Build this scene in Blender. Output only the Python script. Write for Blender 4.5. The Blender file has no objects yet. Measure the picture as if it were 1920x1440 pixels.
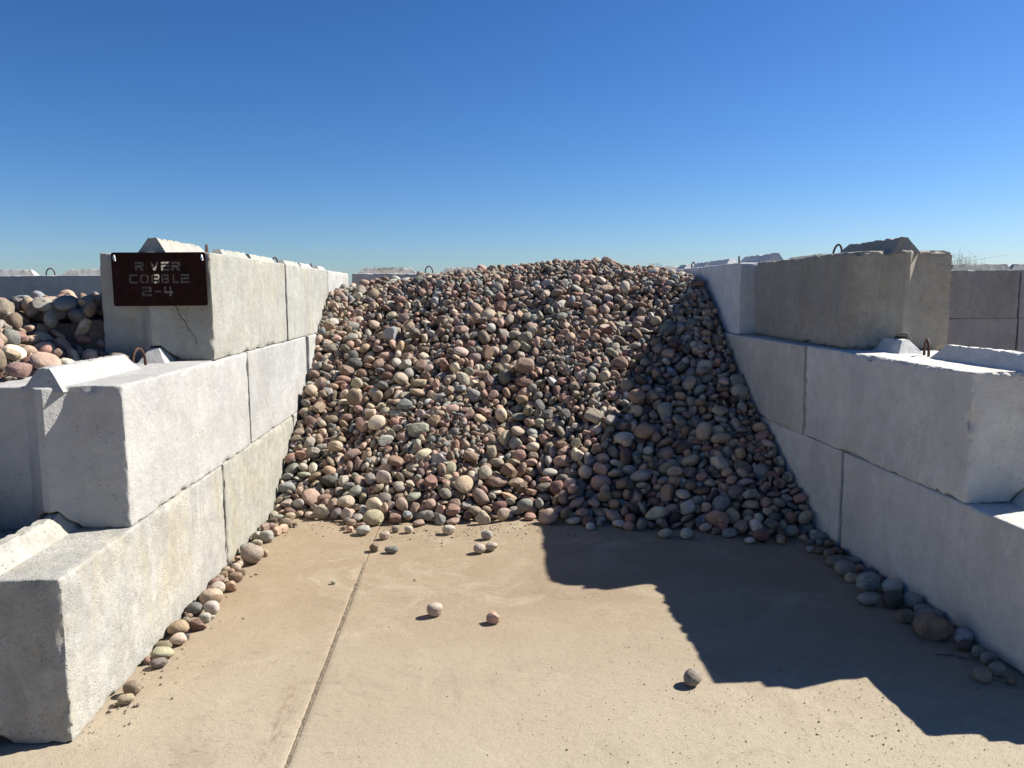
import bpy, math, base64, zlib
import numpy as np
from mathutils import Matrix, Quaternion, Vector
S = bpy.context.scene
COLL = S.collection

# ------------------------------------------------------------------ camera, sky, sun, exposure
cam = bpy.data.cameras.new('camera'); cam_o = bpy.data.objects.new('camera', cam); COLL.objects.link(cam_o)
RT = Vector((0.998582, -0.052759, -0.007151)); UP = Vector((0.013204, 0.115292, 0.993244)); FW = Vector((0.051578, 0.99193, -0.115825))
cam_o.matrix_world = Matrix(((RT.x, UP.x, -FW.x, 0), (RT.y, UP.y, -FW.y, 0), (RT.z, UP.z, -FW.z, 1.5955), (0, 0, 0, 1)))
cam.sensor_width = 36; cam.lens = 1479.5 / 1920 * 36; cam.clip_start = 0.05; cam.clip_end = 3000
S.camera = cam_o
SUN = Vector((1.066, 0.345, 1.0)).normalized()
EL = math.asin(SUN.z)
w = bpy.data.worlds.new('World'); S.world = w; w.use_nodes = True
nt = w.node_tree; nt.nodes.clear()
sk = nt.nodes.new('ShaderNodeTexSky'); sk.sky_type = 'NISHITA'; sk.sun_disc = False
sk.sun_elevation = EL; sk.sun_rotation = math.atan2(SUN.x, SUN.y); sk.air_density = 1.0; sk.dust_density = 0.4; sk.ozone_density = 2.5; sk.altitude = 500
hs = nt.nodes.new('ShaderNodeHueSaturation'); hs.inputs['Saturation'].default_value = 1.12
# clearer, deeper blue air than the stock atmosphere: one power curve per channel over the whole dome
sep = nt.nodes.new('ShaderNodeSeparateColor'); joined_rgb = nt.nodes.new('ShaderNodeCombineColor'); nt.links.new(hs.outputs[0], sep.inputs[0])
for i_, (g_, k_) in enumerate(((1.31, .385), (1.20, .578), (1.19, .80))):
    a_ = nt.nodes.new('ShaderNodeMath'); a_.operation = 'POWER'; a_.inputs[1].default_value = g_; b_ = nt.nodes.new('ShaderNodeMath'); b_.operation = 'MULTIPLY'; b_.inputs[1].default_value = k_
    nt.links.new(sep.outputs[i_], a_.inputs[0]); nt.links.new(a_.outputs[0], b_.inputs[0]); nt.links.new(b_.outputs[0], joined_rgb.inputs[i_])
bg = nt.nodes.new('ShaderNodeBackground'); bg.inputs['Strength'].default_value = 0.0505
ou = nt.nodes.new('ShaderNodeOutputWorld')
nt.links.new(sk.outputs[0], hs.inputs['Color']); nt.links.new(joined_rgb.outputs[0], bg.inputs[0]); nt.links.new(bg.outputs[0], ou.inputs[0])
sl = bpy.data.lights.new('sun', 'SUN'); sl.energy = 5.0; sl.angle = math.radians(0.53); sl.color = (1, 0.955, 0.88)
so = bpy.data.objects.new('sun', sl); COLL.objects.link(so); so.rotation_euler = SUN.to_track_quat('Z', 'Y').to_euler(); so.location = (6, 2, 8)
S.view_settings.view_transform = 'Standard'; S.view_settings.look = 'None'; S.view_settings.exposure = 1.0; S.view_settings.gamma = 1
S.view_settings.use_curve_mapping = False
S.cycles.use_denoising = True; S.cycles.max_bounces = 6; S.cycles.diffuse_bounces = 4

# ------------------------------------------------------------------ helpers
def tag(o, label=None, cat=None, group=None, kind=None):
    if label: o['label'] = label
    if cat: o['category'] = cat
    if group: o['group'] = group
    if kind: o['kind'] = kind
    return o
def link(name, data, parent=None, loc=None):
    o = bpy.data.objects.new(name, data); COLL.objects.link(o)
    if parent: o.parent = parent
    if loc is not None: o.location = loc
    return o
def mesh(name, V, F, mat=None, smooth=False):
    me = bpy.data.meshes.new(name); V = np.asarray(V, float)
    if isinstance(F, np.ndarray):
        k = F.shape[1]; me.vertices.add(len(V)); me.vertices.foreach_set('co', V.ravel())
        me.loops.add(F.size); me.loops.foreach_set('vertex_index', F.ravel().astype(np.int32))
        me.polygons.add(len(F)); me.polygons.foreach_set('loop_start', np.arange(0, F.size, k, dtype=np.int32))
        me.update(calc_edges=True)
    else:
        me.from_pydata(V.tolist(), [], F)
    if smooth: me.polygons.foreach_set('use_smooth', np.ones(len(me.polygons), bool))
    if mat: me.materials.append(mat)
    return me
def sharp(me, a=.45):
    me.set_sharp_from_angle(angle=a); return me
_perm = np.random.RandomState(77).rand(4096)
def vnoise(P, sc, seed=0):
    P = np.asarray(P) * sc + seed * 17.13 + 100; I = np.floor(P).astype(int); f = P - I; f = f * f * (3 - 2 * f); r = 0
    for a in (0, 1):
        for b in (0, 1):
            for c in (0, 1):
                h = _perm[((I[:, 0] + a) * 1619 + (I[:, 1] + b) * 31337 + (I[:, 2] + c) * 6971 + seed * 101) % 4096]
                r = r + h * (f[:, 0] if a else 1 - f[:, 0]) * (f[:, 1] if b else 1 - f[:, 1]) * (f[:, 2] if c else 1 - f[:, 2])
    return r
def fbm(P, sc, seed=0, n=3):
    return sum(vnoise(P, sc * 2 ** i, seed + i) / 2 ** i for i in range(n)) / (2 - 2 ** (1 - n))
def sstep(a, b, x):
    t = np.clip((x - a) / (b - a), 0, 1); return t * t * (3 - 2 * t)

# node material helper
class NM:
    def __init__(s, name):
        s.m = bpy.data.materials.new(name); s.m.use_nodes = True; s.t = s.m.node_tree; s.b = s.t.nodes['Principled BSDF']
        s.b.inputs['Specular IOR Level'].default_value = 0.3
    def n(s, ty, **kw):
        x = s.t.nodes.new(ty)
        for k, v in kw.items():
            if k.startswith('i_'): s.put(x.inputs[k[2:].replace('_', ' ')], v)
            else: setattr(x, k, v)
        return x
    def put(s, sock, v):
        if isinstance(v, bpy.types.NodeSocket): s.t.links.new(v, sock)
        else: sock.default_value = v
    def noise(s, vec, scale, detail=4, rough=.55, dist=0):
        x = s.n('ShaderNodeTexNoise', i_Scale=scale, i_Detail=detail, i_Roughness=rough, i_Distortion=dist); s.put(x.inputs['Vector'], vec); return x.outputs['Fac']
    def ramp(s, f, a, b, c0=(0, 0, 0, 1), c1=(1, 1, 1, 1)):
        x = s.n('ShaderNodeValToRGB'); s.put(x.inputs[0], f); e = x.color_ramp.elements; e[0].position = a; e[1].position = b; e[0].color = c0; e[1].color = c1; return x.outputs[0]
    def mix(s, f, a, b, mode='MIX'):
        x = s.n('ShaderNodeMix', data_type='RGBA', blend_type=mode); s.put(x.inputs[0], f); s.put(x.inputs[6], a); s.put(x.inputs[7], b); return x.outputs[2]
    def math(s, op, a, b=0.5):
        x = s.n('ShaderNodeMath', operation=op); s.put(x.inputs[0], a); s.put(x.inputs[1], b); return x.outputs[0]
    def mapping(s, vec, scale=(1, 1, 1), loc=(0, 0, 0)):
        x = s.n('ShaderNodeMapping'); s.put(x.inputs['Vector'], vec); x.inputs['Scale'].default_value = scale; s.put(x.inputs['Location'], loc); return x.outputs[0]
    def bump(s, h, strength, dist, normal=None):
        x = s.n('ShaderNodeBump', i_Strength=strength, i_Distance=dist); s.put(x.inputs['Height'], h)
        if normal: s.put(x.inputs['Normal'], normal)
        return x.outputs[0]
    def col(s, c): s.put(s.b.inputs['Base Color'], c)
G1 = lambda g: (g, g, g, 1)

# ------------------------------------------------------------------ materials
def concrete_mat():
    """precast concrete; object colour = tint, object alpha = how stained/pitted the casting is"""
    m = NM('precast_concrete'); oi = m.n('ShaderNodeObjectInfo'); tc = m.n('ShaderNodeTexCoord')
    off = m.n('ShaderNodeVectorMath', operation='SCALE'); off.inputs[0].default_value = (31, 17, 23); m.put(off.inputs['Scale'], oi.outputs['Random'])
    v = m.mapping(tc.outputs['Object'], loc=off.outputs[0])
    st = oi.outputs['Alpha']
    base = oi.outputs['Color']
    cloud = m.noise(v, 2.2, 5, .6, .3)
    c = m.mix(m.ramp(cloud, .3, .7), m.mix(1, base, (.80, .80, .79, 1), 'MULTIPLY'), m.mix(1, base, (1.12, 1.11, 1.09, 1), 'MULTIPLY'))
    streak = m.noise(m.mapping(v, (9, 9, .8)), 1.3, 5, .6, .5)          # vertical run marks
    c = m.mix(m.math('MULTIPLY', m.ramp(streak, .50, .78), m.math('MULTIPLY', st, .62)), c, m.mix(1, base, (.58, .56, .50, 1), 'MULTIPLY'))
    och = m.noise(m.mapping(v, (1.6, 1.6, 1)), 1.9, 6, .65, .8)
    c = m.mix(m.math('MULTIPLY', m.ramp(och, .45, .72), m.math('MULTIPLY', st, .9)), c, m.mix(1, base, (.98, .88, .66, 1), 'MULTIPLY'))
    mott = m.noise(v, 13, 12, .78, .2)
    c = m.mix(m.math('MULTIPLY', m.ramp(mott, .44, .64), m.math('ADD', m.math('MULTIPLY', st, .45), .16)), c, m.mix(1, base, (.60, .59, .56, 1), 'MULTIPLY'))
    smear = m.ramp(m.noise(m.mapping(v, (1, 1.1, .55)), 5.5, 9, .72, 1.6), .50, .60)
    c = m.mix(m.math('MULTIPLY', smear, m.math('MULTIPLY', st, .38)), c, m.mix(1, base, (.66, .655, .63, 1), 'MULTIPLY'))
    light = m.ramp(m.noise(m.mapping(v, (1.4, 1, .7), (5, 5, 5)), 3.4, 9, .75, 1.2), .52, .64)
    c = m.mix(m.math('MULTIPLY', light, .35), c, m.mix(1, base, (1.22, 1.22, 1.20, 1), 'MULTIPLY'))
    tiny = m.noise(v, 95, 6, .8)
    c = m.mix(m.math('MULTIPLY', m.ramp(tiny, .52, .66), m.math('ADD', m.math('MULTIPLY', st, .45), .10)), c, m.mix(1, base, (.52, .51, .48, 1), 'MULTIPLY'))
    # small dark blotches and bug holes
    vo = m.n('ShaderNodeTexVoronoi', i_Scale=42.0, i_Randomness=1.0); m.put(vo.inputs['Vector'], v)
    gate = m.ramp(m.noise(v, 5, 3), .50, .66)
    pit = m.math('MULTIPLY', m.ramp(vo.outputs['Distance'], .10, .17, G1(1), G1(0)), gate)
    c = m.mix(m.math('MULTIPLY', pit, .45), c, m.mix(1, base, (.5, .5, .5, 1), 'MULTIPLY'))
    blot = m.ramp(m.noise(m.mapping(v, (1, 1, .7)), 11, 12, .85, .5), .60, .70)
    c = m.mix(m.math('MULTIPLY', blot, m.math('MULTIPLY', st, .6)), c, m.mix(1, base, (.42, .41, .38, 1), 'MULTIPLY'))
    m.col(c); m.b.inputs['Roughness'].default_value = .9
    fine = m.noise(v, 130, 5, .75); mid = m.noise(v, 9, 9, .7)
    vo2 = m.n('ShaderNodeTexVoronoi', i_Scale=70.0); m.put(vo2.inputs['Vector'], v)
    pits2 = m.math('MULTIPLY', m.ramp(vo2.outputs['Distance'], .12, .32, G1(1), G1(0)), m.math('MULTIPLY', m.ramp(m.noise(v, 7, 3), .42, .62), st))
    h = m.math('SUBTRACT', m.math('ADD', m.math('MULTIPLY', fine, .28), m.math('MULTIPLY', mid, 1.5)), m.math('ADD', m.math('MULTIPLY', pit, .7), m.math('MULTIPLY', pits2, .32)))
    m.put(m.b.inputs['Normal'], m.bump(h, .9, .012))
    return m.m
CONC = concrete_mat()

def stone_mat(name, attr):
    """river cobble; the stone's own colour comes with the stone (alpha = how speckled)"""
    m = NM(name)
    if attr:
        a = m.n('ShaderNodeAttribute', attribute_name='tone'); base, sp = a.outputs['Color'], a.outputs['Alpha']; v = m.n('ShaderNodeNewGeometry').outputs['Position']
    else:
        oi = m.n('ShaderNodeObjectInfo'); base, sp = oi.outputs['Color'], oi.outputs['Alpha']
        off = m.n('ShaderNodeVectorMath', operation='SCALE'); off.inputs[0].default_value = (9, 17, 5); m.put(off.inputs['Scale'], oi.outputs['Random'])
        v = m.mapping(m.n('ShaderNodeTexCoord').outputs['Object'], (.1, .1, .1), off.outputs[0])
    c = m.mix(m.ramp(m.noise(v, 18, 4, .6, .6), .35, .65), m.mix(1, base, (.78, .77, .76, 1), 'MULTIPLY'), m.mix(1, base, (1.15, 1.13, 1.08, 1), 'MULTIPLY'))
    g1 = m.ramp(m.noise(v, 210, 3, .7), .50, .60)
    c = m.mix(m.math('MULTIPLY', g1, m.math('MULTIPLY', sp, .75)), c, m.mix(1, base, (.32, .32, .35, 1), 'MULTIPLY'))
    g2 = m.ramp(m.noise(m.mapping(v, loc=(3, 3, 3)), 260, 2, .6), .58, .66)
    c = m.mix(m.math('MULTIPLY', g2, m.math('MULTIPLY', sp, .5)), c, (.6, .57, .52, 1))
    veins = m.ramp(m.noise(m.mapping(v, (1, 1, 3.5)), 22, 6, .7, 1.5), .60, .68)
    c = m.mix(m.math('MULTIPLY', veins, .30), c, m.mix(1, base, (.5, .46, .42, 1), 'MULTIPLY'))
    dust = m.ramp(m.noise(v, 60, 4, .65), .5, .75)
    c = m.mix(m.math('MULTIPLY', dust, .22), c, (.42, .36, .28, 1))
    m.col(c); m.b.inputs['Roughness'].default_value = .78; m.b.inputs['Specular IOR Level'].default_value = .25
    h = m.math('ADD', m.math('MULTIPLY', m.noise(v, 240, 3, .6), .35), m.noise(v, 55, 4, .6))
    m.put(m.b.inputs['Normal'], m.bump(h, .75, .008))
    return m.m
STONE_A = stone_mat('river_stone_mass', True); STONE_O = stone_mat('river_stone', False)

def slab_mat():
    m = NM('dusty_slab'); v = m.n('ShaderNodeNewGeometry').outputs['Position']
    big = m.noise(v, .7, 5, .6, .4)
    xyz = m.n('ShaderNodeSeparateXYZ'); m.put(xyz.inputs[0], v)
    # drifted sand thickens away from the mouth of the bay
    drift = m.n('ShaderNodeMapRange', i_From_Min=2.3, i_From_Max=4.6); m.put(drift.inputs[0], xyz.outputs['Y'])
    sand = m.math('ADD', m.math('MULTIPLY', drift.outputs[0], .55), m.math('MULTIPLY', big, .55))
    c = m.mix(m.ramp(sand, .28, .72), (0.361, 0.307, 0.224, 1), (0.266, 0.201, 0.129, 1))
    c = m.mix(m.math('MULTIPLY', m.ramp(m.noise(v, 3.2, 6, .65, .5), .45, .7), .40), c, (0.357, 0.295, 0.207, 1))
    c = m.mix(m.math('MULTIPLY', m.ramp(m.noise(v, 6.5, 6, .7, .8), .55, .75), .32), c, (0.207, 0.154, 0.108, 1))
    # browner dust banked up against the foot of both walls
    wx = m.math('ABSOLUTE', m.math('ADD', xyz.outputs['X'], -.405)); band = m.ramp(m.math('ADD', wx, m.math('MULTIPLY', m.noise(v, 2.5, 4), .5)), 1.45, 2.05)
    c = m.mix(m.math('MULTIPLY', band, .75), c, (0.237, 0.166, 0.100, 1))
    pale = m.ramp(m.noise(m.mapping(v, loc=(2, 8, 0)), 1.7, 8, .7, 1.0), .54, .66)
    c = m.mix(m.math('MULTIPLY', pale, .5), c, (0.415, 0.356, 0.261, 1))
    stain = m.ramp(m.noise(m.mapping(v, loc=(9, 3, 0)), 2.6, 7, .68, .8), .56, .70)
    c = m.mix(m.math('MULTIPLY', stain, .45), c, (0.224, 0.170, 0.120, 1))
    # brown run beside the joint near the mouth of the bay
    dx = m.math('ABSOLUTE', m.math('ADD', xyz.outputs['X'], .735)); dy = m.math('ABSOLUTE', m.math('ADD', xyz.outputs['Y'], -2.85))
    run = m.math('MULTIPLY', m.ramp(dx, .0, .05, G1(1), G1(0)), m.math('MULTIPLY', m.ramp(dy, .15, .42, G1(1), G1(0)), m.ramp(m.noise(m.mapping(v, (3, 1, 1)), 14, 6, .75), .46, .58)))
    c = m.mix(m.math('MULTIPLY', run, .6), c, (0.158, 0.093, 0.058, 1))
    # wash streaks, slightly across the slope
    ws = m.noise(m.mapping(v, (5, 17, 1)), 2.4, 8, .8, 1.2); wg = m.ramp(m.noise(m.mapping(v, loc=(4, 1, 0)), 1.1, 3, .5), .46, .62)
    c = m.mix(m.math('MULTIPLY', m.math('MULTIPLY', m.ramp(ws, .56, .66), wg), .6), c, (0.108, 0.081, 0.062, 1))
    fl = m.ramp(m.noise(m.mapping(v, (22, 75, 1)), 1.0, 4, .7, .6), .63, .68); fg = m.ramp(m.noise(m.mapping(v, loc=(1, 6, 0)), 1.6, 4, .6), .42, .58)
    c = m.mix(m.math('MULTIPLY', m.math('MULTIPLY', fl, fg), .6), c, (0.108, 0.081, 0.062, 1))
    gr = m.ramp(m.noise(v, 120, 5, .8), .53, .66)
    c = m.mix(m.math('MULTIPLY', gr, .50), c, (0.141, 0.109, 0.083, 1))
    gl = m.ramp(m.noise(m.mapping(v, loc=(7, 2, 5)), 190, 2, .6), .60, .68)
    c = m.mix(m.math('MULTIPLY', gl, .35), c, (0.415, 0.356, 0.282, 1))
    dirt = m.ramp(m.noise(m.mapping(v, (1, 2.2, 1)), 30, 9, .85, .3), .60, .70)
    c = m.mix(m.math('MULTIPLY', dirt, .55), c, (0.183, 0.137, 0.100, 1))
    m.col(c); m.b.inputs['Roughness'].default_value = .93
    h = m.math('ADD', m.math('MULTIPLY', m.noise(v, 170, 4, .7), .8), m.math('ADD', m.noise(v, 34, 5, .65), m.math('MULTIPLY', m.noise(v, 9, 7, .65, .6), 1.3)))
    m.put(m.b.inputs['Normal'], m.bump(h, .5, .008))
    return m.m
SLAB = slab_mat()
def plain(name, c, rough=.85, metal=0, nsc=30, var=.3, bstr=.3, bd=.002):
    m = NM(name); v = m.n('ShaderNodeTexCoord').outputs['Object']
    f = m.ramp(m.noise(v, nsc, 5, .6), .35, .65)
    m.col(m.mix(f, tuple(x * (1 - var) for x in c) + (1,), tuple(min(1, x * (1 + var)) for x in c) + (1,)))
    m.b.inputs['Roughness'].default_value = rough; m.b.inputs['Metallic'].default_value = metal
    m.put(m.b.inputs['Normal'], m.bump(m.noise(v, nsc * 3, 3), bstr, bd)); return m.m
EARTH = plain('bare_earth', (.20, .165, .115), .95, 0, .8, .2)
JOINTM = plain('joint_sand', (0.232, 0.185, 0.129), .9, 0, 30, .35)
GRIT = plain('grit', (0.249, 0.211, 0.150), .9, 0, 14, .45)
CHIP = plain('stone_chip', (0.258, 0.206, 0.159), .85, 0, 9, .5)
REBAR = plain('rusty_rebar', (.075, .040, .028), .75, .2, 60, .4)
RUST = plain('rusted_plate', (.019, .0062, .0050), .85, 0, 18, .35, .25, .001); RUST.node_tree.nodes['Principled BSDF'].inputs['Specular IOR Level'].default_value = .12
ZINC = plain('galvanised_bolt', (.42, .43, .42), .45, .7, 90, .2)
CRACK = plain('crack_shadow', (.05, .045, .04), .95, 0, 40, .3)
STRAW = plain('dry_stalks', (.34, .20, .12), .9, 0, 25, .45)
STRAWP = plain('bleached_weed', (.50, .45, .36), .9, 0, 25, .3)
TWIG = plain('twig_bark', (.10, .075, .05), .9, 0, 40, .3)

# ------------------------------------------------------------------ ground
GP = np.array([(-900, -500, -.16), (900, -500, -.16), (900, 1400, -.16), (-900, 1400, -.16)])
ground = tag(link('ground', mesh('ground', GP, [(0, 1, 2, 3)], EARTH)), kind='structure')
JX = -.645
slab_root = tag(link('pavement', None), kind='structure')
def slab(x0, x1, y0, y1, seed, fine=True):
    """one poured concrete panel with slightly ragged arrises"""
    nx = int((x1 - x0) / (.03 if fine else .2)); ny = int((y1 - y0) / (.03 if fine else .2))
    xs = np.unique(np.r_[np.linspace(x0, x1, nx + 1), x0 + .004, x0 + .010, x1 - .004, x1 - .010]); ys = np.linspace(y0, y1, ny + 1)
    X, Y = np.meshgrid(xs, ys); P = np.stack([X, Y, 0 * X], -1).reshape(-1, 3)
    e = np.minimum(P[:, 0] - x0, x1 - P[:, 0])
    open_ = 1 - .93 * sstep(4.0, 4.6, P[:, 1]) * (abs(x0 - JX) < .01 or abs(x1 - JX) < .01)          # sand hides the joint further in
    P[:, 2] = (fbm(P * (1, 1, 0), .9, 3) - .5) * .006 - .006 * open_ * np.clip(1 - e / .010, 0, 1) ** 2
    edge = e < 1e-6
    P[edge, 0] += (vnoise(P[edge], 26, seed) - .5) * .005 * open_[edge] + np.where(P[edge, 0] > JX, -.0024, .0024) * (1 - open_[edge]) * (np.abs(P[edge, 0] - JX) < .01)
    n = len(xs); idx = np.arange(len(P)).reshape(len(ys), n)
    F = np.stack([idx[:-1, :-1], idx[:-1, 1:], idx[1:, 1:], idx[1:, :-1]], -1).reshape(-1, 4)
    # skirt
    b0 = len(P); loop = np.r_[idx[0, :], idx[1:, -1], idx[-1, -2::-1], idx[-2:0:-1, 0]]
    P2 = P[loop].copy(); P2[:, 2] = -.15; P = np.r_[P, P2]; k = len(loop); i = np.arange(k); j = (i + 1) % k
    F = np.r_[F, np.stack([loop[j], loop[i], b0 + i, b0 + j], -1)]
    link('slab', mesh('slab', P, F, SLAB, True), slab_root)
slab(JX + .0028, 3.2, 1.2, 6.2, 1); slab(-2.6, JX - .0028, 1.2, 6.2, 2)
slab(JX + .004, 3.2, 6.206, 12, 3, False); slab(-2.6, JX - .004, 6.206, 12, 4, False)
slab(JX + .004, 3.2, -5, 1.194, 5, False); slab(-2.6, JX - .004, -5, 1.194, 6, False)
slab(3.206, 9, -5, 12, 7, False); slab(-9, -2.606, -5, 12, 8, False)

# ------------------------------------------------------------------ concrete blocks
def grid_box(xs, ys, zs):
    """surface quads of a box whose faces are cut at the given stations"""
    V = []; F = []; cache = {}
    nx, ny, nz = len(xs), len(ys), len(zs)
    def idx(i, j, k):
        key = (i * ny + j) * nz + k
        r = cache.get(key)
        if r is None: r = cache[key] = len(V); V.append((xs[i], ys[j], zs[k]))
        return r
    for k, fl in ((0, 1), (nz - 1, 0)):
        for i in range(nx - 1):
            for j in range(ny - 1):
                q = (idx(i, j, k), idx(i + 1, j, k), idx(i + 1, j + 1, k), idx(i, j + 1, k)); F.append(q[::-1] if fl else q)
    for i, fl in ((0, 1), (nx - 1, 0)):
        for j in range(ny - 1):
            for k in range(nz - 1):
                q = (idx(i, j, k), idx(i, j + 1, k), idx(i, j + 1, k + 1), idx(i, j, k + 1)); F.append(q[::-1] if fl else q)
    for j, fl in ((0, 0), (ny - 1, 1)):
        for i in range(nx - 1):
            for k in range(nz - 1):
                q = (idx(i, j, k), idx(i + 1, j, k), idx(i + 1, j, k + 1), idx(i, j, k + 1)); F.append(q[::-1] if fl else q)
    return np.array(V), np.array(F)
def stations(h, step, extra=(), sym=True, lo=None):
    a = -h if lo is None else lo
    s = list(np.linspace(a, h, max(2, int(round((h - a) / step)) + 1)))
    for e in (.004, .010, .018, .030): s += [a + e, h - e]
    s += list(extra); s = sorted(s); o = [s[0]]
    for x in s[1:]:
        if x - o[-1] > .0025: o.append(x)
    o[-1] = h
    return o
def groove(x, half, flat, depth):
    return depth * np.clip((half - np.abs(x)) / (half - flat), 0, 1)
def block_body(L, seed, step, rnd=.010, chip=.010, wob=.003, W=.61, H=.61, ring=1.0, rv=0):
    hx, hy = W / 2, L / 2
    xs = stations(hx, step, (-.1, .1, -.092, .092, -.028, .028, -.014, .014, 0)); ys = stations(hy, step); zs = stations(H, step, lo=0)
    V, F = grid_box(xs, ys, zs)
    c = np.array([0, 0, H / 2]); h = np.array([hx, hy, H / 2]); P = V - c
    inner = np.clip(P, -(h - rnd), h - rnd); d = P - inner; ln = np.linalg.norm(d, axis=1); nrm = d / np.maximum(ln, 1e-9)[:, None]
    flat = (np.abs(d) > 1e-9).sum(1) <= 1
    P2 = np.where(flat[:, None], P, inner + nrm * rnd)
    dist = np.sort(h - np.abs(P), axis=1); e = dist[:, 1]
    if rv:
        mid = np.abs(P[:, 2]) < h[2] - rnd; P2[mid] = P[mid]; e = np.maximum(np.minimum(h[0] - np.abs(P[:, 0]), h[1] - np.abs(P[:, 1])), h[2] - np.abs(P[:, 2]))                       # nearness to an arris
    n1 = fbm(V + seed * 3.7, 11, seed, 3); n2 = fbm(V + seed * 1.3, 34, seed + 5, 2)
    ch = (1 - sstep(.0, .035, e)) * (np.clip(n1 - .55, 0, 1) * 6.0 + np.clip(n2 - .50, 0, 1) * 2.2) * chip
    P2 -= (P2 - inner * .9) / np.maximum(np.linalg.norm(P2 - inner * .9, axis=1), 1e-6)[:, None] * ch[:, None]
    P2 += nrm * ((fbm(V + seed * 5.1, 3.0, seed + 9, 2) - .5) * 2 * wob)[:, None]
    if rv:                                                                      # softly rounded upright arrises
        q = P2[:, :2]; ix = np.clip(q, -(h[:2] - rv), h[:2] - rv); dq = q - ix; both = (np.abs(dq) > 1e-7).all(1) & (q[:, 0] < 0); mx = np.abs(dq).max(1); nn = np.linalg.norm(dq, axis=1)
        P2[:, :2] = np.where(both[:, None], ix + dq / np.maximum(nn, 1e-9)[:, None] * mx[:, None], q)
    x, y, z = P2.T; z = z + H / 2
    gb = groove(x, .10, .028, .088); z = gb + z * (H - gb) / H
    ge = groove(x, .092, .014, .066) * ring; y = np.where(y < 0, y * (hy + ge) / hy, y * (hy - ge - .004 * (ge > 0)) / hy)   # key at the front end, socket at the rear
    return np.stack([x, y, z], 1), F
def ridge_body(L, seed, step, W=.175, H=.078, rough=.003, front=.085):
    V, F = grid_box(list(np.linspace(-1, 1, max(3, int(W / step) + 1))), list(np.linspace(-1, 1, max(4, int(L / step)))), list(np.linspace(0, 1, 5)))
    t = V[:, 2]; top = .24
    x = V[:, 0] * W / 2 * (1 - t * (1 - top)); y = V[:, 1] * (L / 2 - t * np.where(V[:, 1] < 0, front, .085))
    z = t * (H + .02) - .02
    P = np.stack([x, y, z], 1)
    k = (fbm(P + seed * 2.9, 18, seed, 3) - .5) * 2
    P += np.stack([np.sign(x) * k, np.sign(y) * k * .6, k * t], 1) * rough * 1.6
    e = (1 - sstep(0, .25, 1 - t)) * np.clip(fbm(P + seed, 30, seed + 3, 2) - .5, 0, 1)
    P[:, 2] -= e * .03
    return P, F
_loop = None
def loop_mesh():
    """bent reinforcing-bar lifting eye"""
    global _loop
    if _loop: return _loop
    n, m = 14, 8; V = []; F = []; r = .0075
    path = [(-.048, -.02)] + [(-.048 * math.cos(math.pi * i / (n - 1)), .012 + .080 * math.sin(math.pi * i / (n - 1))) for i in range(n)] + [(.048, -.02)]
    for i, (a, b) in enumerate(path):
        a0, b0 = path[max(i - 1, 0)]; a1, b1 = path[min(i + 1, len(path) - 1)]; t = Vector((a1 - a0, b1 - b0)).normalized(); nn = (-t.y, t.x)
        for j in range(m):
            q = 2 * math.pi * j / m; V.append((r * math.sin(q), a + nn[0] * r * math.cos(q), b + nn[1] * r * math.cos(q)))
    for i in range(len(path) - 1):
        for j in range(m): F.append((i * m + j, i * m + (j + 1) % m, (i + 1) * m + (j + 1) % m, (i + 1) * m + j))
    _loop = mesh('lifting_loop', V, F, REBAR, True); return _loop
BL = 1.83
def block(x, y, z, label, L=BL, rot=0, step=.03, seed=0, tint=(.5, .5, .49), stain=.4, rnd=.010, chip=.010, wob=.003, ridges=(1, 1), loop=True, group='precast interlocking blocks stacked as bay walls', loop_tilt=0, rz=.078, rear_rz=None, tilt=0, m0=.012, rv=0):
    """centre of the base at x, y, z; long axis along local y"""
    r = link('concrete_block', None, loc=(x, y, z)); r.rotation_euler = (tilt, 0, rot)
    tag(r, label, 'concrete block', group)
    col = tuple(tint) + (stain,)
    V, F = block_body(L, seed, step, rnd, chip, wob, rv=rv)
    b = link('body', sharp(mesh('body', V, F, CONC, True)), r); b.color = col
    rl = L / 2 - .135 - m0
    for s, on in zip((-1, 1), ridges):
        if not on: continue
        ex = .055 if s < 0 else 0
        V, F = ridge_body(rl + ex, seed + 40 + s, min(step * .8, .03), H=(rear_rz if (rear_rz and s > 0) else rz), front=.03 if s < 0 else .085)
        o = link('ridge', sharp(mesh('ridge', V, F, CONC, True)), r, (0, s * (.135 + (rl + ex) / 2), .61)); o.color = col
    if loop:
        o = link('lifting_loop', loop_mesh(), r, (0, 0, .61)); o.rotation_euler = (loop_tilt, 0, .25 if seed % 2 else -.3)
    return r
XLW = -1.452 - .305; XRW = 2.262 + .305
WHT = (0.412, 0.408, 0.393); WRM = (0.380, 0.377, 0.354); LGR = (0.354, 0.358, 0.354); GRN = (.50, .50, .455); BLU = (.62, .61, .575); DRK = (.335, .318, .28)
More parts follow.
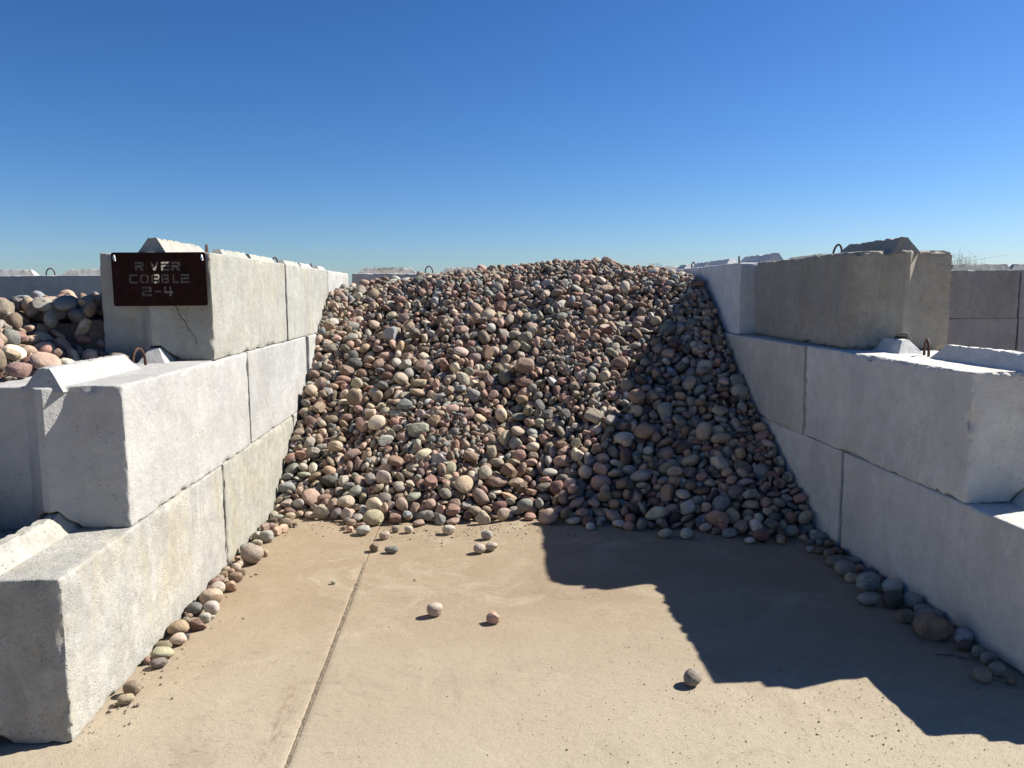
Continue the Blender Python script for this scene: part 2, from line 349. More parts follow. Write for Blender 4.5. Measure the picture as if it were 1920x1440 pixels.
# left divider wall
block(XLW + .008, 2.74 + .915, 0, 'weathered front bottom block of the sunlit left wall, stained side', step=.018, seed=1, tint=(0.406, 0.398, 0.365), stain=1.0, chip=.016, wob=.004)
block(XLW, 4.60 + .925, 0, 'stained pale bottom block of the left wall, second from its front', step=.024, seed=2, tint=(0.369, 0.361, 0.316), stain=.95, chip=.012)
block(XLW, 6.47 + .915, 0, 'bottom block of the left wall with the cobble heap lying against it', step=.06, seed=3, tint=WRM, stain=.6)
block(XLW + .003, 3.34 + .92, .61, 'clean white middle course front block of the left wall', step=.018, seed=4, tint=WHT, stain=.25, chip=.013, rot=-.004)
block(XLW - .003, 5.235 + .915, .61, 'pale middle course block with run marks in the left wall, beside the heap', step=.024, seed=5, tint=(0.394, 0.394, 0.385), stain=.4, chip=.010)
block(XLW + .02, 7.09 + .915, .61, 'far middle course block of the left wall, mostly hidden by cobbles', step=.05, seed=6, tint=WHT, stain=.3)
b_sign = block(XLW - .004, 4.565 + .90, 1.22, 'rough speckled cracked top block carrying the sign on the left wall', step=.018, seed=7, tint=(0.369, 0.365, 0.328), stain=.65, chip=.012, L=1.80)
block(XLW, 6.40 + .915, 1.22, 'top block of the left wall directly behind the sign block, greenish run marks', step=.026, seed=8, tint=(0.373, 0.373, 0.340), stain=.65, chip=.010)
block(XLW, 8.26 + .69, 1.22, 'short sunlit top block at the far end of the left wall by the back wall', step=.04, seed=9, tint=WHT, stain=.3, L=1.38)
# right divider wall
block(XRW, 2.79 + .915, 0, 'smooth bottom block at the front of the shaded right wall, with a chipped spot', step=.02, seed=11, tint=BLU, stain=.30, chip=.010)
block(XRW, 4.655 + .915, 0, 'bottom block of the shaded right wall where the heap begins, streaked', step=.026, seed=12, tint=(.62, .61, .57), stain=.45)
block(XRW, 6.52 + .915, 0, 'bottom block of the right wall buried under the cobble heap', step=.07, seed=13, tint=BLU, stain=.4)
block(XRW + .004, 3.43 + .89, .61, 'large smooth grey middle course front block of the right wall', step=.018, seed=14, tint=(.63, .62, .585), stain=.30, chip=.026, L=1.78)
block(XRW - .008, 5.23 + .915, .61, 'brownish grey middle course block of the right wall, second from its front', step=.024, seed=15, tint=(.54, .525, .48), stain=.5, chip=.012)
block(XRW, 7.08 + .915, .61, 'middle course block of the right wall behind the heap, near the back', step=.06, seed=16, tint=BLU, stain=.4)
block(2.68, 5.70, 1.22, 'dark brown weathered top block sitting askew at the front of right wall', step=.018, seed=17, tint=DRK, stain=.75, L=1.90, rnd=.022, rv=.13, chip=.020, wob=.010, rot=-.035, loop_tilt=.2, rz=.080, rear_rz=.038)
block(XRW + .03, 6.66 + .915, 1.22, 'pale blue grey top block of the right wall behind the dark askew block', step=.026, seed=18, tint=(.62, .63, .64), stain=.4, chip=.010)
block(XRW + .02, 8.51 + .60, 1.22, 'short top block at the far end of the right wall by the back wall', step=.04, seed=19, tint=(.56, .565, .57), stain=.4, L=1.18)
# back wall (long axis along x)
YB = 9.70 + .305; R90 = math.pi / 2
def back(cx, course, label, seed, step=.05, tint=(.47, .465, .44), **k):
    block(cx, YB, .61 * course, label, rot=R90, seed=seed, step=step, tint=tint, stain=k.pop('stain', .4), **k)
back(-.51, 2, 'top block of the back wall with a lifting loop and a pale weed', 21, .03)
back(1.335, 2, 'top block of the back wall right of centre, its ridge showing over the heap', 22, .03)
back(3.18, 2, 'top block of the back wall where the right wall meets it', 23, .04)
for i, cx in enumerate((-1.42, .42, 2.26)): back(cx, 1, ('middle block of the back wall hidden behind the left of the heap', 'middle block of the back wall hidden behind the centre of the heap', 'middle block of the back wall hidden behind the right of the heap')[i], 24 + i, .12, loop=False)
for i, cx in enumerate((-.51, 1.335, 3.18)): back(cx, 0, ('lowest block of the back wall under the left of the heap', 'lowest block of the back wall under the centre of the heap', 'lowest block of the back wall under the right of the heap')[i], 27 + i, .12, loop=False)
back(-5.11, 2, 'top block of the back wall behind the left bay, with a thin lifting loop', 31, .04)
back(-3.265, 2, 'top block of the back wall behind the left bay, beside the sign', 32, .04)
back(-6.955, 2, 'top block of the back wall at the far left corner of the left bay', 33, .08)
for i, cx in enumerate((-6.03, -4.185, -2.34)): back(cx, 1, ('middle back wall block, westernmost of those behind the left bay heap', 'middle back wall block, central one behind the left bay heap', 'middle back wall block behind the left bay heap beside the divider')[i], 34 + i, .12, loop=False)
for i, cx in enumerate((-6.955, -5.11, -3.265)): back(cx, 0, ('lowest back wall block, westernmost of those behind the left bay heap', 'lowest back wall block, central one behind the left bay heap', 'lowest back wall block behind the left bay heap beside the divider')[i], 37 + i, .12, loop=False)
back(6.025, 2, 'dark top block of the back wall in the empty right bay, dry stalks behind it', 41, .03, tint=(.30, .30, .295), stain=.8)
back(7.875, 2, 'top block of the back wall at the right edge of the photo', 42, .04, tint=(.33, .34, .35))
back(6.035, 1, 'second course block of the back wall in the empty right bay, below the dark one', 43, .03, tint=(.33, .325, .33), stain=.5)
back(7.885, 1, 'second course block of the back wall at the right edge of the photo', 44, .05, tint=(.34, .35, .36))
back(5.11 - .90, 1, 'second course back wall block just right of the right divider wall', 45, .1, loop=False)
for i, cx in enumerate((5.1, 6.95, 8.8)): back(cx, 0, ('lowest back wall block of the right bay beside the divider', 'lowest back wall block in the middle of the right bay', 'lowest back wall block at the far side of the right bay')[i], 46 + i, .12, loop=False)
back(5.10 - .0 - 1.85 + .93, 2, 'top back wall block between the right divider and the dark block', 49, .06, loop=False) if False else None

# crack in the end face of the sign block, patches of spalled concrete
def ribbon(name, pts, wd, mat, parent=None, off=(0, -.0025, 0)):
    V = []; F = []
    for i, (p, w_) in enumerate(zip(pts, wd)):
        p = Vector(p); q = Vector(pts[min(i + 1, len(pts) - 1)]) - Vector(pts[max(i - 1, 0)]); n = Vector((q.z, 0, -q.x)).normalized()
        o = Vector(off); V += [tuple(p + n * w_), tuple(p + o * .6), tuple(p - n * w_), tuple(p - o * 2)]
        if i: a = 4 * (i - 1); b = 4 * i; F += [(a + k, a + (k + 1) % 4, b + (k + 1) % 4, b + k) for k in range(4)]
    return link(name, mesh(name, V, F, mat), parent)

# ------------------------------------------------------------------ sign
def sign():
    W, H = .526, .297
    r = link('sign', None, loc=(-1.704, 4.475, 1.533)); r.rotation_euler = (0, 0, -.003); r.scale = (.965, 1, .985)
    tag(r, 'dark rusted steel sign with cut out letters reading RIVER COBBLE 2-4', 'sign')
    G = {'R': [[(0, 1), (.86, 1), (1, .88), (1, .50), (.88, .40), (.78, .40), (1, 0), (.70, 0), (.42, .36), (.24, .2), (.24, 0), (0, 0), (0, .64), (.78, .64), (.78, .76), (0, .76)]],
         'I': [[(0, 1), (.26, 1), (.26, 0), (0, 0)]],
         'V': [[(0, 1), (.27, 1), (.50, .33), (.73, 1), (1, 1), (.63, 0), (.37, 0)]],
         'E': [[(0, 1), (1, 1), (1, .79), (0, .79)], [(0, .64), (1, .64), (1, .43), (.24, .43), (.24, .21), (1, .21), (1, 0), (0, 0)]],
         'C': [[(0, .9), (.10, 1), (1, 1), (1, .79), (0, .79)], [(0, .68), (.24, .68), (.24, .28), (.31, .21), (1, .21), (1, 0), (.16, 0), (0, .14)]],
         'O': [[(.46, 1), (.2, 1), (0, .8), (0, .2), (.2, 0), (.46, 0), (.46, .21), (.32, .21), (.22, .32), (.22, .68), (.32, .79), (.46, .79)],
               [(.54, 1), (.8, 1), (1, .8), (1, .2), (.8, 0), (.54, 0), (.54, .21), (.68, .21), (.78, .32), (.78, .68), (.68, .79), (.54, .79)]],
         'B': [[(0, 1), (.20, 1), (.20, 0), (0, 0)], [(.30, 1), (.88, 1), (1, .9), (1, .58), (.93, .5), (1, .42), (1, .1), (.88, 0), (.30, 0), (.30, .2), (.78, .2), (.78, .4), (.30, .4), (.30, .6), (.78, .6), (.78, .8), (.30, .8)]],
         'L': [[(0, 1), (.24, 1), (.24, .21), (1, .21), (1, 0), (0, 0)]],
         '2': [[(0, 1), (.88, 1), (1, .9), (1, .42), (.24, .42), (.24, .21), (1, .21), (1, 0), (0, 0), (0, .5), (.12, .60), (.78, .60), (.78, .79), (0, .79)]],
         '-': [[(0, .56), (1, .56), (1, .40), (0, .40)]],
         '4': [[(0, 1), (.22, 1), (.22, .5), (.56, .5), (.56, 1), (.8, 1), (.8, .5), (1, .5), (1, .29), (.8, .29), (.8, 0), (.56, 0), (.56, .29), (0, .29)]]}
    cu = bpy.data.curves.new('plate', 'CURVE'); cu.dimensions = '2D'; cu.fill_mode = 'BOTH'; cu.extrude = .0022
    def spl(pts):
        s = cu.splines.new('POLY'); s.points.add(len(pts) - 1); s.use_cyclic_u = True
        for p, q in zip(s.points, pts): p.co = (q[0], q[1], 0, 1)
    cr = .012; out = []
    for cx, cy, a0 in ((W / 2 - cr, cr, -90), (W / 2 - cr, H - cr, 0), (-W / 2 + cr, H - cr, 90), (-W / 2 + cr, cr, 180)):
        out += [(cx + cr * math.cos(math.radians(a0 + t)), cy + cr * math.sin(math.radians(a0 + t))) for t in (0, 30, 60, 90)]
    spl(out)
    px = W / 1300.0                                         # zoomed picture units across the plate
    rows = [('RIVER', .245, .196, [(625, 748), (782, 810), (830, 955), (985, 1105), (1130, 1252)]),
            ('COBBLE', .176, .126, [(535, 662), (688, 812), (845, 960), (985, 1085), (1140, 1222), (1248, 1368)]),
            ('2-4', .108, .055, [(705, 838), (880, 965), (1012, 1140)])]
    for word, yt, yb, spans in rows:
        for chh, (a, b) in zip(word, spans):
            xa, xb = (a - 958) * px, (b - 958) * px
            for poly in G[chh]: spl([(xa + u * (xb - xa), yb + v * (yt - yb)) for u, v in poly])
    for bx in (-.243, .243):                               # slots the hooks pass through
        spl([(bx + .006 * math.cos(t * math.pi / 4), H - .024 + .011 * math.sin(t * math.pi / 4)) for t in range(8)])
    o = link('plate_curve', cu); dg = bpy.context.evaluated_depsgraph_get(); dg.update()
    me = bpy.data.meshes.new_from_object(o.evaluated_get(dg)); bpy.data.objects.remove(o)
    me.materials.clear(); me.materials.append(RUST); me.name = 'plate'
    p = link('plate', me, r); p.rotation_euler = (math.radians(90), 0, 0)
    for bx in (-.243, .243):
        V = []; F = []; m = 10
        path = [(bx, .045, H - .018, .006), (bx, -.010, H - .018, .006), (bx + .003, -.016, H - .022, .0065), (bx + .006, -.018, H - .036, .0085), (bx + .007, -.017, H - .047, .004)]
        for i, (a, b, c, rr) in enumerate(path):
            t = (Vector(path[min(i + 1, 4)][:3]) - Vector(path[max(i - 1, 0)][:3])).normalized(); u = Vector((1, 0, 0)); v = t.cross(u).normalized()
            for j in range(m):
                q = 2 * math.pi * j / m; V.append(tuple(Vector((a, b, c)) + u * rr * math.cos(q) + v * rr * math.sin(q)))
            if i: F += [((i - 1) * m + j, (i - 1) * m + (j + 1) % m, i * m + (j + 1) % m, i * m + j) for j in range(m)]
        F += [tuple(range(m)), tuple(range(4 * m, 5 * m))[::-1]]
        link('hook', mesh('hook', V, F, ZINC, True), r)
sign()
cp = [(-1.665, -.904, .318), (-1.650, -.904, .30), (-1.640, -.9045, .268), (-1.622, -.905, .235), (-1.612, -.905, .230), (-1.600, -.905, .20), (-1.590, -.905, .175), (-1.575, -.905, .158), (-1.560, -.905, .140), (-1.552, -.905, .12), (-1.548, -.905, .09)]
cp = [(a + 1.757 , b + .0045, c) for a, b, c in cp]
ribbon('crack', cp, [.0006, .0013, .001, .0015, .0016, .001, .0012, .001, .0008, .0005, .0002], CRACK, b_sign)

# ------------------------------------------------------------------ cobbles
def ico(n):
    t=(1+5**.5)/2
    v=[(-1,t,0),(1,t,0),(-1,-t,0),(1,-t,0),(0,-1,t),(0,1,t),(0,-1,-t),(0,1,-t),(t,0,-1),(t,0,1),(-t,0,-1),(-t,0,1)]
    f=[(0,11,5),(0,5,1),(0,1,7),(0,7,10),(0,10,11),(1,5,9),(5,11,4),(11,10,2),(10,7,6),(7,1,8),(3,9,4),(3,4,2),(3,2,6),(3,6,8),(3,8,9),(4,9,5),(2,4,11),(6,2,10),(8,6,7),(9,8,1)]
    v=[np.array(a,float)/np.linalg.norm(a) for a in v]
    for _ in range(n):
        c={};g=[]
        def m(a,b):
            k=(min(a,b),max(a,b))
            if k not in c:
                p=v[a]+v[b];v.append(p/np.linalg.norm(p));c[k]=len(v)-1
            return c[k]
        for a,b,d in f:
            x,y,z=m(a,b),m(b,d),m(d,a);g+=[(a,x,z),(b,y,x),(d,z,y),(x,y,z)]
        f=g
    return np.array(v),np.array(f)
NSH=30
def stone_shape(k,D):
    """D unit directions (n,3) -> points of stone k; long axis about 1 (diameter)"""
    r=np.random.RandomState(500+k)
    b=r.uniform(.68,.95);c=r.uniform(.42,.8)*b if k%3 else r.uniform(.62,.9)*b
    ang=k%5 in (1,3)
    p=2.0+r.uniform(0,.5)+(0.5 if ang else 0)
    R=(np.abs(D)**p).sum(1)**(-1/p)
    V=D*R[:,None]
    w=np.zeros(len(D))
    for j in range(7):
        q=r.normal(size=3)*(1.1 if j<4 else 2.3);w+=np.sin(D@q+r.uniform(0,6.28))*(.055 if j<4 else .022)
    V*=(1+w)[:,None]
    if ang:
        for j in range(r.randint(4,8)):
            n=r.normal(size=3);n/=np.linalg.norm(n);o=r.uniform(.62,.86)
            s=V@n-o;V-=n*(np.maximum(s,0)*.93)[:,None]
    else:
        for j in range(r.randint(0,3)):
            n=r.normal(size=3);n/=np.linalg.norm(n);o=r.uniform(.75,.92)
            s=V@n-o;V-=n*(np.maximum(s,0)*.75)[:,None]
    V*=np.array([1,b,c])
    V-=(V.max(0)+V.min(0))/2
    V/=(V[:,0].max()-V[:,0].min())
    return V

# settled rest poses of the stones: x, y, z (mm), quaternion x, y, z (fiftieths), shape, long axis (mm)
POSES = [
2105,3364,51,0,-2,1,21,136,2092,3930,47,0,0,2,15,126,-1321,4627,48,1,3,-3,24,133,2108,3715,36,-1,-6,-2,15,100,-1361,4004,35,0,1,-4,9,111,882,3009,27,5,-1,18,24,77,2088,4171,38,-1,5,0,14,127,-1398,3639,30,-1,-4,-4,19,100,
2202,3896,35,-1,2,9,14,115,2207,3710,34,4,-1,-8,24,95,2077,2962,24,1,-2,1,9,76,2011,3766,27,-4,-2,-6,5,107,2213,3308,28,4,-1,-3,27,83,-1377,3395,23,-3,3,8,20,96,-1378,3083,25,1,-5,-4,15,68,2077,3540,25,-2,-2,-5,16,77,
2162,3002,25,4,-5,2,15,68,-197,3775,30,2,4,7,15,80,2189,3094,26,2,4,3,15,69,-1320,3883,29,0,-2,-9,15,77,1838,4807,34,4,4,12,14,114,-1402,3878,27,-5,-1,-5,14,89,2175,3237,16,2,-1,0,2,83,-1331,3699,19,-3,-1,-13,3,94,
2107,4327,23,8,-3,7,26,121,-1373,3013,16,1,0,9,25,64,-1358,3531,24,-3,-2,4,19,77,-1338,5032,33,-5,-3,-9,15,92,-1362,3316,17,0,0,14,25,70,2069,4883,33,3,-4,4,24,93,89,3669,23,1,-2,9,21,59,2186,3537,23,-3,-1,-2,13,134,
2195,3170,22,-4,-4,10,24,61,-1328,4317,25,-1,1,-6,9,77,1378,4897,30,5,-2,14,24,85,2199,4772,23,3,-1,10,2,121,-1372,4141,29,5,-1,10,24,82,2072,4072,23,5,-3,-9,14,76,-730,5148,26,3,-2,-3,5,101,2213,3632,21,-4,-1,-2,5,83,
-1315,4185,23,1,-2,13,21,60,1247,4932,23,0,-5,3,5,92,-1406,3477,16,4,1,-1,10,81,-1317,3779,21,-2,3,-2,15,57,-162,5108,27,0,1,-4,9,85,36,4709,26,4,5,3,24,74,87,4977,27,6,-4,-11,15,73,-505,4755,17,3,-1,-4,2,89,
2186,4491,25,0,-2,-11,21,65,-1287,5335,30,1,-4,6,14,97,1975,4948,104,27,3,-17,21,75,112,4749,24,-2,0,-4,6,77,2174,2932,14,0,-3,-9,27,42,1043,5105,25,1,-2,12,21,65,2220,4160,20,-1,-1,7,1,79,-1313,5173,25,0,-2,-6,21,67,
399,5395,21,5,-2,-2,20,89,2213,4354,17,-2,-1,-11,17,92,2214,4658,24,-5,0,-14,24,64,2124,4465,23,2,1,4,15,62,-577,5031,22,1,0,-4,9,69,-1295,5513,25,1,0,1,9,77,-835,5320,25,-2,3,11,15,67,-618,4792,22,0,-2,1,21,57,
-1418,5277,23,0,-2,-12,21,62,-1413,5078,25,0,0,0,21,66,-1374,4494,21,5,2,41,24,58,-1399,4818,26,-3,0,11,29,99,1645,4979,54,-16,24,15,21,53,1946,4750,20,2,-3,8,9,61,-1376,4951,18,-3,2,0,29,67,-431,5155,22,-1,0,-7,15,58,
-1402,5448,18,1,-3,-1,18,83,-1414,4236,24,-6,0,38,24,67,1751,4768,18,-3,-2,5,4,65,788,5133,22,1,3,3,15,60,-1286,5239,24,0,-2,-12,21,64,2198,4224,19,7,4,44,19,67,2108,4790,19,0,-2,-3,21,50,2101,4539,20,0,-1,9,24,53,
2115,4703,18,-2,-2,-8,14,57,-1411,4306,20,5,0,-4,24,56,-521,5177,21,-3,2,6,15,55,2067,4582,15,2,0,5,0,56,-1369,5509,20,-5,2,5,29,73,2169,4693,18,0,0,1,27,52,-1387,4428,18,0,1,1,15,47,-1425,3350,13,-3,-4,36,24,35,
-1321,4420,18,-4,-3,9,15,47,-1414,4389,18,2,-3,11,15,47,2205,4847,25,-3,6,8,24,70,-1409,3779,13,-2,2,-8,19,41,-762,5293,16,0,-4,-7,18,74,-827,5202,18,0,-2,0,21,45,860,5210,18,0,-2,-5,21,46,-1277,4749,19,-4,3,-12,15,50,
2155,4910,15,0,0,-7,25,59,2227,4074,16,4,-3,4,4,55,-875,5387,21,7,-3,6,15,58,-1377,5320,18,-4,1,9,15,50,-1416,4667,15,0,1,-8,15,38,-1415,3831,11,-3,-1,-5,4,39,-1423,4468,17,5,0,7,24,48,1963,4807,19,-2,1,-8,27,58,
-1373,4558,18,-5,-3,35,24,49,-1387,5636,19,2,5,34,11,68,-1342,3582,13,-4,0,0,15,35,-1413,5696,19,-4,2,-7,7,66,2087,3459,21,2,2,12,15,57,-1426,4574,13,2,-1,-16,7,43,-1227,5353,14,-1,-3,2,15,35,-1298,3820,8,1,-3,-1,18,34,
-1405,2986,8,-2,-2,5,15,19,2223,4422,12,-1,-1,0,2,61,-876,5258,12,0,-2,-10,21,31,-775,4249,10,-2,1,-6,8,29,2144,5189,38,1,0,-8,9,120,2233,4532,16,-5,0,36,6,52,2185,5070,28,2,-1,32,15,74,-1427,5365,16,-1,-2,23,24,41,
-1434,4192,10,0,-2,-3,21,25,2141,3826,13,-2,-4,5,5,47,2223,5450,23,5,-2,7,24,66,-1417,4062,18,0,7,34,11,67,-329,4267,5,1,0,8,8,13,779,5305,24,-3,-3,-9,15,68,2212,5256,25,-3,-2,2,7,86,2225,5016,22,-4,-3,37,8,71,
2223,5130,24,-4,-1,6,15,65,-2037,3886,1276,12,12,10,4,145,-2449,4656,1507,1,15,-33,21,122,-2039,3662,1261,0,1,19,9,123,-2563,4477,1518,-28,-37,-14,16,146,1634,5067,75,32,-26,-6,16,165,-414,6179,518,9,49,-3,21,165,-689,5368,52,5,0,14,27,154,
-64,5600,215,16,-9,33,5,152,1759,5832,534,-17,38,-9,24,162,1316,5891,534,15,-2,-32,4,165,522,5301,50,15,-6,-2,19,144,465,6803,977,4,11,-33,21,165,2178,6243,767,18,-18,37,4,165,1693,5175,150,44,20,13,14,165,1246,5188,89,-5,6,49,8,157,
935,5580,209,2,-24,-43,15,160,1371,5389,171,35,-5,34,6,158,-983,6638,726,28,-22,17,27,153,-2380,4277,1378,-48,-9,8,18,120,969,6118,617,-45,-12,-2,18,159,-2225,4646,1491,-9,-14,47,0,126,54,5557,126,-6,23,7,9,160,1542,6138,640,-28,22,21,8,165,
-2476,4793,1531,11,-11,37,5,161,-765,6319,562,12,45,18,4,154,-1178,5730,105,11,16,-11,5,165,2053,5409,305,-28,29,3,25,136,-2095,4444,1256,7,42,23,24,112,1218,5536,267,-7,0,45,4,165,1790,5536,341,-19,-16,-42,6,143,-1931,4447,1258,50,-2,-6,4,117,
-1077,5517,50,-35,-21,-8,18,126,1448,5763,376,-6,-6,28,9,165,183,5700,213,-14,48,1,4,159,-365,5921,364,11,-27,-39,22,164,1326,6213,758,-2,42,26,9,137,1604,5626,344,32,-34,18,18,165,1869,5751,494,33,37,-3,4,165,10,6616,731,43,-24,-7,15,165,
680,5870,314,1,-9,-40,27,154,-912,5587,105,-17,-7,1,9,134,-756,7471,1216,-40,9,-3,21,146,1461,5178,129,7,42,23,6,115,-866,6406,531,-5,17,-43,21,140,1808,5225,220,-46,-15,-11,22,135,1086,5474,222,44,21,-2,16,135,453,6725,836,3,9,-49,4,165,
-1068,5878,189,-9,-8,-46,14,160,-2217,4861,1551,16,-47,1,16,124,277,5740,276,6,13,23,16,140,-1380,5832,157,23,-37,23,0,140,1279,6711,982,-30,23,-4,11,161,1145,5725,374,-36,-15,17,4,146,-261,5851,346,32,1,-26,18,134,-658,5746,243,-6,-34,-36,4,117,
287,6789,860,34,-5,-31,27,154,671,6232,536,-48,1,-4,0,156,-699,5527,85,-34,18,15,25,142,1739,5068,93,30,1,-29,25,121,369,5448,94,10,-19,-45,24,124,2129,5627,397,14,3,-28,10,165,1953,5498,317,-12,-44,-20,20,149,836,5702,264,30,-35,-7,15,142,
-297,6118,457,-2,-19,44,10,148,-1254,6158,348,28,39,-10,21,127,68,5315,42,18,-24,37,18,112,-550,6505,666,-21,-43,-15,21,119,1310,6208,640,19,37,22,29,165,2190,4960,107,12,-25,-41,29,137,1788,6349,844,12,13,-41,28,157,-2268,4506,1314,-21,43,-15,21,107,
-2268,4033,1316,0,8,-19,12,165,1760,4963,49,-11,-13,31,24,116,-169,5795,289,-32,31,15,27,118,-15,5906,352,-11,-4,-47,9,145,-679,6177,432,-3,19,-45,11,133,268,6162,445,-1,28,-33,11,147,96,5717,274,-33,36,2,12,153,655,5491,135,23,-32,-26,7,153,
242,6385,596,14,-36,-16,15,138,-610,6854,856,12,14,-7,27,136,981,5290,44,-3,10,-31,4,140,126,7352,1170,41,-12,-25,27,165,-257,7588,1326,-34,5,4,10,157,-2223,3932,1314,-5,-49,-4,3,100,1164,5900,483,-49,1,-3,17,165,2186,5757,494,-6,42,-22,8,143,
-77,6798,845,-32,15,-7,9,148,1379,5203,52,46,19,1,11,152,-1079,6141,406,39,30,-4,21,120,-305,5644,234,-28,-41,-4,3,140,1453,5497,300,-14,-8,-29,9,123,-2363,4504,1361,19,-44,-4,12,134,-2181,4574,1345,-5,-14,-47,22,95,947,5667,292,27,-40,-2,21,113,
-502,5487,104,20,23,35,8,128,962,6072,516,9,-4,-29,20,150,-138,5401,79,-7,-48,-11,21,95,138,6206,428,22,-8,13,19,125,-574,5877,339,-2,9,-39,5,132,-1051,7146,962,5,4,26,24,162,606,5568,195,-39,-23,-16,9,110,1993,5763,445,8,48,11,29,142,
-2500,4395,1417,15,-17,-35,16,87,-2145,3663,1308,13,34,-7,15,126,1152,5414,132,22,-9,-34,16,132,1284,6418,828,18,-17,13,19,127,1119,6576,878,28,-20,-3,15,128,1588,5957,474,-47,7,2,3,154,154,7103,1055,20,16,-33,11,143,-940,6104,348,-17,46,-2,29,143,
1832,4889,79,-18,27,-8,15,97,-2466,5061,1533,34,-30,5,18,165,361,5958,339,34,2,3,4,114,210,5373,52,-14,34,-33,5,109,-1153,7734,1270,8,-6,13,14,165,-2147,4383,1249,38,-12,-21,17,158,-1076,5975,236,-47,-8,15,14,143,1887,5166,146,-2,2,40,3,145,
1671,4918,24,12,-7,-1,26,112,973,5813,337,2,37,30,29,136,-2089,4173,1245,2,-7,48,29,107,-1120,6452,477,21,11,-9,26,135,1165,6385,741,2,-2,50,24,129,335,6131,410,-45,-6,-16,21,106,1073,5832,378,-21,11,-36,9,134,501,7262,1175,-10,2,48,15,148,
1095,5334,79,-2,22,28,3,160,934,5412,158,-31,-5,-11,27,99,1560,5553,283,-2,-4,20,18,152,-449,7012,954,-34,34,6,25,151,-193,5545,164,27,-40,-10,24,106,1386,6942,1053,12,9,-35,0,148,-1289,6613,647,9,-5,-11,21,116,-1386,6034,251,11,46,10,27,129,
1622,6004,587,1,-47,-7,5,145,-302,6235,584,-44,10,1,21,100,-1297,6834,821,-22,37,-22,9,136,1932,4892,89,28,41,6,3,109,2211,5105,194,34,34,-4,27,106,738,5417,117,-47,-15,-11,17,130,1715,6766,1058,13,11,-39,21,114,-1103,7044,904,-2,-13,-46,16,125,
-2623,4812,1540,1,-2,24,0,165,1169,6856,1005,14,9,-16,17,165,-442,5862,287,-49,6,-1,14,128,1464,5848,444,-11,-12,-19,28,162,756,6256,610,-42,17,16,9,116,1890,5178,215,5,-6,-48,16,104,1419,5589,311,-36,-4,-8,7,130,383,7137,1093,46,8,19,21,128,
2188,6342,859,22,5,0,17,138,1162,5666,278,-11,8,14,27,125,-2344,4702,1482,-3,-4,2,5,104,369,5824,262,41,14,24,20,140,-109,6568,710,-3,23,-36,9,125,-441,6805,818,0,-10,-41,18,162,-1291,6270,403,-29,27,-25,27,135,1474,5338,180,-16,47,7,4,108,
-543,5386,34,-7,15,39,6,115,275,8172,1632,-37,17,0,19,153,1900,7635,1593,27,-10,7,7,147,895,5395,43,-44,23,5,1,154,-619,6478,588,-18,5,-10,16,131,298,7853,1453,18,5,-36,6,152,30,7085,994,24,42,-8,27,156,2195,4961,35,6,14,-47,28,114,
2200,5835,551,-12,8,8,27,124,2202,5662,456,4,11,26,20,142,-240,5358,35,25,-4,-21,23,138,-1172,5888,151,-41,23,7,29,134,151,6013,367,28,19,28,6,132,736,5765,239,45,14,-13,27,118,315,5723,183,-13,46,-15,3,146,186,5914,300,-10,-2,-20,27,118,
999,5360,104,16,-37,16,21,88,2149,5303,253,28,-8,-25,16,93,-2602,4956,1551,-17,-20,-38,1,165,875,5779,342,24,-6,33,0,113,183,5441,90,2,45,18,22,121,-884,5459,52,26,-6,-14,6,106,1095,6070,592,-43,-22,1,3,132,305,7334,1149,-37,25,22,16,140,
2168,6844,1159,-22,37,15,19,123,498,8204,1657,32,-13,-17,8,158,1767,7117,1251,-6,44,16,14,162,2141,6089,671,-27,17,-33,24,116,-262,6541,723,3,-10,-13,6,133,-1352,6717,783,17,7,25,27,119,-855,5667,164,6,-13,15,22,117,74,6370,561,12,-45,-10,29,148,
-158,6391,648,21,-1,4,29,123,693,5283,25,-4,-1,49,17,125,-766,7238,1017,-2,-2,-49,22,165,1961,6465,868,-38,30,-9,4,141,1947,5536,422,13,-35,-32,9,98,2085,4947,105,23,-33,17,14,93,-1362,8009,1454,-15,-3,-24,18,165,1781,6967,1245,46,0,19,12,158,
1470,8154,1740,8,-16,30,1,165,173,7682,1380,13,7,-38,20,161,1867,6327,788,-17,5,44,19,132,579,5777,250,45,22,-1,5,131,-89,7071,1070,-49,0,6,5,150,794,8101,1666,-39,1,-13,16,128,-1391,6639,598,-30,-1,6,15,116,-2379,4392,1351,6,-8,-43,5,120,
-638,5600,122,-5,-16,46,27,112,1283,5382,110,5,14,47,27,106,2219,5337,286,-18,-22,28,22,124,616,6312,607,-45,17,-4,21,96,-758,5778,228,-36,23,10,19,95,1405,5901,478,25,-35,-8,15,119,1129,7527,1386,23,38,-10,8,165,-1008,5625,62,10,36,-7,21,119,
-2387,4558,1405,6,-35,-30,13,86,1968,6529,971,-46,6,-6,8,146,1915,5401,303,27,4,-19,22,101,1820,6869,1116,2,-37,29,28,165,-355,5692,194,-32,-37,-6,5,129,1531,7816,1636,22,-14,29,15,132,-1011,8310,1571,17,6,-46,24,164,474,6030,392,-14,3,20,9,122,
-993,6851,817,13,39,-28,27,113,-425,6037,414,-29,-5,39,0,126,1222,5706,366,-16,-41,-5,3,112,557,6362,673,-35,21,20,26,114,1911,5325,252,-4,9,38,26,149,1573,5738,414,-10,17,39,6,118,637,5312,70,10,-2,-47,8,104,803,5649,178,-7,19,-26,7,142,
2061,5086,173,1,-46,13,19,97,-409,6376,602,-31,-23,-30,7,122,-359,5569,108,20,39,23,20,120,361,5663,164,-10,-18,-23,16,102,1476,6267,765,-40,-28,-1,0,129,157,6776,823,26,-33,-6,21,107,-973,5519,43,18,-6,-39,19,110,533,5647,175,6,-9,-48,18,139,
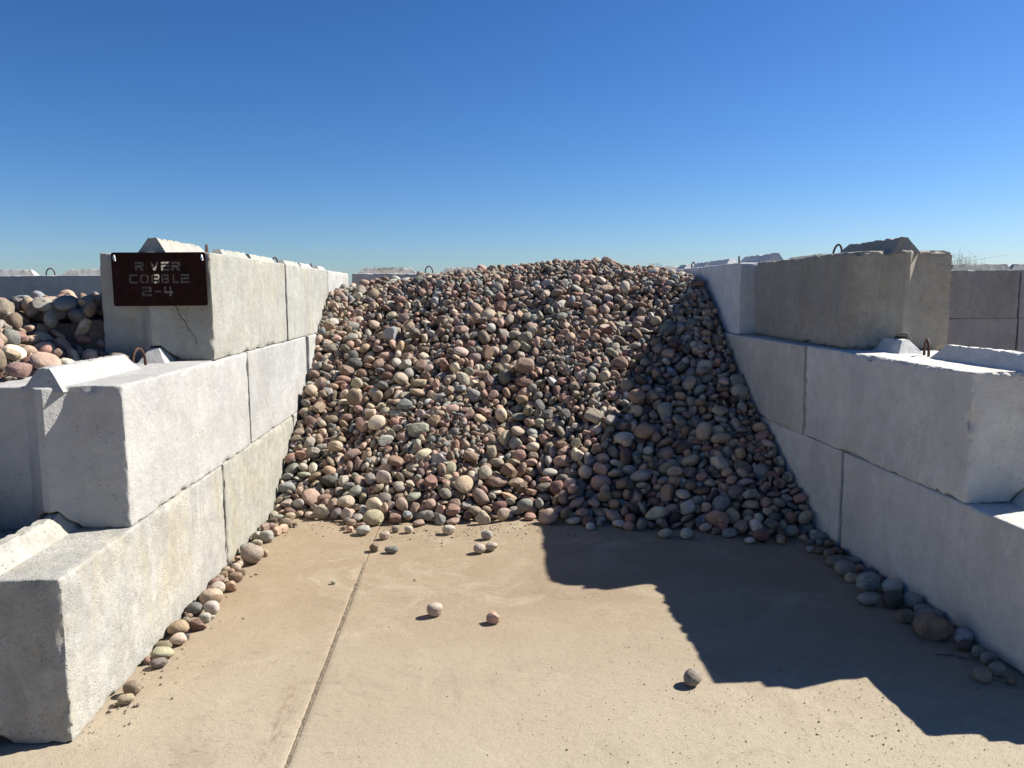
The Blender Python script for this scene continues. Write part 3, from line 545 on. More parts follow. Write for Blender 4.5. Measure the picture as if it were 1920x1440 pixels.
1613,5331,201,49,8,2,20,117,851,5392,115,-29,-40,-7,1,106,2008,7093,1306,23,44,-6,15,125,-132,6008,411,-18,37,2,29,123,-651,7805,1344,22,-3,-5,24,134,1931,6023,657,11,-23,41,13,104,56,7739,1440,44,-18,-16,24,141,-794,6678,725,30,-20,13,15,107,
-531,5636,199,-44,-8,5,18,92,1358,7902,1614,0,-14,48,0,159,1214,6593,881,-27,-7,-35,4,112,-1292,7376,1089,-12,2,36,21,119,-1019,6092,294,28,16,7,11,123,-2257,4319,1292,-13,-10,38,0,128,1072,5191,50,-23,-20,34,22,126,1983,5127,166,-42,-12,-21,24,82,
-960,7052,875,2,13,23,27,143,717,5982,376,-2,-8,20,2,165,1388,5313,84,-4,-1,28,4,123,924,6662,893,-35,-32,-15,13,135,1441,5455,239,35,26,-22,6,103,496,7157,1094,8,7,41,16,136,-931,7788,1280,11,9,30,19,157,1118,7333,1320,32,30,24,20,132,
-283,7424,1207,15,37,-24,3,130,-1080,5684,95,-15,28,-37,11,131,1130,5097,42,-10,35,-33,9,86,-586,7027,964,8,-5,-42,16,125,450,6612,740,-20,-11,-13,9,126,-2556,4622,1481,3,-17,42,27,80,-424,5534,149,44,24,4,1,121,-446,6637,761,-5,1,-43,17,165,
2032,5285,230,-24,-12,8,7,111,1567,5285,133,24,-31,22,24,105,969,8076,1655,-28,36,10,25,165,-43,7724,1380,-45,-2,4,13,135,-1326,6489,552,3,-27,41,26,110,1761,5333,217,-30,16,-24,16,103,1811,5427,309,-35,32,-8,19,101,2222,5494,360,-4,-36,12,24,93,
-824,6103,327,-7,43,16,14,112,362,6169,501,9,6,29,5,126,718,5462,197,37,26,-3,27,95,365,7617,1314,41,13,24,21,121,1783,6582,954,-26,-4,26,8,127,382,6539,620,-12,47,-6,3,151,-523,7425,1230,-43,-21,8,16,122,-2286,4197,1290,-23,-1,39,0,120,
1700,7178,1320,33,32,-17,24,114,714,5626,196,22,-6,-12,5,109,1926,6434,934,-4,-1,-7,0,126,710,6105,486,-40,-18,21,18,133,1875,5873,518,-10,-15,-41,9,137,486,6217,479,10,6,16,0,120,1913,6920,1162,-12,-34,33,15,122,1038,5612,270,-2,-15,-44,20,120,
1480,8515,1895,26,-39,-2,21,136,1055,7027,1114,30,11,-15,27,110,-654,5898,268,-13,-28,39,16,125,791,5235,31,10,-2,17,19,101,1664,5281,162,3,40,-21,20,123,522,5589,108,41,-28,1,20,135,1481,6799,1009,40,-6,1,19,136,-298,5474,112,-35,35,-5,15,97,
-835,5792,211,-3,16,-34,20,109,387,6390,576,8,1,11,10,140,1048,6417,747,0,22,-38,20,113,-773,7880,1368,-30,-40,-4,19,152,1582,5152,134,25,-33,20,6,86,-2040,4505,1257,-11,15,-9,17,105,1547,5046,29,-49,-6,-6,19,91,-144,6150,496,18,-15,-3,27,96,
2077,6364,850,10,-2,-5,21,93,722,6515,763,25,-2,35,9,107,-104,5600,130,-13,20,-44,15,102,-1347,7658,1268,-10,-26,-39,4,120,569,6112,425,-7,26,-1,6,121,-84,7428,1245,45,-22,4,21,109,755,5311,69,5,-5,-46,6,97,-533,6128,477,-3,26,-32,21,85,
1640,8089,1765,-3,49,11,3,146,-466,5786,244,48,-12,-6,4,111,1875,7029,1251,-40,19,-21,22,157,-1269,5671,80,-41,11,-11,2,116,1539,5372,229,47,-16,6,27,93,2066,6099,626,-23,41,11,12,125,-545,6960,893,6,9,-34,14,138,1239,6856,1061,44,-20,-12,2,165,
914,6767,963,-1,-10,45,27,113,-821,7077,967,20,-6,21,22,130,1692,6255,748,4,10,48,21,93,-1226,6806,725,38,1,-32,11,150,1896,5664,397,-32,24,17,7,112,1267,5114,40,44,-19,-7,18,107,177,6553,737,11,14,-46,0,111,1493,6673,983,26,-39,18,29,137,
1958,6849,1111,33,-10,10,25,108,1855,8023,1768,4,21,42,16,120,-965,5835,204,-30,35,3,8,109,-2409,4452,1418,-19,-46,-7,12,88,-1286,7159,927,3,9,45,9,125,420,6523,707,-2,0,-23,27,110,-574,7339,1062,30,37,3,8,165,1036,7105,1198,35,-15,-7,24,110,
-754,6034,307,9,-4,26,9,97,1285,5443,148,-5,-12,-41,1,124,-982,7360,1086,16,-7,-45,24,117,-2089,4580,1318,-15,-22,-33,15,65,901,7111,1183,-29,34,-12,15,122,948,5833,414,-19,21,25,6,93,-708,6752,741,1,42,17,2,136,-67,6054,415,-20,-13,-7,21,90,
-2307,4553,1377,-8,13,-16,17,102,-1404,6055,335,16,-8,4,24,91,1820,5349,270,-45,-12,-16,27,83,1583,7265,1324,6,-5,33,4,143,2036,5913,572,-37,23,22,29,114,1459,5120,28,-20,44,-6,18,97,2099,6185,707,-26,-1,-34,11,114,2026,6776,1098,-2,5,-1,9,121,
-876,6018,277,40,10,28,21,91,-1329,6080,354,-5,-33,-37,6,93,1854,5085,80,-25,-32,-26,27,109,1628,5420,281,-4,44,21,3,83,-229,5432,54,-20,36,15,3,116,-181,5716,231,-11,46,-16,15,89,246,6901,928,7,-14,47,21,102,1414,6477,863,-1,-47,-8,29,121,
713,7148,1117,39,1,-23,27,106,-1027,6543,567,-8,2,19,6,116,-704,8006,1523,-18,-3,17,14,139,630,5987,359,28,-17,37,20,107,-349,5441,42,21,45,3,0,148,1152,6705,954,-22,34,-19,21,110,1643,6925,1128,16,-32,33,24,121,1551,6060,556,-14,-12,-42,6,122,
-141,6847,948,-5,-37,25,9,107,797,5903,438,25,-30,31,21,84,1640,5907,524,34,16,15,8,113,1362,7049,1140,-2,19,3,20,155,2163,7146,1392,-18,38,-26,8,118,125,6580,665,-2,-44,16,1,122,851,7768,1584,1,49,-9,4,132,-346,7865,1498,22,25,36,27,122,
-1153,6516,560,21,45,6,27,105,-2535,4658,1531,8,-46,17,21,68,16,5397,79,-32,-38,4,25,111,-234,6907,971,-30,24,1,16,99,2087,5802,474,-4,-23,41,4,101,1891,7793,1686,15,-7,-47,9,137,1289,7535,1425,0,30,-17,21,116,1504,7073,1209,-6,21,-10,22,132,
-84,8318,1794,-16,43,19,15,121,544,6255,546,41,8,-6,19,96,-803,5691,105,2,37,11,16,95,442,5924,292,48,-2,6,5,124,-1121,6988,839,9,-49,0,29,142,-304,5355,59,-39,-19,-8,26,83,1249,6157,582,20,-25,38,15,104,710,6993,1022,-19,-6,43,6,120,
1315,5744,410,14,-9,-17,24,87,1635,6808,1094,38,24,21,24,106,-1223,6028,263,-30,34,-3,12,122,-1396,7052,883,-9,-7,-41,27,112,-761,6794,805,-30,-38,9,27,115,1165,5800,463,-42,-6,-8,24,82,-41,5493,89,-39,-31,-2,3,106,632,7846,1462,-42,13,11,12,149,
1077,6076,515,8,-8,13,24,105,442,5870,232,-36,-33,9,27,109,462,6380,629,-38,-6,24,24,96,265,5613,115,-45,-14,16,26,137,2044,6296,796,17,47,3,1,122,-824,6437,624,7,2,-37,21,88,106,6432,623,0,9,-20,13,129,-728,7046,911,-15,18,1,6,129,
2,5726,243,14,12,-24,0,96,-2139,3879,1200,-2,49,6,7,165,994,5169,28,-1,4,16,1,110,2013,6202,673,-36,-29,-18,28,155,778,6819,959,16,26,39,1,110,-540,8343,1721,36,18,17,7,159,309,5524,36,-3,-50,2,4,128,-1376,7245,999,23,-34,26,20,115,
465,5987,331,38,-30,5,21,85,1431,7802,1569,35,-26,0,29,165,1617,7417,1389,22,-37,-5,15,125,481,7974,1495,5,-12,48,1,160,-164,5887,355,-17,32,-7,4,110,195,7481,1260,21,13,6,24,106,-380,5779,259,-25,-29,22,24,94,540,5729,197,23,-40,17,18,104,
1414,6269,636,22,-4,17,12,133,-523,6110,394,-37,30,7,10,109,857,5565,127,2,21,-40,25,101,1033,5983,463,-15,-24,2,25,118,1754,7245,1392,-34,-32,-18,2,143,309,7026,993,22,7,-42,4,113,414,7359,1200,-47,16,0,14,134,1546,6516,913,37,26,18,8,110,
-690,7944,1436,-18,30,8,7,133,170,8384,1753,-45,12,16,19,134,526,5873,258,-35,-22,17,18,124,-649,7280,1099,5,-27,-1,4,136,-737,6960,875,33,38,-1,0,134,2067,5208,200,-2,-4,-47,28,121,1748,7777,1603,2,-5,-4,11,131,-913,5746,184,30,39,-5,4,106,
609,6038,384,9,-33,-37,18,118,-1143,8373,1627,13,2,-31,3,165,-1215,7319,1033,13,27,13,15,113,558,6549,721,10,-17,-31,14,133,1089,5400,168,9,-32,-9,24,82,-897,6384,430,-21,-42,-16,13,123,1821,6145,710,-10,-1,-32,14,113,1689,6375,860,21,-10,-43,24,100,
2210,6066,642,41,20,17,13,118,-410,5461,90,15,15,-40,16,75,2085,6534,918,-8,-11,10,16,105,476,5502,91,20,-25,18,0,79,832,7618,1452,-21,-25,-37,13,110,987,7495,1332,4,50,0,5,147,302,6653,740,26,3,41,9,104,-1107,7876,1330,8,-19,43,8,138,
-1304,8120,1480,15,-10,21,5,135,1745,5968,575,-22,-41,-13,22,118,1524,7557,1439,-16,-3,40,21,110,1671,6185,642,34,36,-5,5,125,1678,5384,244,-48,-13,6,8,90,1784,5178,121,2,-23,18,21,85,354,6697,777,-19,10,-20,16,102,427,5615,144,-40,-29,9,23,164,
1072,5747,320,-8,3,-18,4,101,314,5893,303,-7,-11,-46,5,112,1602,6528,843,-26,-41,7,9,107,1318,6649,885,-42,-12,1,27,96,1680,6242,684,0,15,44,18,119,427,6210,425,3,18,-23,9,111,-1318,5627,33,-9,3,-48,22,105,-1126,7963,1394,-3,-9,-24,9,124,
-131,5512,101,-47,15,-5,0,118,-375,5310,24,44,23,1,2,114,-10,8255,1728,-2,-6,50,3,165,1179,5311,88,0,27,-1,10,111,-495,5951,333,28,30,25,12,123,-33,5429,33,-1,7,-45,22,102,1762,5502,271,-42,27,3,25,104,799,5763,375,23,24,-31,6,78,
-349,6551,676,-5,21,-39,5,102,-666,7092,971,2,12,-32,29,135,-959,6028,234,-43,-16,-6,17,135,-1359,5701,78,8,-4,-41,26,101,-2320,4403,1309,-11,3,45,20,130,2106,5478,328,17,13,-34,5,113,581,5887,305,29,9,36,5,111,1710,6604,909,10,-46,-8,5,126,
-556,6648,727,-6,9,-47,11,113,865,8420,1825,-20,45,7,12,162,1124,7599,1470,21,11,-12,24,109,-295,8118,1674,-36,5,-16,15,118,-817,5467,26,-34,36,-1,10,119,-415,7283,1063,-15,2,7,29,134,694,8073,1602,-9,30,35,8,119,1771,6808,1131,15,-45,5,24,98,
2157,5102,146,-1,13,-5,28,113,-1400,6681,676,-26,-38,20,19,110,-1190,5904,227,11,-4,-48,20,107,-137,5338,22,1,0,-42,28,117,-583,7156,1009,-45,10,-7,18,129,663,5715,212,-12,-10,-34,27,112,1775,6214,699,17,-21,41,10,120,672,6468,694,-3,-20,15,15,94,
-624,5460,85,-12,-23,33,5,96,1433,6630,924,37,20,3,8,118,2217,5202,220,-27,39,-15,10,120,-460,8271,1677,0,-22,38,29,140,1076,7953,1622,-33,-35,6,17,165,862,7493,1368,-1,-11,48,20,121,2144,7002,1280,14,-44,4,25,112,-19,6900,893,30,-32,6,12,137,
1752,6142,630,-42,5,-25,17,131,-2317,4832,1533,38,-18,-25,27,83,-928,7218,982,40,-20,16,4,114,5,6325,524,2,16,-20,4,100,1991,4863,35,26,11,40,11,97,-936,5971,277,-21,29,-19,25,106,-1319,8230,1555,-3,-45,8,9,147,2036,5605,370,10,10,-36,7,98,
-1290,7305,1008,-8,-46,-2,26,120,1955,5615,393,16,-41,-23,11,144,1932,7178,1325,4,18,-32,8,123,1766,7844,1654,8,49,-1,14,143,766,6607,841,-25,43,3,14,110,-625,6338,562,-36,34,7,24,93,35,6222,463,5,6,46,0,108,678,5982,426,-46,-4,-1,11,94,
1838,6497,917,-20,42,5,10,112,-71,6439,624,9,5,-48,7,109,-25,6383,594,-12,-17,3,16,99,460,6229,554,-13,8,-12,22,103,1969,5229,179,1,-23,44,2,127,83,8190,1681,25,-11,25,14,115,-256,6347,613,39,-30,-6,8,128,111,6843,877,-4,25,43,16,96,
1633,7183,1243,28,5,-27,16,115,304,7993,1540,11,16,46,24,119,951,6884,1033,-40,14,9,21,84,82,6661,806,27,7,29,15,93,1169,6114,547,24,-2,-35,19,112,-1071,7249,1034,25,-11,30,19,107,54,7559,1351,14,36,-17,9,107,1199,6033,546,-16,11,39,8,89,
-1207,6409,465,-11,-41,13,9,109,-1229,6465,533,22,9,-15,22,92,-2748,5589,1555,-15,-37,15,21,141,1245,6299,686,30,-36,-10,8,113,-2188,4276,1281,1,45,-4,20,90,602,7174,1135,-6,-30,-3,5,122,1352,8095,1700,18,-44,-6,5,150,1043,6649,922,5,15,10,27,108,
-299,6676,823,19,31,24,6,103,1096,8162,1725,31,-39,-3,15,134,1118,7048,1179,1,-21,-29,15,101,928,7030,1093,-29,40,4,18,121,1444,6137,614,-37,29,16,24,85,1452,6899,1112,36,-34,9,18,118,204,6130,366,11,-44,13,18,112,1298,5937,447,-43,-18,12,6,127,
22,5771,190,11,15,-32,24,118,-1188,6257,373,8,-49,8,7,124,785,5855,364,-25,-7,-23,21,101,1757,5737,407,-14,-18,-33,19,105,1962,5027,128,17,36,30,22,80,1044,6513,811,-20,46,1,10,137,-829,6777,746,-39,-27,-1,25,129,1266,6026,541,-37,-4,-33,18,112,
692,6632,832,11,-42,-15,0,114,93,6253,504,30,20,-21,4,77,864,6411,749,-26,25,-34,22,107,2153,7477,1551,3,-8,38,23,156,550,7621,1355,-43,-14,1,5,117,2153,5178,180,-1,-50,2,26,97,1929,5955,599,6,12,48,12,103,2045,8089,1781,-3,1,49,3,143,
193,8065,1570,41,-22,-17,15,117,61,6549,637,-42,20,17,16,94,1509,5487,215,31,21,26,19,107,-1059,5817,117,0,0,-37,19,121,-1056,6494,520,41,18,-21,4,98,2070,6548,991,-18,-3,-1,21,81,-972,7852,1355,42,18,8,3,124,-528,5613,124,38,32,3,7,130,
-262,6840,852,-36,-10,-2,5,112,1395,6722,969,16,24,-33,24,88,419,7901,1432,-39,30,-7,21,105,1847,6057,605,3,-12,-33,25,114,1404,7288,1286,11,-46,-16,13,117,-596,6272,518,1,22,44,22,96,-72,6306,552,23,-18,-3,27,80,144,7912,1492,-19,-24,39,27,104,
827,7166,1164,-12,-33,-33,17,99,1912,4920,32,3,2,-10,0,118,1554,6902,1082,19,-33,-23,0,129,-855,7320,1084,-5,50,0,9,105,1617,7474,1456,-2,11,44,5,131,1827,6115,651,29,-34,1,11,93,-658,5997,325,13,-25,-26,11,129,1475,5946,516,-30,3,-30,26,93,
-1111,7503,1186,7,-1,-20,20,128,-1397,5923,224,10,48,-7,29,100,-1291,5991,281,38,-31,-4,29,113,2024,4930,67,-22,37,24,16,72,1692,5871,438,10,-20,42,18,120,1012,5440,152,-9,-43,24,0,94,-430,7192,1012,-18,15,-42,22,143,-163,6333,576,-7,-44,-15,28,107,
-430,7402,1157,-37,-6,-33,18,131,-467,8065,1587,-2,14,-32,9,120,1445,6395,799,2,-4,48,19,102,1686,6312,801,14,-46,4,27,90,2066,5699,431,0,41,-17,16,78,203,7203,1049,43,-14,-1,15,134,-985,5773,140,15,-41,-22,25,82,-1157,7327,1091,-22,-40,19,1,122,
1675,5573,331,-10,42,-13,20,99,1273,5824,385,-32,7,-38,5,128,-1144,8712,1698,-4,0,-49,15,126,-89,6590,793,0,6,49,6,100,-182,6776,856,-10,-14,-21,8,129,-304,7299,1100,-7,49,-2,27,111,-680,5671,184,-21,41,-15,19,89,1300,5666,367,5,-48,-1,0,92,
1918,6189,673,43,-25,-6,8,126,-585,7523,1272,44,17,15,21,102,340,6863,922,-24,6,-23,15,105,-326,6616,737,-16,34,-34,13,102,1010,6539,880,26,15,2,4,85,1646,7740,1554,-19,-35,11,22,130,-799,8020,1480,2,7,-32,26,146,-715,7364,1115,23,7,38,5,125,
-244,6288,563,36,-5,3,11,102,-1399,6377,479,-39,30,-2,25,114,-1267,6736,740,25,0,16,21,74,1797,5672,375,30,-12,13,4,113,1460,7235,1243,-16,-12,-1,9,132,581,8019,1553,7,-34,22,14,114,-371,8201,1688,7,25,-25,15,111,890,7698,1456,16,-34,-33,26,150,
1284,8324,1831,20,-40,0,29,125,-1263,7540,1167,38,-31,-7,16,115,1694,6071,623,-46,-16,6,27,85,1854,7225,1381,-34,-27,24,1,113,1472,7626,1472,16,-14,-35,24,112,2209,7535,1663,-5,-50,3,27,99,-1248,7625,1212,10,-49,1,20,131,-2449,4178,1367,8,-46,-14,2,144,
1894,5009,96,31,-39,-6,7,95,372,6364,498,13,-13,44,9,115,234,6252,466,25,-36,-23,25,124,-535,5753,239,-26,20,-16,13,105,1162,6308,669,21,-33,-30,12,108,-712,5764,159,5,-1,32,20,126,-698,6125,376,48,-14,-5,18,104,1600,6264,727,-12,-13,-39,8,106,
-945,6576,633,6,-5,45,15,85,569,7339,1228,18,-22,-4,8,114,-364,7462,1203,-27,8,13,22,117,1355,5476,233,-15,19,28,4,74,2217,5053,146,-49,-6,4,19,79,-1276,5946,232,2,2,49,17,109,-231,6165,511,-5,-7,-15,9,86,2214,6007,598,1,-10,24,11,103,
1047,5261,86,-32,14,36,24,73,-454,5661,214,-48,6,11,6,74,1201,5447,220,-10,-4,-11,5,88,626,7563,1329,-30,-31,-13,5,125,1441,5129,71,-1,46,-15,26,91,463,5734,163,14,14,27,7,120,-368,6734,772,0,-18,-47,24,107,-173,7429,1212,35,-6,31,8,102,
1899,6618,959,-11,-35,-9,12,129,312,7209,1069,7,11,-26,2,149,574,7424,1278,0,18,-44,12,133,-370,6915,936,13,15,-42,17,92,144,5426,27,-41,-28,5,25,102,2213,6556,955,-28,11,-4,16,78,-827,7949,1434,16,-45,8,28,142,289,7525,1304,-29,29,7,8,105,
1037,7659,1464,-12,-48,9,19,113,1283,6934,1102,-16,41,23,1,101,1953,6219,737,34,34,-3,1,106,-179,6562,781,-20,10,-44,21,74,825,6148,529,-8,17,-46,11,84,-765,8269,1588,13,13,-43,8,129,-45,8143,1674,37,-3,28,11,106,-1404,7396,1085,14,5,22,29,120,
-1223,6318,438,-18,-42,6,7,95,1484,5664,310,43,5,-9,15,124,1960,7469,1502,-43,22,-10,28,141,2080,6719,1041,-2,18,-38,22,110,1950,6297,747,31,24,-5,16,101,-621,8315,1647,-12,-41,24,16,101,-44,6234,500,-11,-19,21,6,89,1179,6237,620,18,10,3,3,105,
788,5468,78,-33,36,-10,10,152,-807,7009,906,-9,-7,-33,4,101,160,6342,498,-37,12,14,19,88,1317,5609,326,20,17,7,15,73,-1373,7113,947,-45,4,-17,4,102,-1368,6210,380,-16,8,45,16,80,-1083,6177,322,10,-25,-42,22,101,-1403,6280,451,7,8,-45,17,92,
-323,7970,1562,19,2,-21,24,114,603,5533,105,-24,-31,1,22,95,-1236,6539,528,4,-46,-17,17,148,843,6855,1001,27,27,25,8,106,-457,5380,63,22,0,-2,8,66,582,7106,1046,-31,13,-34,19,116,892,7347,1268,-4,-36,17,3,126,1520,7172,1289,-2,12,47,9,95,
-642,8169,1561,-43,5,-5,17,119,857,6565,844,-27,-8,-40,17,95,618,6984,981,-24,24,8,17,92,1445,7078,1154,10,3,-31,7,115,1164,7036,1101,5,-46,-16,4,97,-1089,6051,304,-10,-44,5,17,101,-560,7491,1193,13,5,17,2,165,-108,7228,1128,-3,-13,-38,7,112,
-1399,5787,92,9,-18,-46,29,105,-1411,7411,1171,38,20,23,9,98,-1042,8087,1436,6,-20,43,7,142,1561,5172,36,-11,48,0,12,136,-1087,6846,775,-31,10,-13,9,108,1501,6254,691,-21,40,-16,19,106,877,5279,22,4,-8,-17,26,102,659,7495,1370,-23,12,-39,21,84,
-603,6106,372,9,42,22,28,87,838,6291,644,-4,-17,-31,24,82,-4,7156,1070,-32,14,-10,12,126,305,7715,1351,-31,-35,2,18,153,2051,6246,754,-15,1,-23,19,86,-238,7367,1166,-10,-6,41,22,119,-819,5981,271,25,37,9,1,101,2183,7542,1606,-4,-49,6,23,149,
1451,7710,1524,36,33,-10,29,138,-1205,8189,1517,23,-40,-5,19,133,421,5524,34,-38,-32,5,27,96,-1130,7427,1112,-16,-15,34,14,133,-1281,5781,144,-17,22,38,8,72,566,6244,468,5,-19,27,17,102,1261,5655,298,-20,4,45,27,93,1596,4980,20,-43,23,1,18,70,
938,5972,442,0,1,-8,21,86,-273,7099,979,5,-2,-5,10,165,1716,5574,292,22,-5,-39,15,76,1678,6691,993,-33,-35,7,9,95,-201,6085,443,22,-3,29,23,95,1356,7716,1532,-29,-35,8,11,123,1805,7492,1473,19,28,-20,20,100,2050,5830,540,-3,1,13,1,98,
347,8332,1693,4,0,7,24,128,659,8417,1812,33,-20,32,7,123,2031,7765,1720,24,-42,-9,21,89,-106,5907,318,-8,-30,39,24,71,1705,5690,366,0,43,1,9,88,-1117,6671,591,-46,-18,-4,13,138,-1018,8187,1502,43,-21,-13,21,119,-2138,3973,1257,1,-4,-23,6,164,
-1157,8222,1561,-13,-35,33,3,120,-1390,7493,1233,30,-10,-31,9,109,606,5421,60,-31,39,6,2,133,1292,7471,1335,31,-19,-14,7,144,992,7735,1511,-17,39,-2,27,98,1146,7785,1533,42,6,6,20,111,1323,5459,196,34,33,-15,2,110,1251,7140,1235,41,-24,14,3,127,
1300,7141,1160,36,4,29,21,102,1263,8194,1735,-45,-21,0,0,135,631,8324,1728,-39,28,5,16,100,1181,8091,1672,42,14,11,19,112,1698,5784,407,45,13,-1,12,105,-1153,6925,793,-1,28,40,23,165,-1328,6409,475,29,-26,0,12,100,-619,6742,707,9,25,-29,28,141,
556,6383,588,21,-9,30,27,102,-355,6420,603,0,-23,37,20,106,790,6937,1020,4,-24,20,1,101,-401,6621,687,-25,41,11,5,114,2038,7009,1240,-14,15,-8,7,104,-1081,6708,679,-44,-24,2,10,133,1547,5798,439,-16,14,41,5,99,765,7522,1309,20,-39,-22,14,113,
2167,6775,1101,-32,23,2,21,68,1259,7823,1571,-2,-50,5,27,108,695,8198,1676,7,0,32,6,123,584,6792,917,38,-30,-10,6,92,-940,7507,1158,10,2,-16,6,96,1575,7010,1171,11,-26,35,19,85,-1191,6857,790,-5,2,-25,24,94,-1069,7533,1121,-13,-36,27,27,104,
1449,6349,713,25,24,32,10,139,-828,5638,45,-45,21,-9,11,130,-905,7131,933,-23,-43,9,13,144,488,6130,426,-45,20,10,23,133,1274,6372,732,26,28,-31,16,101,945,5471,189,10,24,-40,25,80,2074,5549,387,14,-6,-45,22,82,1492,6516,844,-24,36,-6,12,107,
-639,6235,479,21,-29,12,6,91,512,8312,1724,-8,29,-24,16,130,18,6080,381,-8,-26,40,15,81,672,7075,1053,12,47,-10,26,122,1959,7680,1663,6,18,46,9,95,-704,7726,1269,18,-45,-9,21,105,979,6429,762,-31,12,35,4,81,1482,7377,1307,-18,36,29,19,121,
874,8215,1728,-45,-1,4,19,102,1206,6485,781,16,9,26,6,97,1202,7103,1163,41,-11,18,9,118,-582,5528,91,23,-2,-33,11,80,-1080,6747,741,38,0,17,1,90,17,6694,824,44,16,7,6,88,-1242,5592,25,-1,-4,45,14,76,-772,5541,49,21,-2,44,12,105,
797,7802,1496,-24,-17,39,21,119,256,6362,500,-4,48,-5,12,123,242,6787,764,34,-36,0,19,117,-718,6500,628,-45,-17,-12,4,87,2023,5778,506,49,9,-4,1,91,1367,6499,802,49,4,-6,0,137,-269,7235,1066,46,15,9,2,131,1312,5520,235,15,31,-5,4,79,
931,8587,1907,-23,41,12,14,123,1200,5138,25,37,-32,-7,1,86,-547,5907,279,14,6,-35,7,100,267,5535,97,27,-38,14,5,83,1917,7286,1381,14,38,27,2,151,710,6894,963,1,-8,8,22,101,1577,7120,1238,7,2,48,10,123,1554,6407,769,-5,11,23,25,121,
-977,7998,1461,5,-23,31,13,99,1770,6709,1002,-11,-11,10,5,98,-1313,6114,289,12,48,-2,13,123,-1264,6995,854,-16,27,28,4,86,-2236,4834,1490,3,6,49,26,117,-1151,6204,340,-1,-19,-42,22,98,1369,5116,26,49,3,8,17,87,453,7084,1031,-24,17,-40,8,107,
1780,5425,238,6,50,-1,29,109,2209,7714,1701,3,-10,35,12,144,2161,7911,1730,5,0,7,26,165,514,5569,42,37,-32,12,25,129,182,6408,530,-41,17,22,14,96,327,7450,1199,12,-19,45,28,143,578,6699,812,-7,46,-17,17,115,772,5835,276,-1,-10,32,15,83,
1856,5746,408,-9,-8,48,24,95,867,7245,1218,-18,-8,-8,11,96,-978,6431,499,-3,-25,10,29,89,158,6948,929,-11,1,-33,11,111,252,8682,1853,49,-2,-5,9,111,140,5582,128,24,-40,7,27,66,1354,5684,289,-40,-21,-17,14,145,409,5576,95,-7,9,-16,1,129,
-932,7318,1022,-41,-26,-12,2,156,-517,7422,1119,-37,2,-8,21,96,92,8492,1803,5,22,42,8,115,-849,6628,647,32,-35,-13,27,87,93,5427,75,-46,19,0,14,76,629,6575,763,18,35,4,26,106,720,6762,909,9,-38,-7,19,91,281,8419,1743,-13,-45,-1,24,119,
-614,7928,1455,15,23,24,16,104,1831,6648,990,-22,35,3,25,93,694,6405,645,-12,41,24,7,83,753,7620,1350,-6,-1,49,10,148,1533,5221,103,13,25,39,11,110,1430,7402,1371,-23,13,37,24,83,-1324,7730,1322,20,2,19,5,103,455,7684,1311,22,-2,45,24,101,
110,7509,1332,-21,43,-13,20,106,104,8074,1603,2,36,31,18,86,1273,7034,1107,-34,36,5,21,123,406,5790,187,26,38,16,21,78,-206,5627,171,-44,-2,14,28,115,1599,5681,387,25,-31,25,7,94,169,5645,142,1,3,13,17,95,271,5952,339,-20,41,-15,12,101,
2022,5082,124,29,34,-22,19,84,1235,7220,1265,1,0,-49,11,106,1217,7750,1518,7,-7,-39,7,130,-198,8379,1783,-32,-24,14,16,107,1765,8018,1712,-48,10,0,13,117,-937,6962,829,42,25,-6,4,111,-784,6224,400,-3,-30,-2,22,85,-267,5970,388,-13,31,-4,22,93,
672,7489,1288,6,-11,-16,6,100,758,5524,129,-18,-13,15,4,115,207,6588,669,26,5,4,19,76,-35,7941,1526,-40,20,18,13,91,-1268,5920,160,-15,43,13,25,97,-1139,6079,275,26,22,35,9,90,-292,6463,642,2,-4,-21,2,137,75,7202,1048,-16,17,-4,9,140,
-549,5465,54,12,-46,15,26,110,1812,5598,385,-16,24,4,1,108,-23,6543,640,11,-10,39,13,97,859,5912,383,-11,12,-40,14,105,1461,5384,128,-30,31,10,8,100,1,7224,1121,46,7,14,14,103,-193,6517,703,46,-6,19,2,123,-855,6183,397,-12,30,-30,15,69,
797,6194,566,-22,7,39,11,91,-93,7750,1456,39,23,13,9,95,-987,6392,438,41,25,6,3,106,755,7870,1575,-37,-28,3,25,111,-728,6365,496,7,-16,18,15,118,1395,8700,1912,-16,-41,-16,27,129,871,6931,1048,-7,11,-9,24,86,1004,5888,430,2,-16,21,18,84,
2223,5277,238,8,-10,-10,11,75,30,7957,1537,44,4,-18,7,97,853,6084,469,8,13,-48,26,72,1095,6941,1052,-19,-40,-9,19,88,744,7371,1236,38,-29,12,0,104,-1331,7450,1128,-1,-49,8,21,98,-1155,5555,25,3,3,-6,25,96,1857,6432,827,16,-21,-21,8,147,
-1043,6299,429,-12,14,-46,9,74,1792,6381,757,39,-2,28,21,90,-1412,6533,530,14,47,-7,0,90,1824,5014,75,23,-24,-2,14,85,1591,5521,228,-1,49,9,12,101,745,7677,1428,31,15,30,7,129,2092,6437,884,-5,-4,1,11,100,1365,6132,592,17,-10,-43,16,80,
332,6608,649,-7,10,32,3,104,1095,8336,1800,25,6,-37,26,108,79,5913,302,15,-7,-47,22,88,485,6506,647,-19,-12,13,14,119,1658,8384,1842,7,5,31,26,150,1100,8453,1854,-23,40,7,0,116,-88,6962,980,-21,-8,30,6,96,-978,6313,386,-20,-44,5,2,106,
-230,8182,1707,4,-28,-41,15,95,-1113,6630,635,-40,-30,-5,14,88,482,7662,1369,-34,-26,8,18,108,-474,5688,168,16,6,0,12,124,2129,5873,521,-19,-35,-3,18,90,-1420,5577,27,11,6,33,29,86,-2115,4727,1501,9,-6,-3,19,106,-36,5883,279,15,-45,3,27,88,
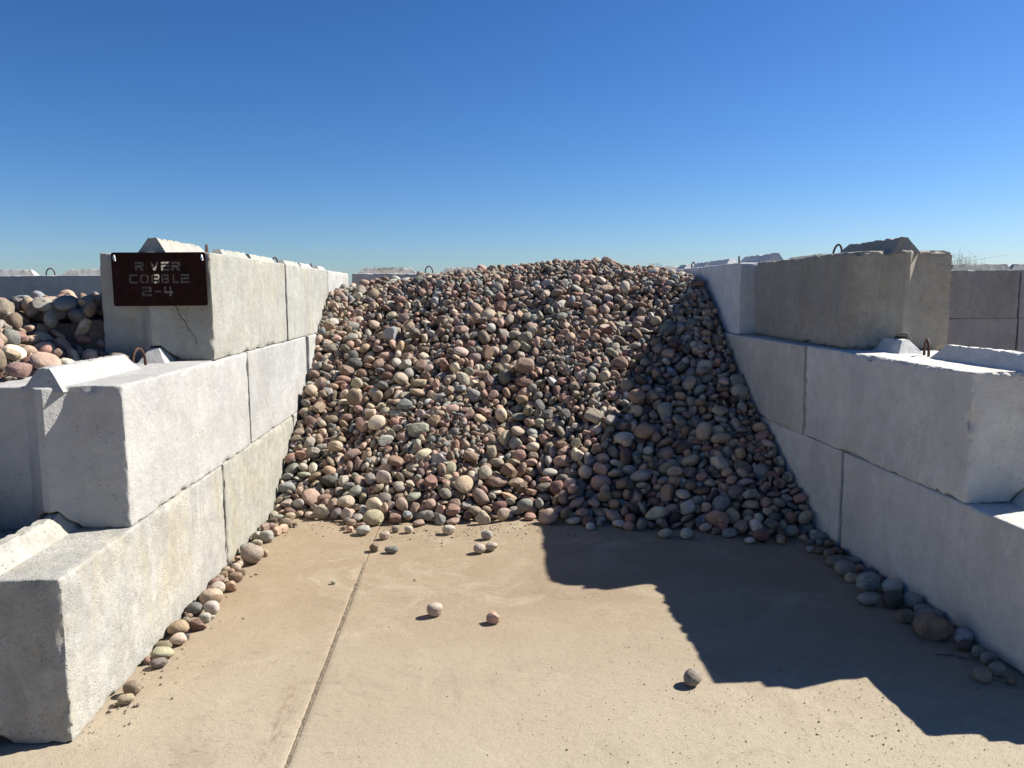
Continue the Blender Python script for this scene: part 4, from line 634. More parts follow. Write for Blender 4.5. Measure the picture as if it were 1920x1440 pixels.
-463,6329,556,-17,-6,-46,10,131,-86,6142,448,5,11,-48,25,90,-741,6606,638,-33,7,18,5,84,1349,8468,1854,-21,45,5,25,160,-677,6298,506,16,-5,29,15,80,-904,8191,1505,-17,-45,-5,16,107,-654,6820,785,3,-4,42,17,111,10,6165,437,24,-35,1,9,72,
135,8698,1851,-43,-23,8,27,123,887,5926,438,-35,32,9,20,68,1364,8327,1801,14,6,-40,2,123,1236,8482,1884,-6,0,4,0,127,1702,5808,448,48,-4,-4,23,97,-1091,6347,414,2,-38,-32,1,114,1344,7617,1453,-16,18,34,16,92,2082,7137,1340,48,-9,-8,3,109,
2062,6883,1165,13,-17,-24,7,101,-268,5550,137,2,-13,-39,16,73,-1260,7793,1288,-4,16,-46,3,116,-265,6766,793,23,41,16,25,112,-1166,6691,658,30,-40,-2,14,95,-903,6688,685,12,40,-11,26,91,1518,6620,928,-21,13,42,9,79,-632,5712,154,22,-21,-32,25,106,
1953,7009,1205,12,45,17,4,102,-809,8179,1532,9,-17,46,12,129,-287,7787,1431,-39,-4,5,28,91,-304,8270,1721,31,-27,-10,21,110,-547,6364,539,31,39,-2,8,109,1885,7375,1436,-44,-21,-5,21,76,-873,7057,882,13,20,21,3,114,2113,5904,584,0,7,43,26,88,
-33,7335,1190,32,-30,-21,13,106,522,6609,798,19,12,-11,19,71,785,6486,749,37,3,9,5,67,-467,7992,1524,3,44,11,7,99,63,6141,391,-6,23,-38,1,87,-584,5651,164,43,-23,10,15,68,-206,5971,388,37,-9,-32,14,74,987,8496,1849,-50,-2,4,20,144,
-539,8818,1775,1,-41,-27,21,106,1350,5861,411,-36,24,-22,3,131,-429,6540,638,10,-13,-13,6,95,802,6577,797,8,-16,15,3,90,-980,7683,1196,26,11,38,1,126,852,7091,1109,0,-48,-15,10,107,-221,5538,106,-30,40,-3,13,90,770,7058,1077,32,-5,-34,15,85,
88,5640,158,14,18,40,19,85,-991,8539,1653,23,44,7,24,124,390,6070,374,-7,-19,-42,24,77,1094,6365,691,-36,31,11,0,72,-483,6628,707,-27,33,-24,15,74,1530,6000,545,9,42,-26,26,82,661,6785,897,28,-38,12,22,90,919,6578,824,3,-15,24,13,82,
1731,7596,1484,-3,-13,18,17,121,-334,6942,881,-6,-21,4,4,107,1166,8254,1759,30,10,-23,20,96,1598,6670,965,6,-12,-48,26,98,222,7614,1317,45,5,12,8,98,-565,7881,1415,19,43,9,1,108,1583,6838,1028,-16,-26,0,9,93,2086,6802,1151,-38,-1,27,23,121,
1789,7284,1344,-42,18,-2,9,126,1252,5486,178,-15,-28,-20,9,77,-1170,6760,727,35,9,32,13,91,-829,5752,131,42,-12,5,20,123,-2450,4500,1401,-38,-7,23,29,83,-2747,5038,1557,-21,-29,35,21,120,2109,5081,114,-50,5,-2,1,89,666,6102,423,-38,-23,-10,0,97,
261,5694,137,-5,3,32,29,98,916,6186,584,35,0,-26,6,93,-121,5670,186,0,14,-7,24,103,599,8162,1618,-42,-19,-15,10,123,-2,6952,959,2,37,-4,4,96,719,7454,1252,17,45,3,25,112,340,8724,1859,-21,-36,-2,9,109,494,8026,1578,5,6,-47,22,105,
-660,7185,1043,-23,-17,29,21,72,1021,7535,1379,-13,6,8,13,100,-451,5440,30,0,1,-42,9,88,1980,5926,518,-43,-15,-6,22,99,-801,7394,1107,2,-4,11,8,92,-432,7941,1477,-20,40,-1,11,98,-888,8231,1584,-38,-21,-20,5,87,536,8666,1846,-6,-5,18,29,117,
1330,5583,269,-11,-7,-48,9,78,2086,7399,1491,-37,-5,-7,12,82,-1048,6272,366,-33,35,10,26,122,-1420,6745,735,33,16,30,4,89,-1343,6707,699,-27,5,-28,22,91,1556,5729,339,-11,-47,-14,24,92,827,7008,1068,25,-7,15,5,86,-195,6450,664,25,-26,34,21,74,
1273,8084,1663,-5,-39,24,24,90,1869,7729,1603,-7,-14,47,10,129,89,6917,866,42,5,6,0,138,2201,5454,315,-21,27,9,18,55,2042,5340,259,-4,-27,-38,18,73,1183,7008,1154,-38,-19,16,24,78,-202,6706,840,4,39,11,15,69,1029,6906,1047,14,-40,15,2,94,
1147,7130,1230,43,-24,-4,20,104,1986,6095,653,6,-7,35,17,116,543,6734,885,19,-42,-9,1,95,1877,5579,337,-13,19,-24,24,83,1215,5829,424,-7,-31,11,5,82,2023,7652,1613,2,-1,2,0,95,77,6070,351,-27,-26,25,6,71,1575,8331,1814,5,-23,-34,16,91,
-1418,6269,406,-36,33,6,23,103,-1136,8130,1479,-1,-10,-39,13,121,178,6723,745,33,-35,4,18,120,-504,6488,598,-47,15,6,19,93,546,5984,298,-30,8,-23,21,79,-546,6206,459,-23,41,17,4,114,-899,7851,1353,23,-29,-6,18,93,273,6593,673,38,-8,31,1,90,
1652,6350,754,-19,40,23,23,135,911,7895,1616,13,7,40,28,165,-213,6932,893,2,49,8,1,114,1463,6054,518,25,-39,-18,27,103,-114,5440,24,-4,-1,-30,18,87,1620,7854,1611,-41,20,-19,19,110,-1178,6350,406,-1,-47,-17,6,84,-96,8016,1607,2,41,-24,11,95,
2074,7739,1664,-34,30,-7,29,98,-1353,7550,1184,7,44,-20,9,81,-1235,7221,961,-19,-13,43,3,104,-1415,5725,95,-44,-14,-13,3,64,-465,7350,1085,-1,39,-15,27,99,-626,6574,622,2,-48,12,11,129,1685,7259,1351,-42,0,25,6,114,-101,7530,1282,-5,4,44,22,117,
772,7580,1420,-22,26,-30,16,91,2161,5241,209,5,48,-8,2,79,-590,7380,1140,-8,-5,40,26,130,-707,6882,822,-41,29,-3,28,120,-43,7033,960,37,12,-31,17,124,-1357,8661,1647,33,29,16,15,135,1637,6491,894,-6,0,9,27,70,883,6253,614,-20,40,1,9,68,
-857,7874,1302,27,8,-37,6,88,2150,5020,94,12,35,-26,11,100,-1203,8015,1439,-20,-41,-11,0,91,-2101,4260,1206,11,-20,-25,4,115,-2564,4707,1479,7,-3,8,19,113,1689,7646,1514,-24,39,-12,23,165,1987,5852,482,24,-7,-6,19,104,823,7322,1209,-38,28,1,17,120,
638,6899,933,-20,-45,0,28,104,1934,5909,561,-35,4,-17,22,79,2216,6956,1247,27,-18,-34,5,84,-383,6851,870,-34,13,-18,11,81,301,6470,590,-23,-1,-30,27,93,2012,6942,1201,43,-3,-21,10,91,-1190,7033,874,-24,-23,13,23,121,-287,7172,1028,-13,-4,33,28,121,
50,6958,927,25,9,-35,7,85,2115,6034,596,29,-26,-27,2,103,-548,6812,787,1,-9,37,10,93,-2202,4558,1292,35,-4,-22,7,67,959,5440,80,49,5,-6,28,110,-1230,6646,568,11,0,-42,26,107,-1376,7946,1395,-33,-35,-8,5,101,-431,5522,67,-30,-22,-30,8,100,
1573,6481,793,1,8,-3,12,115,-427,5620,148,10,-13,31,10,99,2104,5288,211,-29,-39,-11,17,68,-187,7189,1062,-8,-21,-36,19,90,1516,5090,43,38,-18,27,13,73,1217,7276,1314,-17,-9,32,29,107,1522,6968,1138,30,5,-39,15,85,1722,6039,543,38,-5,-24,8,101,
1411,7551,1374,16,47,-1,1,144,419,7624,1257,2,48,-12,6,105,1197,8329,1801,-6,6,-49,3,121,966,7325,1287,-2,-7,-26,12,103,-700,6066,344,-40,-17,19,11,81,-317,8056,1608,1,44,24,19,91,361,8195,1644,8,26,38,0,91,628,6147,445,27,-24,32,1,75,
1805,5862,453,-19,-45,-7,6,94,2019,6761,1036,5,23,-44,23,86,-1048,6644,628,-11,29,-27,7,79,-494,7671,1280,-21,-41,9,3,100,-1367,5904,173,-3,-19,-46,3,114,1835,5238,158,7,46,7,24,73,-759,5950,238,15,-8,3,28,122,675,5839,234,-47,-7,2,8,102,
1155,7288,1237,-13,-7,-15,24,106,1061,6734,946,-11,8,45,0,103,-338,6785,831,8,14,-25,29,94,950,8402,1826,26,8,-26,12,92,1919,7554,1530,-25,41,-8,12,107,380,8418,1744,-29,-30,26,7,128,-835,6259,405,13,-19,-21,0,98,888,6136,527,20,-27,-37,1,67,
-826,8749,1701,11,-45,-19,25,145,330,6417,527,33,20,-11,10,101,525,7850,1454,-23,-42,9,3,110,893,7746,1533,42,-24,11,4,89,998,7600,1378,10,-25,42,26,113,-936,8820,1741,34,2,-2,15,99,-523,7836,1387,-15,44,-13,11,99,-909,6285,394,-10,34,-30,4,77,
371,6658,713,-12,40,-22,6,84,-1209,7938,1378,32,33,20,11,102,-896,6865,775,-9,-1,45,28,116,-417,7763,1383,29,-40,2,8,86,30,7340,1202,15,12,-45,16,67,-1179,7274,966,43,9,-18,15,88,-1396,7769,1315,27,10,9,4,95,-1119,5622,45,44,16,-16,3,122,
-1202,7105,865,24,14,6,0,125,-873,5895,208,-31,-33,19,25,124,2121,6635,1002,-11,17,-30,15,103,620,8530,1809,-42,-26,-8,3,146,-803,6382,453,14,-4,-3,25,72,801,5359,42,27,35,23,4,93,-1284,5853,159,1,-15,34,2,98,-614,6591,685,-3,7,-49,0,104,
-999,6621,615,-19,-35,9,0,91,1721,5942,488,12,33,-35,11,109,-86,5974,365,28,35,13,5,79,974,7081,1154,-34,26,18,15,65,2126,7794,1698,-14,32,-8,12,111,-347,7196,1004,-12,-22,21,11,95,-925,8596,1698,47,-9,-2,8,91,-129,7023,1021,-9,7,-36,10,114,
-528,8060,1526,-43,-4,-6,25,81,1264,7683,1494,-42,-10,13,9,71,1405,7568,1442,-20,5,-37,22,94,556,6658,748,1,46,15,19,85,-1339,7878,1377,12,46,-8,24,75,-1265,7909,1371,18,-39,25,21,67,409,8672,1824,43,9,-17,20,91,-1228,6749,653,-13,-16,-44,23,139,
-2313,4771,1496,4,41,-28,12,106,-717,5690,101,47,-10,-1,7,120,-314,5767,252,-11,18,-32,19,90,568,6782,832,17,11,-44,13,110,-712,5828,263,0,-18,-46,5,86,236,5448,36,-20,-42,-18,10,111,-340,6060,405,3,-16,41,16,65,1061,7813,1511,-32,-14,18,16,110,
1588,6720,1014,-29,5,39,26,88,-132,6285,543,16,26,-16,13,60,114,7528,1272,0,0,29,20,99,1998,7290,1408,18,2,44,29,88,2068,8393,1807,-31,-39,4,16,124,2035,6466,836,-47,6,-5,1,81,-1070,5638,90,7,42,-15,13,76,-816,6312,436,-15,5,8,28,90,
-1022,6450,460,18,-44,-10,28,97,-21,7592,1298,-28,4,-29,2,97,-739,7354,1054,-23,-43,-6,13,105,2104,7254,1413,-13,-43,20,11,79,1981,5360,229,-47,9,-10,18,69,17,5951,279,-2,15,-47,10,91,1048,7872,1566,-5,1,-41,4,97,-1158,7193,915,9,0,-10,8,128,
-361,7611,1295,3,-18,-32,28,102,-1277,8443,1624,23,43,8,21,87,-1422,5727,35,-39,-8,16,20,64,232,6683,697,7,-18,-13,29,102,1401,5537,213,-37,7,-4,15,118,1138,6021,474,6,3,-49,17,129,-162,7128,1024,47,-8,14,15,91,74,7026,915,0,-20,39,15,109,
-99,5767,269,34,35,8,26,70,-140,6740,800,9,-21,-4,19,89,332,5710,105,-46,-16,-7,17,114,616,6640,794,26,29,3,22,86,706,5426,152,-7,-7,9,2,72,-261,5730,227,6,33,-34,10,79,51,8374,1749,-24,-42,-7,10,157,-722,8704,1696,-20,39,23,14,155,
-793,7831,1298,-40,28,7,6,86,-166,7259,1090,19,-17,42,19,96,549,6060,343,32,-32,-21,20,79,2234,5699,502,-24,-18,19,19,64,-597,6149,414,-40,-26,14,26,85,452,8731,1833,42,-19,7,22,136,2225,6154,689,-4,18,17,18,72,107,6601,743,20,18,32,0,75,
-1311,7109,878,-3,10,7,2,124,712,7815,1540,-20,1,-39,16,70,1061,5408,88,-12,-21,-43,10,127,1216,5382,86,-40,11,27,17,82,-869,7936,1368,-17,-31,14,18,106,192,5719,144,-47,12,10,6,85,-1317,5915,208,44,23,-6,13,76,-1082,7614,1180,-21,-29,33,24,108,
-583,5845,242,-37,0,29,2,75,-495,6276,514,-9,-34,-28,5,96,1979,6031,578,10,-5,-37,6,112,1812,6797,1033,8,-13,-20,5,96,1980,6367,779,-27,-31,-7,24,83,1123,6484,787,-18,29,-20,12,90,50,7531,1224,42,9,8,2,116,138,7099,955,48,8,-1,19,92,
2171,7621,1640,-17,46,-7,27,95,-665,6626,667,-39,16,20,20,79,1698,7461,1403,4,-36,-35,13,90,-871,7390,1134,40,20,18,8,83,-781,8440,1670,32,37,8,25,96,724,8517,1827,-30,29,-10,17,111,783,8254,1735,25,42,-3,20,106,1649,7961,1660,-44,-16,-16,4,99,
1620,5824,419,24,15,41,0,105,-381,7409,1142,14,-17,-23,28,112,1684,6560,838,10,-13,35,10,97,2000,6900,1163,-37,-25,18,17,99,-747,6189,385,19,-21,-37,12,89,2123,7668,1660,-35,28,-21,25,103,95,7976,1534,-20,-21,37,25,85,572,7294,1122,33,-12,-24,11,119,
1570,7723,1498,11,-14,-10,20,100,-843,6753,653,47,-15,-3,13,138,328,8508,1773,25,-42,9,25,126,-1059,8663,1700,20,-19,-31,6,91,669,7791,1496,10,-16,-43,3,86,-929,6618,563,3,-22,-41,6,95,-1419,8229,1579,-28,18,-35,21,65,-714,6555,587,6,2,25,18,115,
55,7373,1122,30,14,29,6,88,-1089,8026,1446,-18,-41,-19,29,83,-1364,6337,415,42,23,-13,20,94,-1318,5799,95,30,-36,-1,1,73,-1212,7873,1320,5,-14,48,25,83,-2164,3641,1175,5,18,-30,24,165,1073,5610,204,-5,-49,9,25,115,-999,7581,1132,-41,-17,-19,9,113,
534,7049,984,-12,-31,33,1,123,1137,5638,227,-10,6,-3,23,120,-196,6660,763,17,-10,1,4,116,-457,6131,429,4,1,-42,8,88,1285,7311,1254,-11,31,35,0,140,1951,5078,89,-6,-4,49,14,95,-56,7310,1115,-44,0,1,3,115,1757,7431,1417,-20,34,30,5,88,
-826,8870,1718,-11,21,28,27,154,725,7326,1187,-9,-5,36,17,110,1517,8361,1828,38,20,21,1,129,-899,6225,363,11,20,-44,15,86,-846,7509,1151,40,16,6,7,96,1622,6382,798,-25,-9,17,12,76,-123,7869,1512,39,18,-24,20,78,-296,5600,145,16,42,-15,22,69,
1476,6135,559,31,39,-4,17,88,532,7748,1389,45,10,-8,1,116,1383,7473,1339,-14,-11,37,29,103,1227,8408,1840,23,-44,1,14,109,16,8012,1583,-8,-48,8,20,102,955,6501,792,-32,20,15,1,64,1030,6870,1008,-33,20,11,6,55,1563,6341,738,-18,4,-14,15,68,
-2126,4552,1252,19,8,-18,4,108,-62,5829,254,13,-41,19,7,93,1757,7708,1558,-20,-5,44,9,78,-1231,5690,34,30,29,5,24,67,-1210,6683,621,40,-28,-1,17,102,-881,7036,788,18,-1,-41,14,116,223,6082,315,-10,12,-11,16,93,244,5758,88,-4,19,-46,20,146,
353,5637,108,-30,32,-23,17,66,-1135,7292,1007,30,-32,6,1,90,-2436,4297,1353,-6,4,-32,23,113,-930,5730,85,-24,-14,36,0,165,895,7587,1381,-7,43,9,26,125,414,7027,944,11,-48,-9,16,141,682,7736,1428,-23,37,-16,23,158,1861,6222,733,-32,26,-22,0,92,
-812,7664,1254,1,6,-49,19,104,-840,7587,1194,50,0,5,27,117,816,5791,310,15,15,38,5,81,1797,8106,1751,17,-2,-7,8,98,1082,8675,1894,-17,1,-30,1,137,-750,6120,349,34,-26,-23,9,68,1480,5209,45,18,-15,-44,27,97,-945,6339,412,-16,-21,-41,10,78,
-135,8281,1723,-40,-27,1,5,86,103,6305,497,26,-16,7,5,97,1893,6082,657,-14,8,-47,9,77,1877,7945,1712,-12,-43,-21,5,96,-574,8249,1609,11,-9,12,28,92,207,6824,856,28,18,26,16,72,398,7988,1545,-12,-5,29,7,93,1224,7444,1360,11,16,-33,1,75,
1211,8054,1629,48,11,2,0,95,-280,6945,939,-25,-41,6,4,72,-65,7992,1570,-3,26,-41,7,83,2083,7616,1620,14,-32,-13,11,82,-936,6919,787,26,-38,19,25,89,-1413,6944,793,-28,27,-30,11,109,-914,6772,716,0,-26,26,20,86,-95,6974,905,13,2,11,29,123,
-1028,7872,1278,15,7,-12,23,96,1823,4924,20,43,26,0,2,92,632,7345,1175,1,16,-41,27,92,1224,6692,915,6,-31,27,19,90,1754,5272,164,34,1,-26,22,105,205,7295,1080,12,46,-15,0,135,1621,5352,153,10,1,4,28,107,838,6662,884,-11,-18,-41,7,70,
11,7434,1183,-5,-10,39,4,126,1002,5767,280,23,-13,3,6,81,625,8647,1867,25,-43,8,25,106,-1322,5739,44,-45,16,3,10,153,-531,6023,358,-15,2,33,20,72,413,6844,872,48,-8,-5,18,91,1012,5488,193,-5,14,-40,3,64,1446,8426,1837,25,2,24,5,100,
730,7773,1498,16,9,-45,10,81,1350,7151,1212,40,-4,-30,13,96,1602,5402,225,-32,35,-6,25,60,-2178,4491,1273,-2,5,-48,23,111,745,7236,1156,28,15,26,22,102,1003,7325,1244,-20,41,-21,26,90,825,7406,1258,23,44,4,9,77,-862,6996,848,46,17,-2,23,98,
369,8178,1581,-19,46,-3,2,122,-707,7620,1225,33,35,-9,16,109,177,7157,980,43,10,-11,14,110,-1192,5650,22,-49,-11,2,12,88,29,5883,251,-20,-14,41,16,68,214,7521,1187,46,-20,-3,1,124,1404,7169,1204,14,-46,-1,21,57,559,5671,69,15,14,-41,6,106,
440,7536,1213,-1,-38,24,22,127,517,5855,176,20,0,32,26,100,-408,6949,885,29,38,14,17,112,1149,5847,412,1,8,-38,10,119,-75,7387,1170,20,38,9,24,92,-169,7042,957,-22,38,-2,3,110,1088,8078,1662,9,-25,-34,15,97,1906,6744,1018,2,-48,4,22,76,
-908,7446,1101,-46,-16,6,27,105,1576,7523,1383,-43,-21,-11,2,117,935,6458,755,26,11,-37,19,55,1004,6615,860,5,-10,43,25,99,-2388,4921,1510,-15,-19,-37,3,106,1510,7998,1647,5,-24,35,22,120,803,8569,1847,-7,47,-2,8,124,1217,5438,174,26,-37,13,23,71,
170,5799,226,0,33,35,26,92,-1326,6805,709,-10,12,-11,27,132,687,5385,26,-7,0,3,13,136,1330,7241,1251,-10,25,-35,19,80,-1173,6034,224,-3,-3,46,6,80,1597,7814,1544,11,-14,20,18,83,-1008,7384,998,25,-16,-28,12,116,-1303,8345,1599,39,26,11,4,98,
-2244,3846,1232,-34,-36,0,26,120,-2591,5209,1555,42,14,-18,15,113,1946,5293,206,46,-5,-5,8,81,106,5854,282,-6,17,-47,15,78,-28,5599,88,20,22,14,9,76,182,8223,1670,-5,-11,42,26,100,794,8337,1766,10,-14,32,4,86,1084,5933,401,2,-12,47,7,93,
1902,8323,1842,29,-39,12,4,94,-394,7114,950,-3,21,-44,5,117,-495,7123,962,-4,27,-26,6,109,1438,8320,1804,30,-35,-19,6,85,-515,7725,1335,33,36,7,29,84,2083,5005,117,-14,11,14,22,73,446,6303,476,-21,-38,-19,14,98,1448,7133,1209,-45,-20,4,12,88,
-465,6424,581,42,-7,23,14,84,999,6031,464,-16,32,35,7,71,2024,7432,1488,-15,43,8,26,77,651,7205,1100,-20,23,-20,10,89,1196,7950,1604,-9,48,-11,18,77,1647,7784,1623,-2,-30,-39,11,67,243,7260,1150,2,-23,25,8,68,350,7107,997,-15,19,-19,9,105,
-632,5483,23,12,48,3,16,70,278,5849,167,22,45,0,24,128,891,5489,114,-5,48,-4,16,113,1677,5479,255,49,-1,-10,29,124,-539,6841,747,-12,-47,-13,13,131,1109,6174,590,16,13,-46,15,101,-646,7474,1135,-30,23,-32,9,113,1180,5292,20,-40,-30,1,17,96,
-618,7720,1285,-4,40,-21,16,94,-869,6550,611,-1,25,-41,14,88,1022,6974,1062,-41,8,6,23,115,1650,5739,378,-2,-15,-13,3,104,-780,8595,1697,-18,40,-16,26,126,-703,6738,670,-13,-3,41,4,89,695,6307,575,-2,40,30,17,71,-936,6505,496,-17,44,12,5,138,
709,6053,421,42,-8,14,17,99,144,5618,55,-16,14,-26,10,135,-22,5783,277,13,42,-20,26,67,1010,7393,1284,21,9,45,27,90,-444,8705,1766,-38,-15,-5,4,101,-2768,6056,1556,2,29,24,5,151,948,5910,382,4,0,0,6,95,1636,5435,207,31,-4,-15,10,106,
1524,7730,1523,-14,-23,34,3,87,1063,7295,1270,42,-22,-11,2,87,680,7265,1136,-40,29,7,12,108,2012,7193,1350,7,32,-20,11,89,243,8004,1492,9,3,45,17,115,30,7593,1274,-7,38,-16,13,83,191,8464,1792,-14,9,2,19,88,281,7131,1038,23,-41,1,26,80,
953,7850,1532,14,-45,16,6,110,1772,6937,1170,1,-21,-39,14,81,-1259,8037,1413,-43,-22,-7,28,104,435,8542,1768,8,-7,42,26,102,984,7267,1201,23,-3,-34,26,85,-341,7256,1045,-21,33,-30,11,80,265,6182,378,-27,42,5,25,101,1646,6755,973,8,26,-33,12,102,
1219,7572,1379,8,-28,-6,26,111,-2081,4371,1195,14,31,17,10,97,1877,6028,559,11,-10,-34,2,122,-143,7342,1131,4,24,-34,4,94,877,7438,1298,-11,-18,-5,11,84,272,7128,977,9,8,35,6,110,1398,6650,876,-37,24,24,28,98,-636,7599,1208,32,-17,-34,3,98,
-216,7321,1104,0,-18,32,13,88,870,8694,1884,-6,23,-30,15,130,1067,5479,156,-22,-44,-4,13,83,1007,7935,1574,34,-8,35,23,116,917,5768,267,7,-19,31,3,110,1807,8500,1833,-17,-26,-14,20,105,1880,5447,270,13,-1,48,10,101,2057,5162,146,-12,-46,-15,13,105,
299,7532,1228,-3,13,-48,13,119,1997,7395,1464,15,-36,12,10,60,-897,7734,1208,-46,-8,5,8,90,-1069,7453,1068,-35,35,-5,17,123,-870,8457,1645,9,-13,-46,4,70,414,7127,1000,-20,-38,7,1,94,-1175,7537,1134,-3,-9,-48,4,94,-1318,5994,197,-48,5,-2,20,94,
1078,5712,256,1,-10,30,16,90,1979,6667,990,-2,-7,-46,4,99,-622,7064,893,-38,29,11,0,104,754,6375,651,-20,-22,-29,24,55,1538,5379,136,-32,-35,-16,20,84,-4,6849,830,18,25,-30,15,89,1594,8015,1690,-15,-11,37,4,106,-417,8453,1733,24,-42,-9,11,155,
616,6435,634,-21,-1,-9,23,93,-704,7171,968,-38,-16,-11,1,101,-820,6964,825,-4,9,38,2,100,-982,8654,1708,-4,-14,-32,24,92,737,8423,1787,-19,44,9,1,90,-2476,5163,1525,41,-11,2,10,165,-524,6588,653,-24,-32,-30,17,117,-938,8387,1598,22,-35,20,11,112,
-224,7165,1019,-11,13,47,6,64,1625,6683,922,-6,-9,17,22,89,2183,7049,1306,-10,13,-37,17,98,1802,7620,1520,-12,-41,21,2,87,-1070,7769,1247,24,-14,-24,1,81,1450,6201,590,-39,27,12,16,85,2178,5939,553,35,-27,-22,7,81,-776,6798,689,3,18,-23,23,138,
1612,6190,698,44,-1,22,12,67,-1411,7179,966,10,-21,14,22,69,-1283,6697,683,22,-28,0,1,86,-930,5945,196,-38,-13,24,4,69,982,7143,1141,-48,3,3,10,103,-2477,4844,1475,-31,39,1,5,95,1184,5524,164,-3,2,12,20,103,-2236,4442,1248,19,-35,6,17,135,
200,5597,81,29,7,37,14,81,1488,6886,1039,-20,35,8,13,98,230,6486,630,16,-36,-25,14,98,-20,6003,380,45,-21,-7,18,84,-340,7023,925,-25,17,40,9,104,1281,7965,1597,38,-4,26,14,117,376,7704,1384,-9,24,-22,4,95,1391,5640,333,-13,-37,-23,1,59,
-91,6685,768,-12,-10,-6,11,120,319,6952,931,3,-45,19,14,101,844,6476,765,-24,-18,-35,2,70,1760,7015,1168,-8,-44,-11,7,93,1033,8606,1865,-6,-2,-40,9,114,-1322,6451,500,34,-25,9,10,80,209,7383,1183,17,-18,-4,5,67,776,5925,354,24,-26,33,27,83,
1770,6432,857,23,-5,32,5,84,-1314,6597,553,22,-8,-2,9,86,-888,8656,1691,4,50,0,29,102,154,6474,553,16,1,15,23,89,-823,5827,151,11,46,14,9,95,1128,5959,434,2,-20,-46,6,81,425,8108,1555,41,-28,2,19,98,782,8711,1889,16,-17,-35,22,102,
1714,6892,1090,-26,-14,27,22,92,-1400,8199,1523,-7,-4,-32,20,105,1370,6271,698,40,21,13,8,90,-966,8067,1475,22,6,-13,12,99,1164,7404,1298,1,-12,10,29,118,-1135,6599,539,8,-5,39,25,104,-1035,6574,509,-38,29,7,28,100,229,6884,792,12,3,35,11,103,
-1175,7594,1164,45,2,0,7,100,540,5752,115,18,44,8,8,96,1273,5295,46,-36,34,8,1,152,1478,5290,106,23,16,0,2,123,1246,5562,196,-3,0,-1,17,123,410,7391,1134,-8,-48,-7,5,105,1656,6139,592,9,3,48,28,132,2106,5958,551,25,-5,0,25,90,
-909,6102,279,-10,42,25,1,84,-873,8039,1438,-22,-10,-39,27,109,-337,5643,138,6,47,14,10,67,466,8391,1729,-43,-14,-2,8,90,555,7506,1255,44,12,-3,18,119,662,6748,852,46,-15,0,28,83,170,8152,1620,-21,21,-35,22,97,-639,5822,197,10,-1,-38,26,115,
-560,8120,1546,1,-15,44,26,76,1842,6989,1178,1,8,28,12,105,1509,6673,893,-24,40,12,5,87,1595,7571,1472,-17,15,-16,4,81,1715,5638,326,11,45,-16,2,92,589,7791,1413,4,14,23,13,101,1479,8255,1794,-30,0,14,13,89,-1273,8751,1665,-33,-28,10,7,113,
-687,8295,1594,-42,-18,-18,13,77,-419,8324,1733,28,41,6,12,103,-1296,7725,1252,24,2,-17,26,87,510,5948,228,15,-12,10,10,99,-1234,5787,83,11,-16,40,12,129,-1429,6230,343,-32,-24,23,17,82,631,7475,1218,-34,-31,-19,26,80,-288,5528,77,4,-16,38,17,85,
-1284,6434,462,-34,-4,-23,22,70,-1307,7847,1332,-49,-8,-4,28,127,-1361,8495,1594,8,-25,-42,0,134,-2348,4265,1314,-2,-5,-50,12,134,1816,6571,879,-4,-4,38,0,101,-766,6676,636,-24,-22,23,22,115,327,6033,350,1,50,-3,20,98,-1102,6810,687,-27,-1,-12,4,106,
-297,6683,743,-9,-16,46,7,92,-926,7987,1381,-8,-44,11,10,119,602,8234,1659,-5,-43,-25,12,84,-971,6243,351,-32,17,-16,27,68,-1046,7103,852,-4,-22,5,23,141,515,7636,1272,2,5,-38,29,90,1524,7837,1550,9,21,-40,26,92,281,6160,329,9,0,13,25,72,
491,8651,1798,1,-1,-39,5,86,-546,7789,1339,41,14,9,0,71,214,7327,1142,18,-37,-14,1,82,-1393,7322,1028,-9,-33,-36,7,94,-715,6451,536,9,31,37,19,91,1237,5735,280,13,-10,15,29,84,1201,8793,1922,-50,4,-1,12,106,-256,7885,1502,-1,-3,-5,25,66,
1364,6857,995,-2,-5,-49,29,90,1653,6821,1008,-41,-1,-7,22,75,-293,5645,163,-1,24,-3,29,55,1222,5808,316,-36,-32,-9,17,77,-1212,6095,256,-43,-21,-10,26,83,-2582,4540,1475,-46,17,1,17,118,-2716,4718,1557,6,4,-40,25,109,1328,6057,529,26,36,14,20,143,
-719,6244,437,11,-28,30,18,95,687,5456,58,-11,-6,-33,8,87,629,5661,134,34,-35,-6,7,162,1311,5753,336,36,30,6,18,113,137,6081,318,17,-7,36,17,98,1664,6470,800,0,10,49,9,82,-855,6850,711,-37,-30,3,0,137,2171,6393,831,26,-11,20,8,102,
125,5806,171,-29,7,20,16,73,477,8149,1589,6,-18,45,8,95,474,6315,550,13,-16,26,0,87,2201,8096,1759,-6,-48,-8,10,127,-1407,8121,1493,12,-32,-34,1,98,1405,8014,1649,-21,-4,21,7,126,1707,7051,1161,37,24,23,7,87,1338,7877,1534,7,-11,-46,10,119,
255,8337,1696,-38,-3,16,6,80,337,6678,666,-36,-34,0,27,75,1692,7897,1640,-39,7,5,6,74,-1407,7837,1347,-5,33,-36,12,90,140,5773,129,5,-42,27,12,82,1584,8543,1877,-4,-8,-27,10,109,-1395,6165,316,42,12,15,16,118,-829,8312,1579,-7,28,-9,12,89,
-658,6818,720,18,3,-45,14,105,-108,6235,504,-18,-10,10,2,81,638,7161,1056,-24,-43,-7,11,78,952,7658,1407,48,0,2,7,120,1417,5623,243,15,12,-42,3,102,-1351,6396,429,-7,8,-12,5,73,-176,5427,25,9,-18,11,10,60,1814,8217,1802,5,-14,-44,22,82,
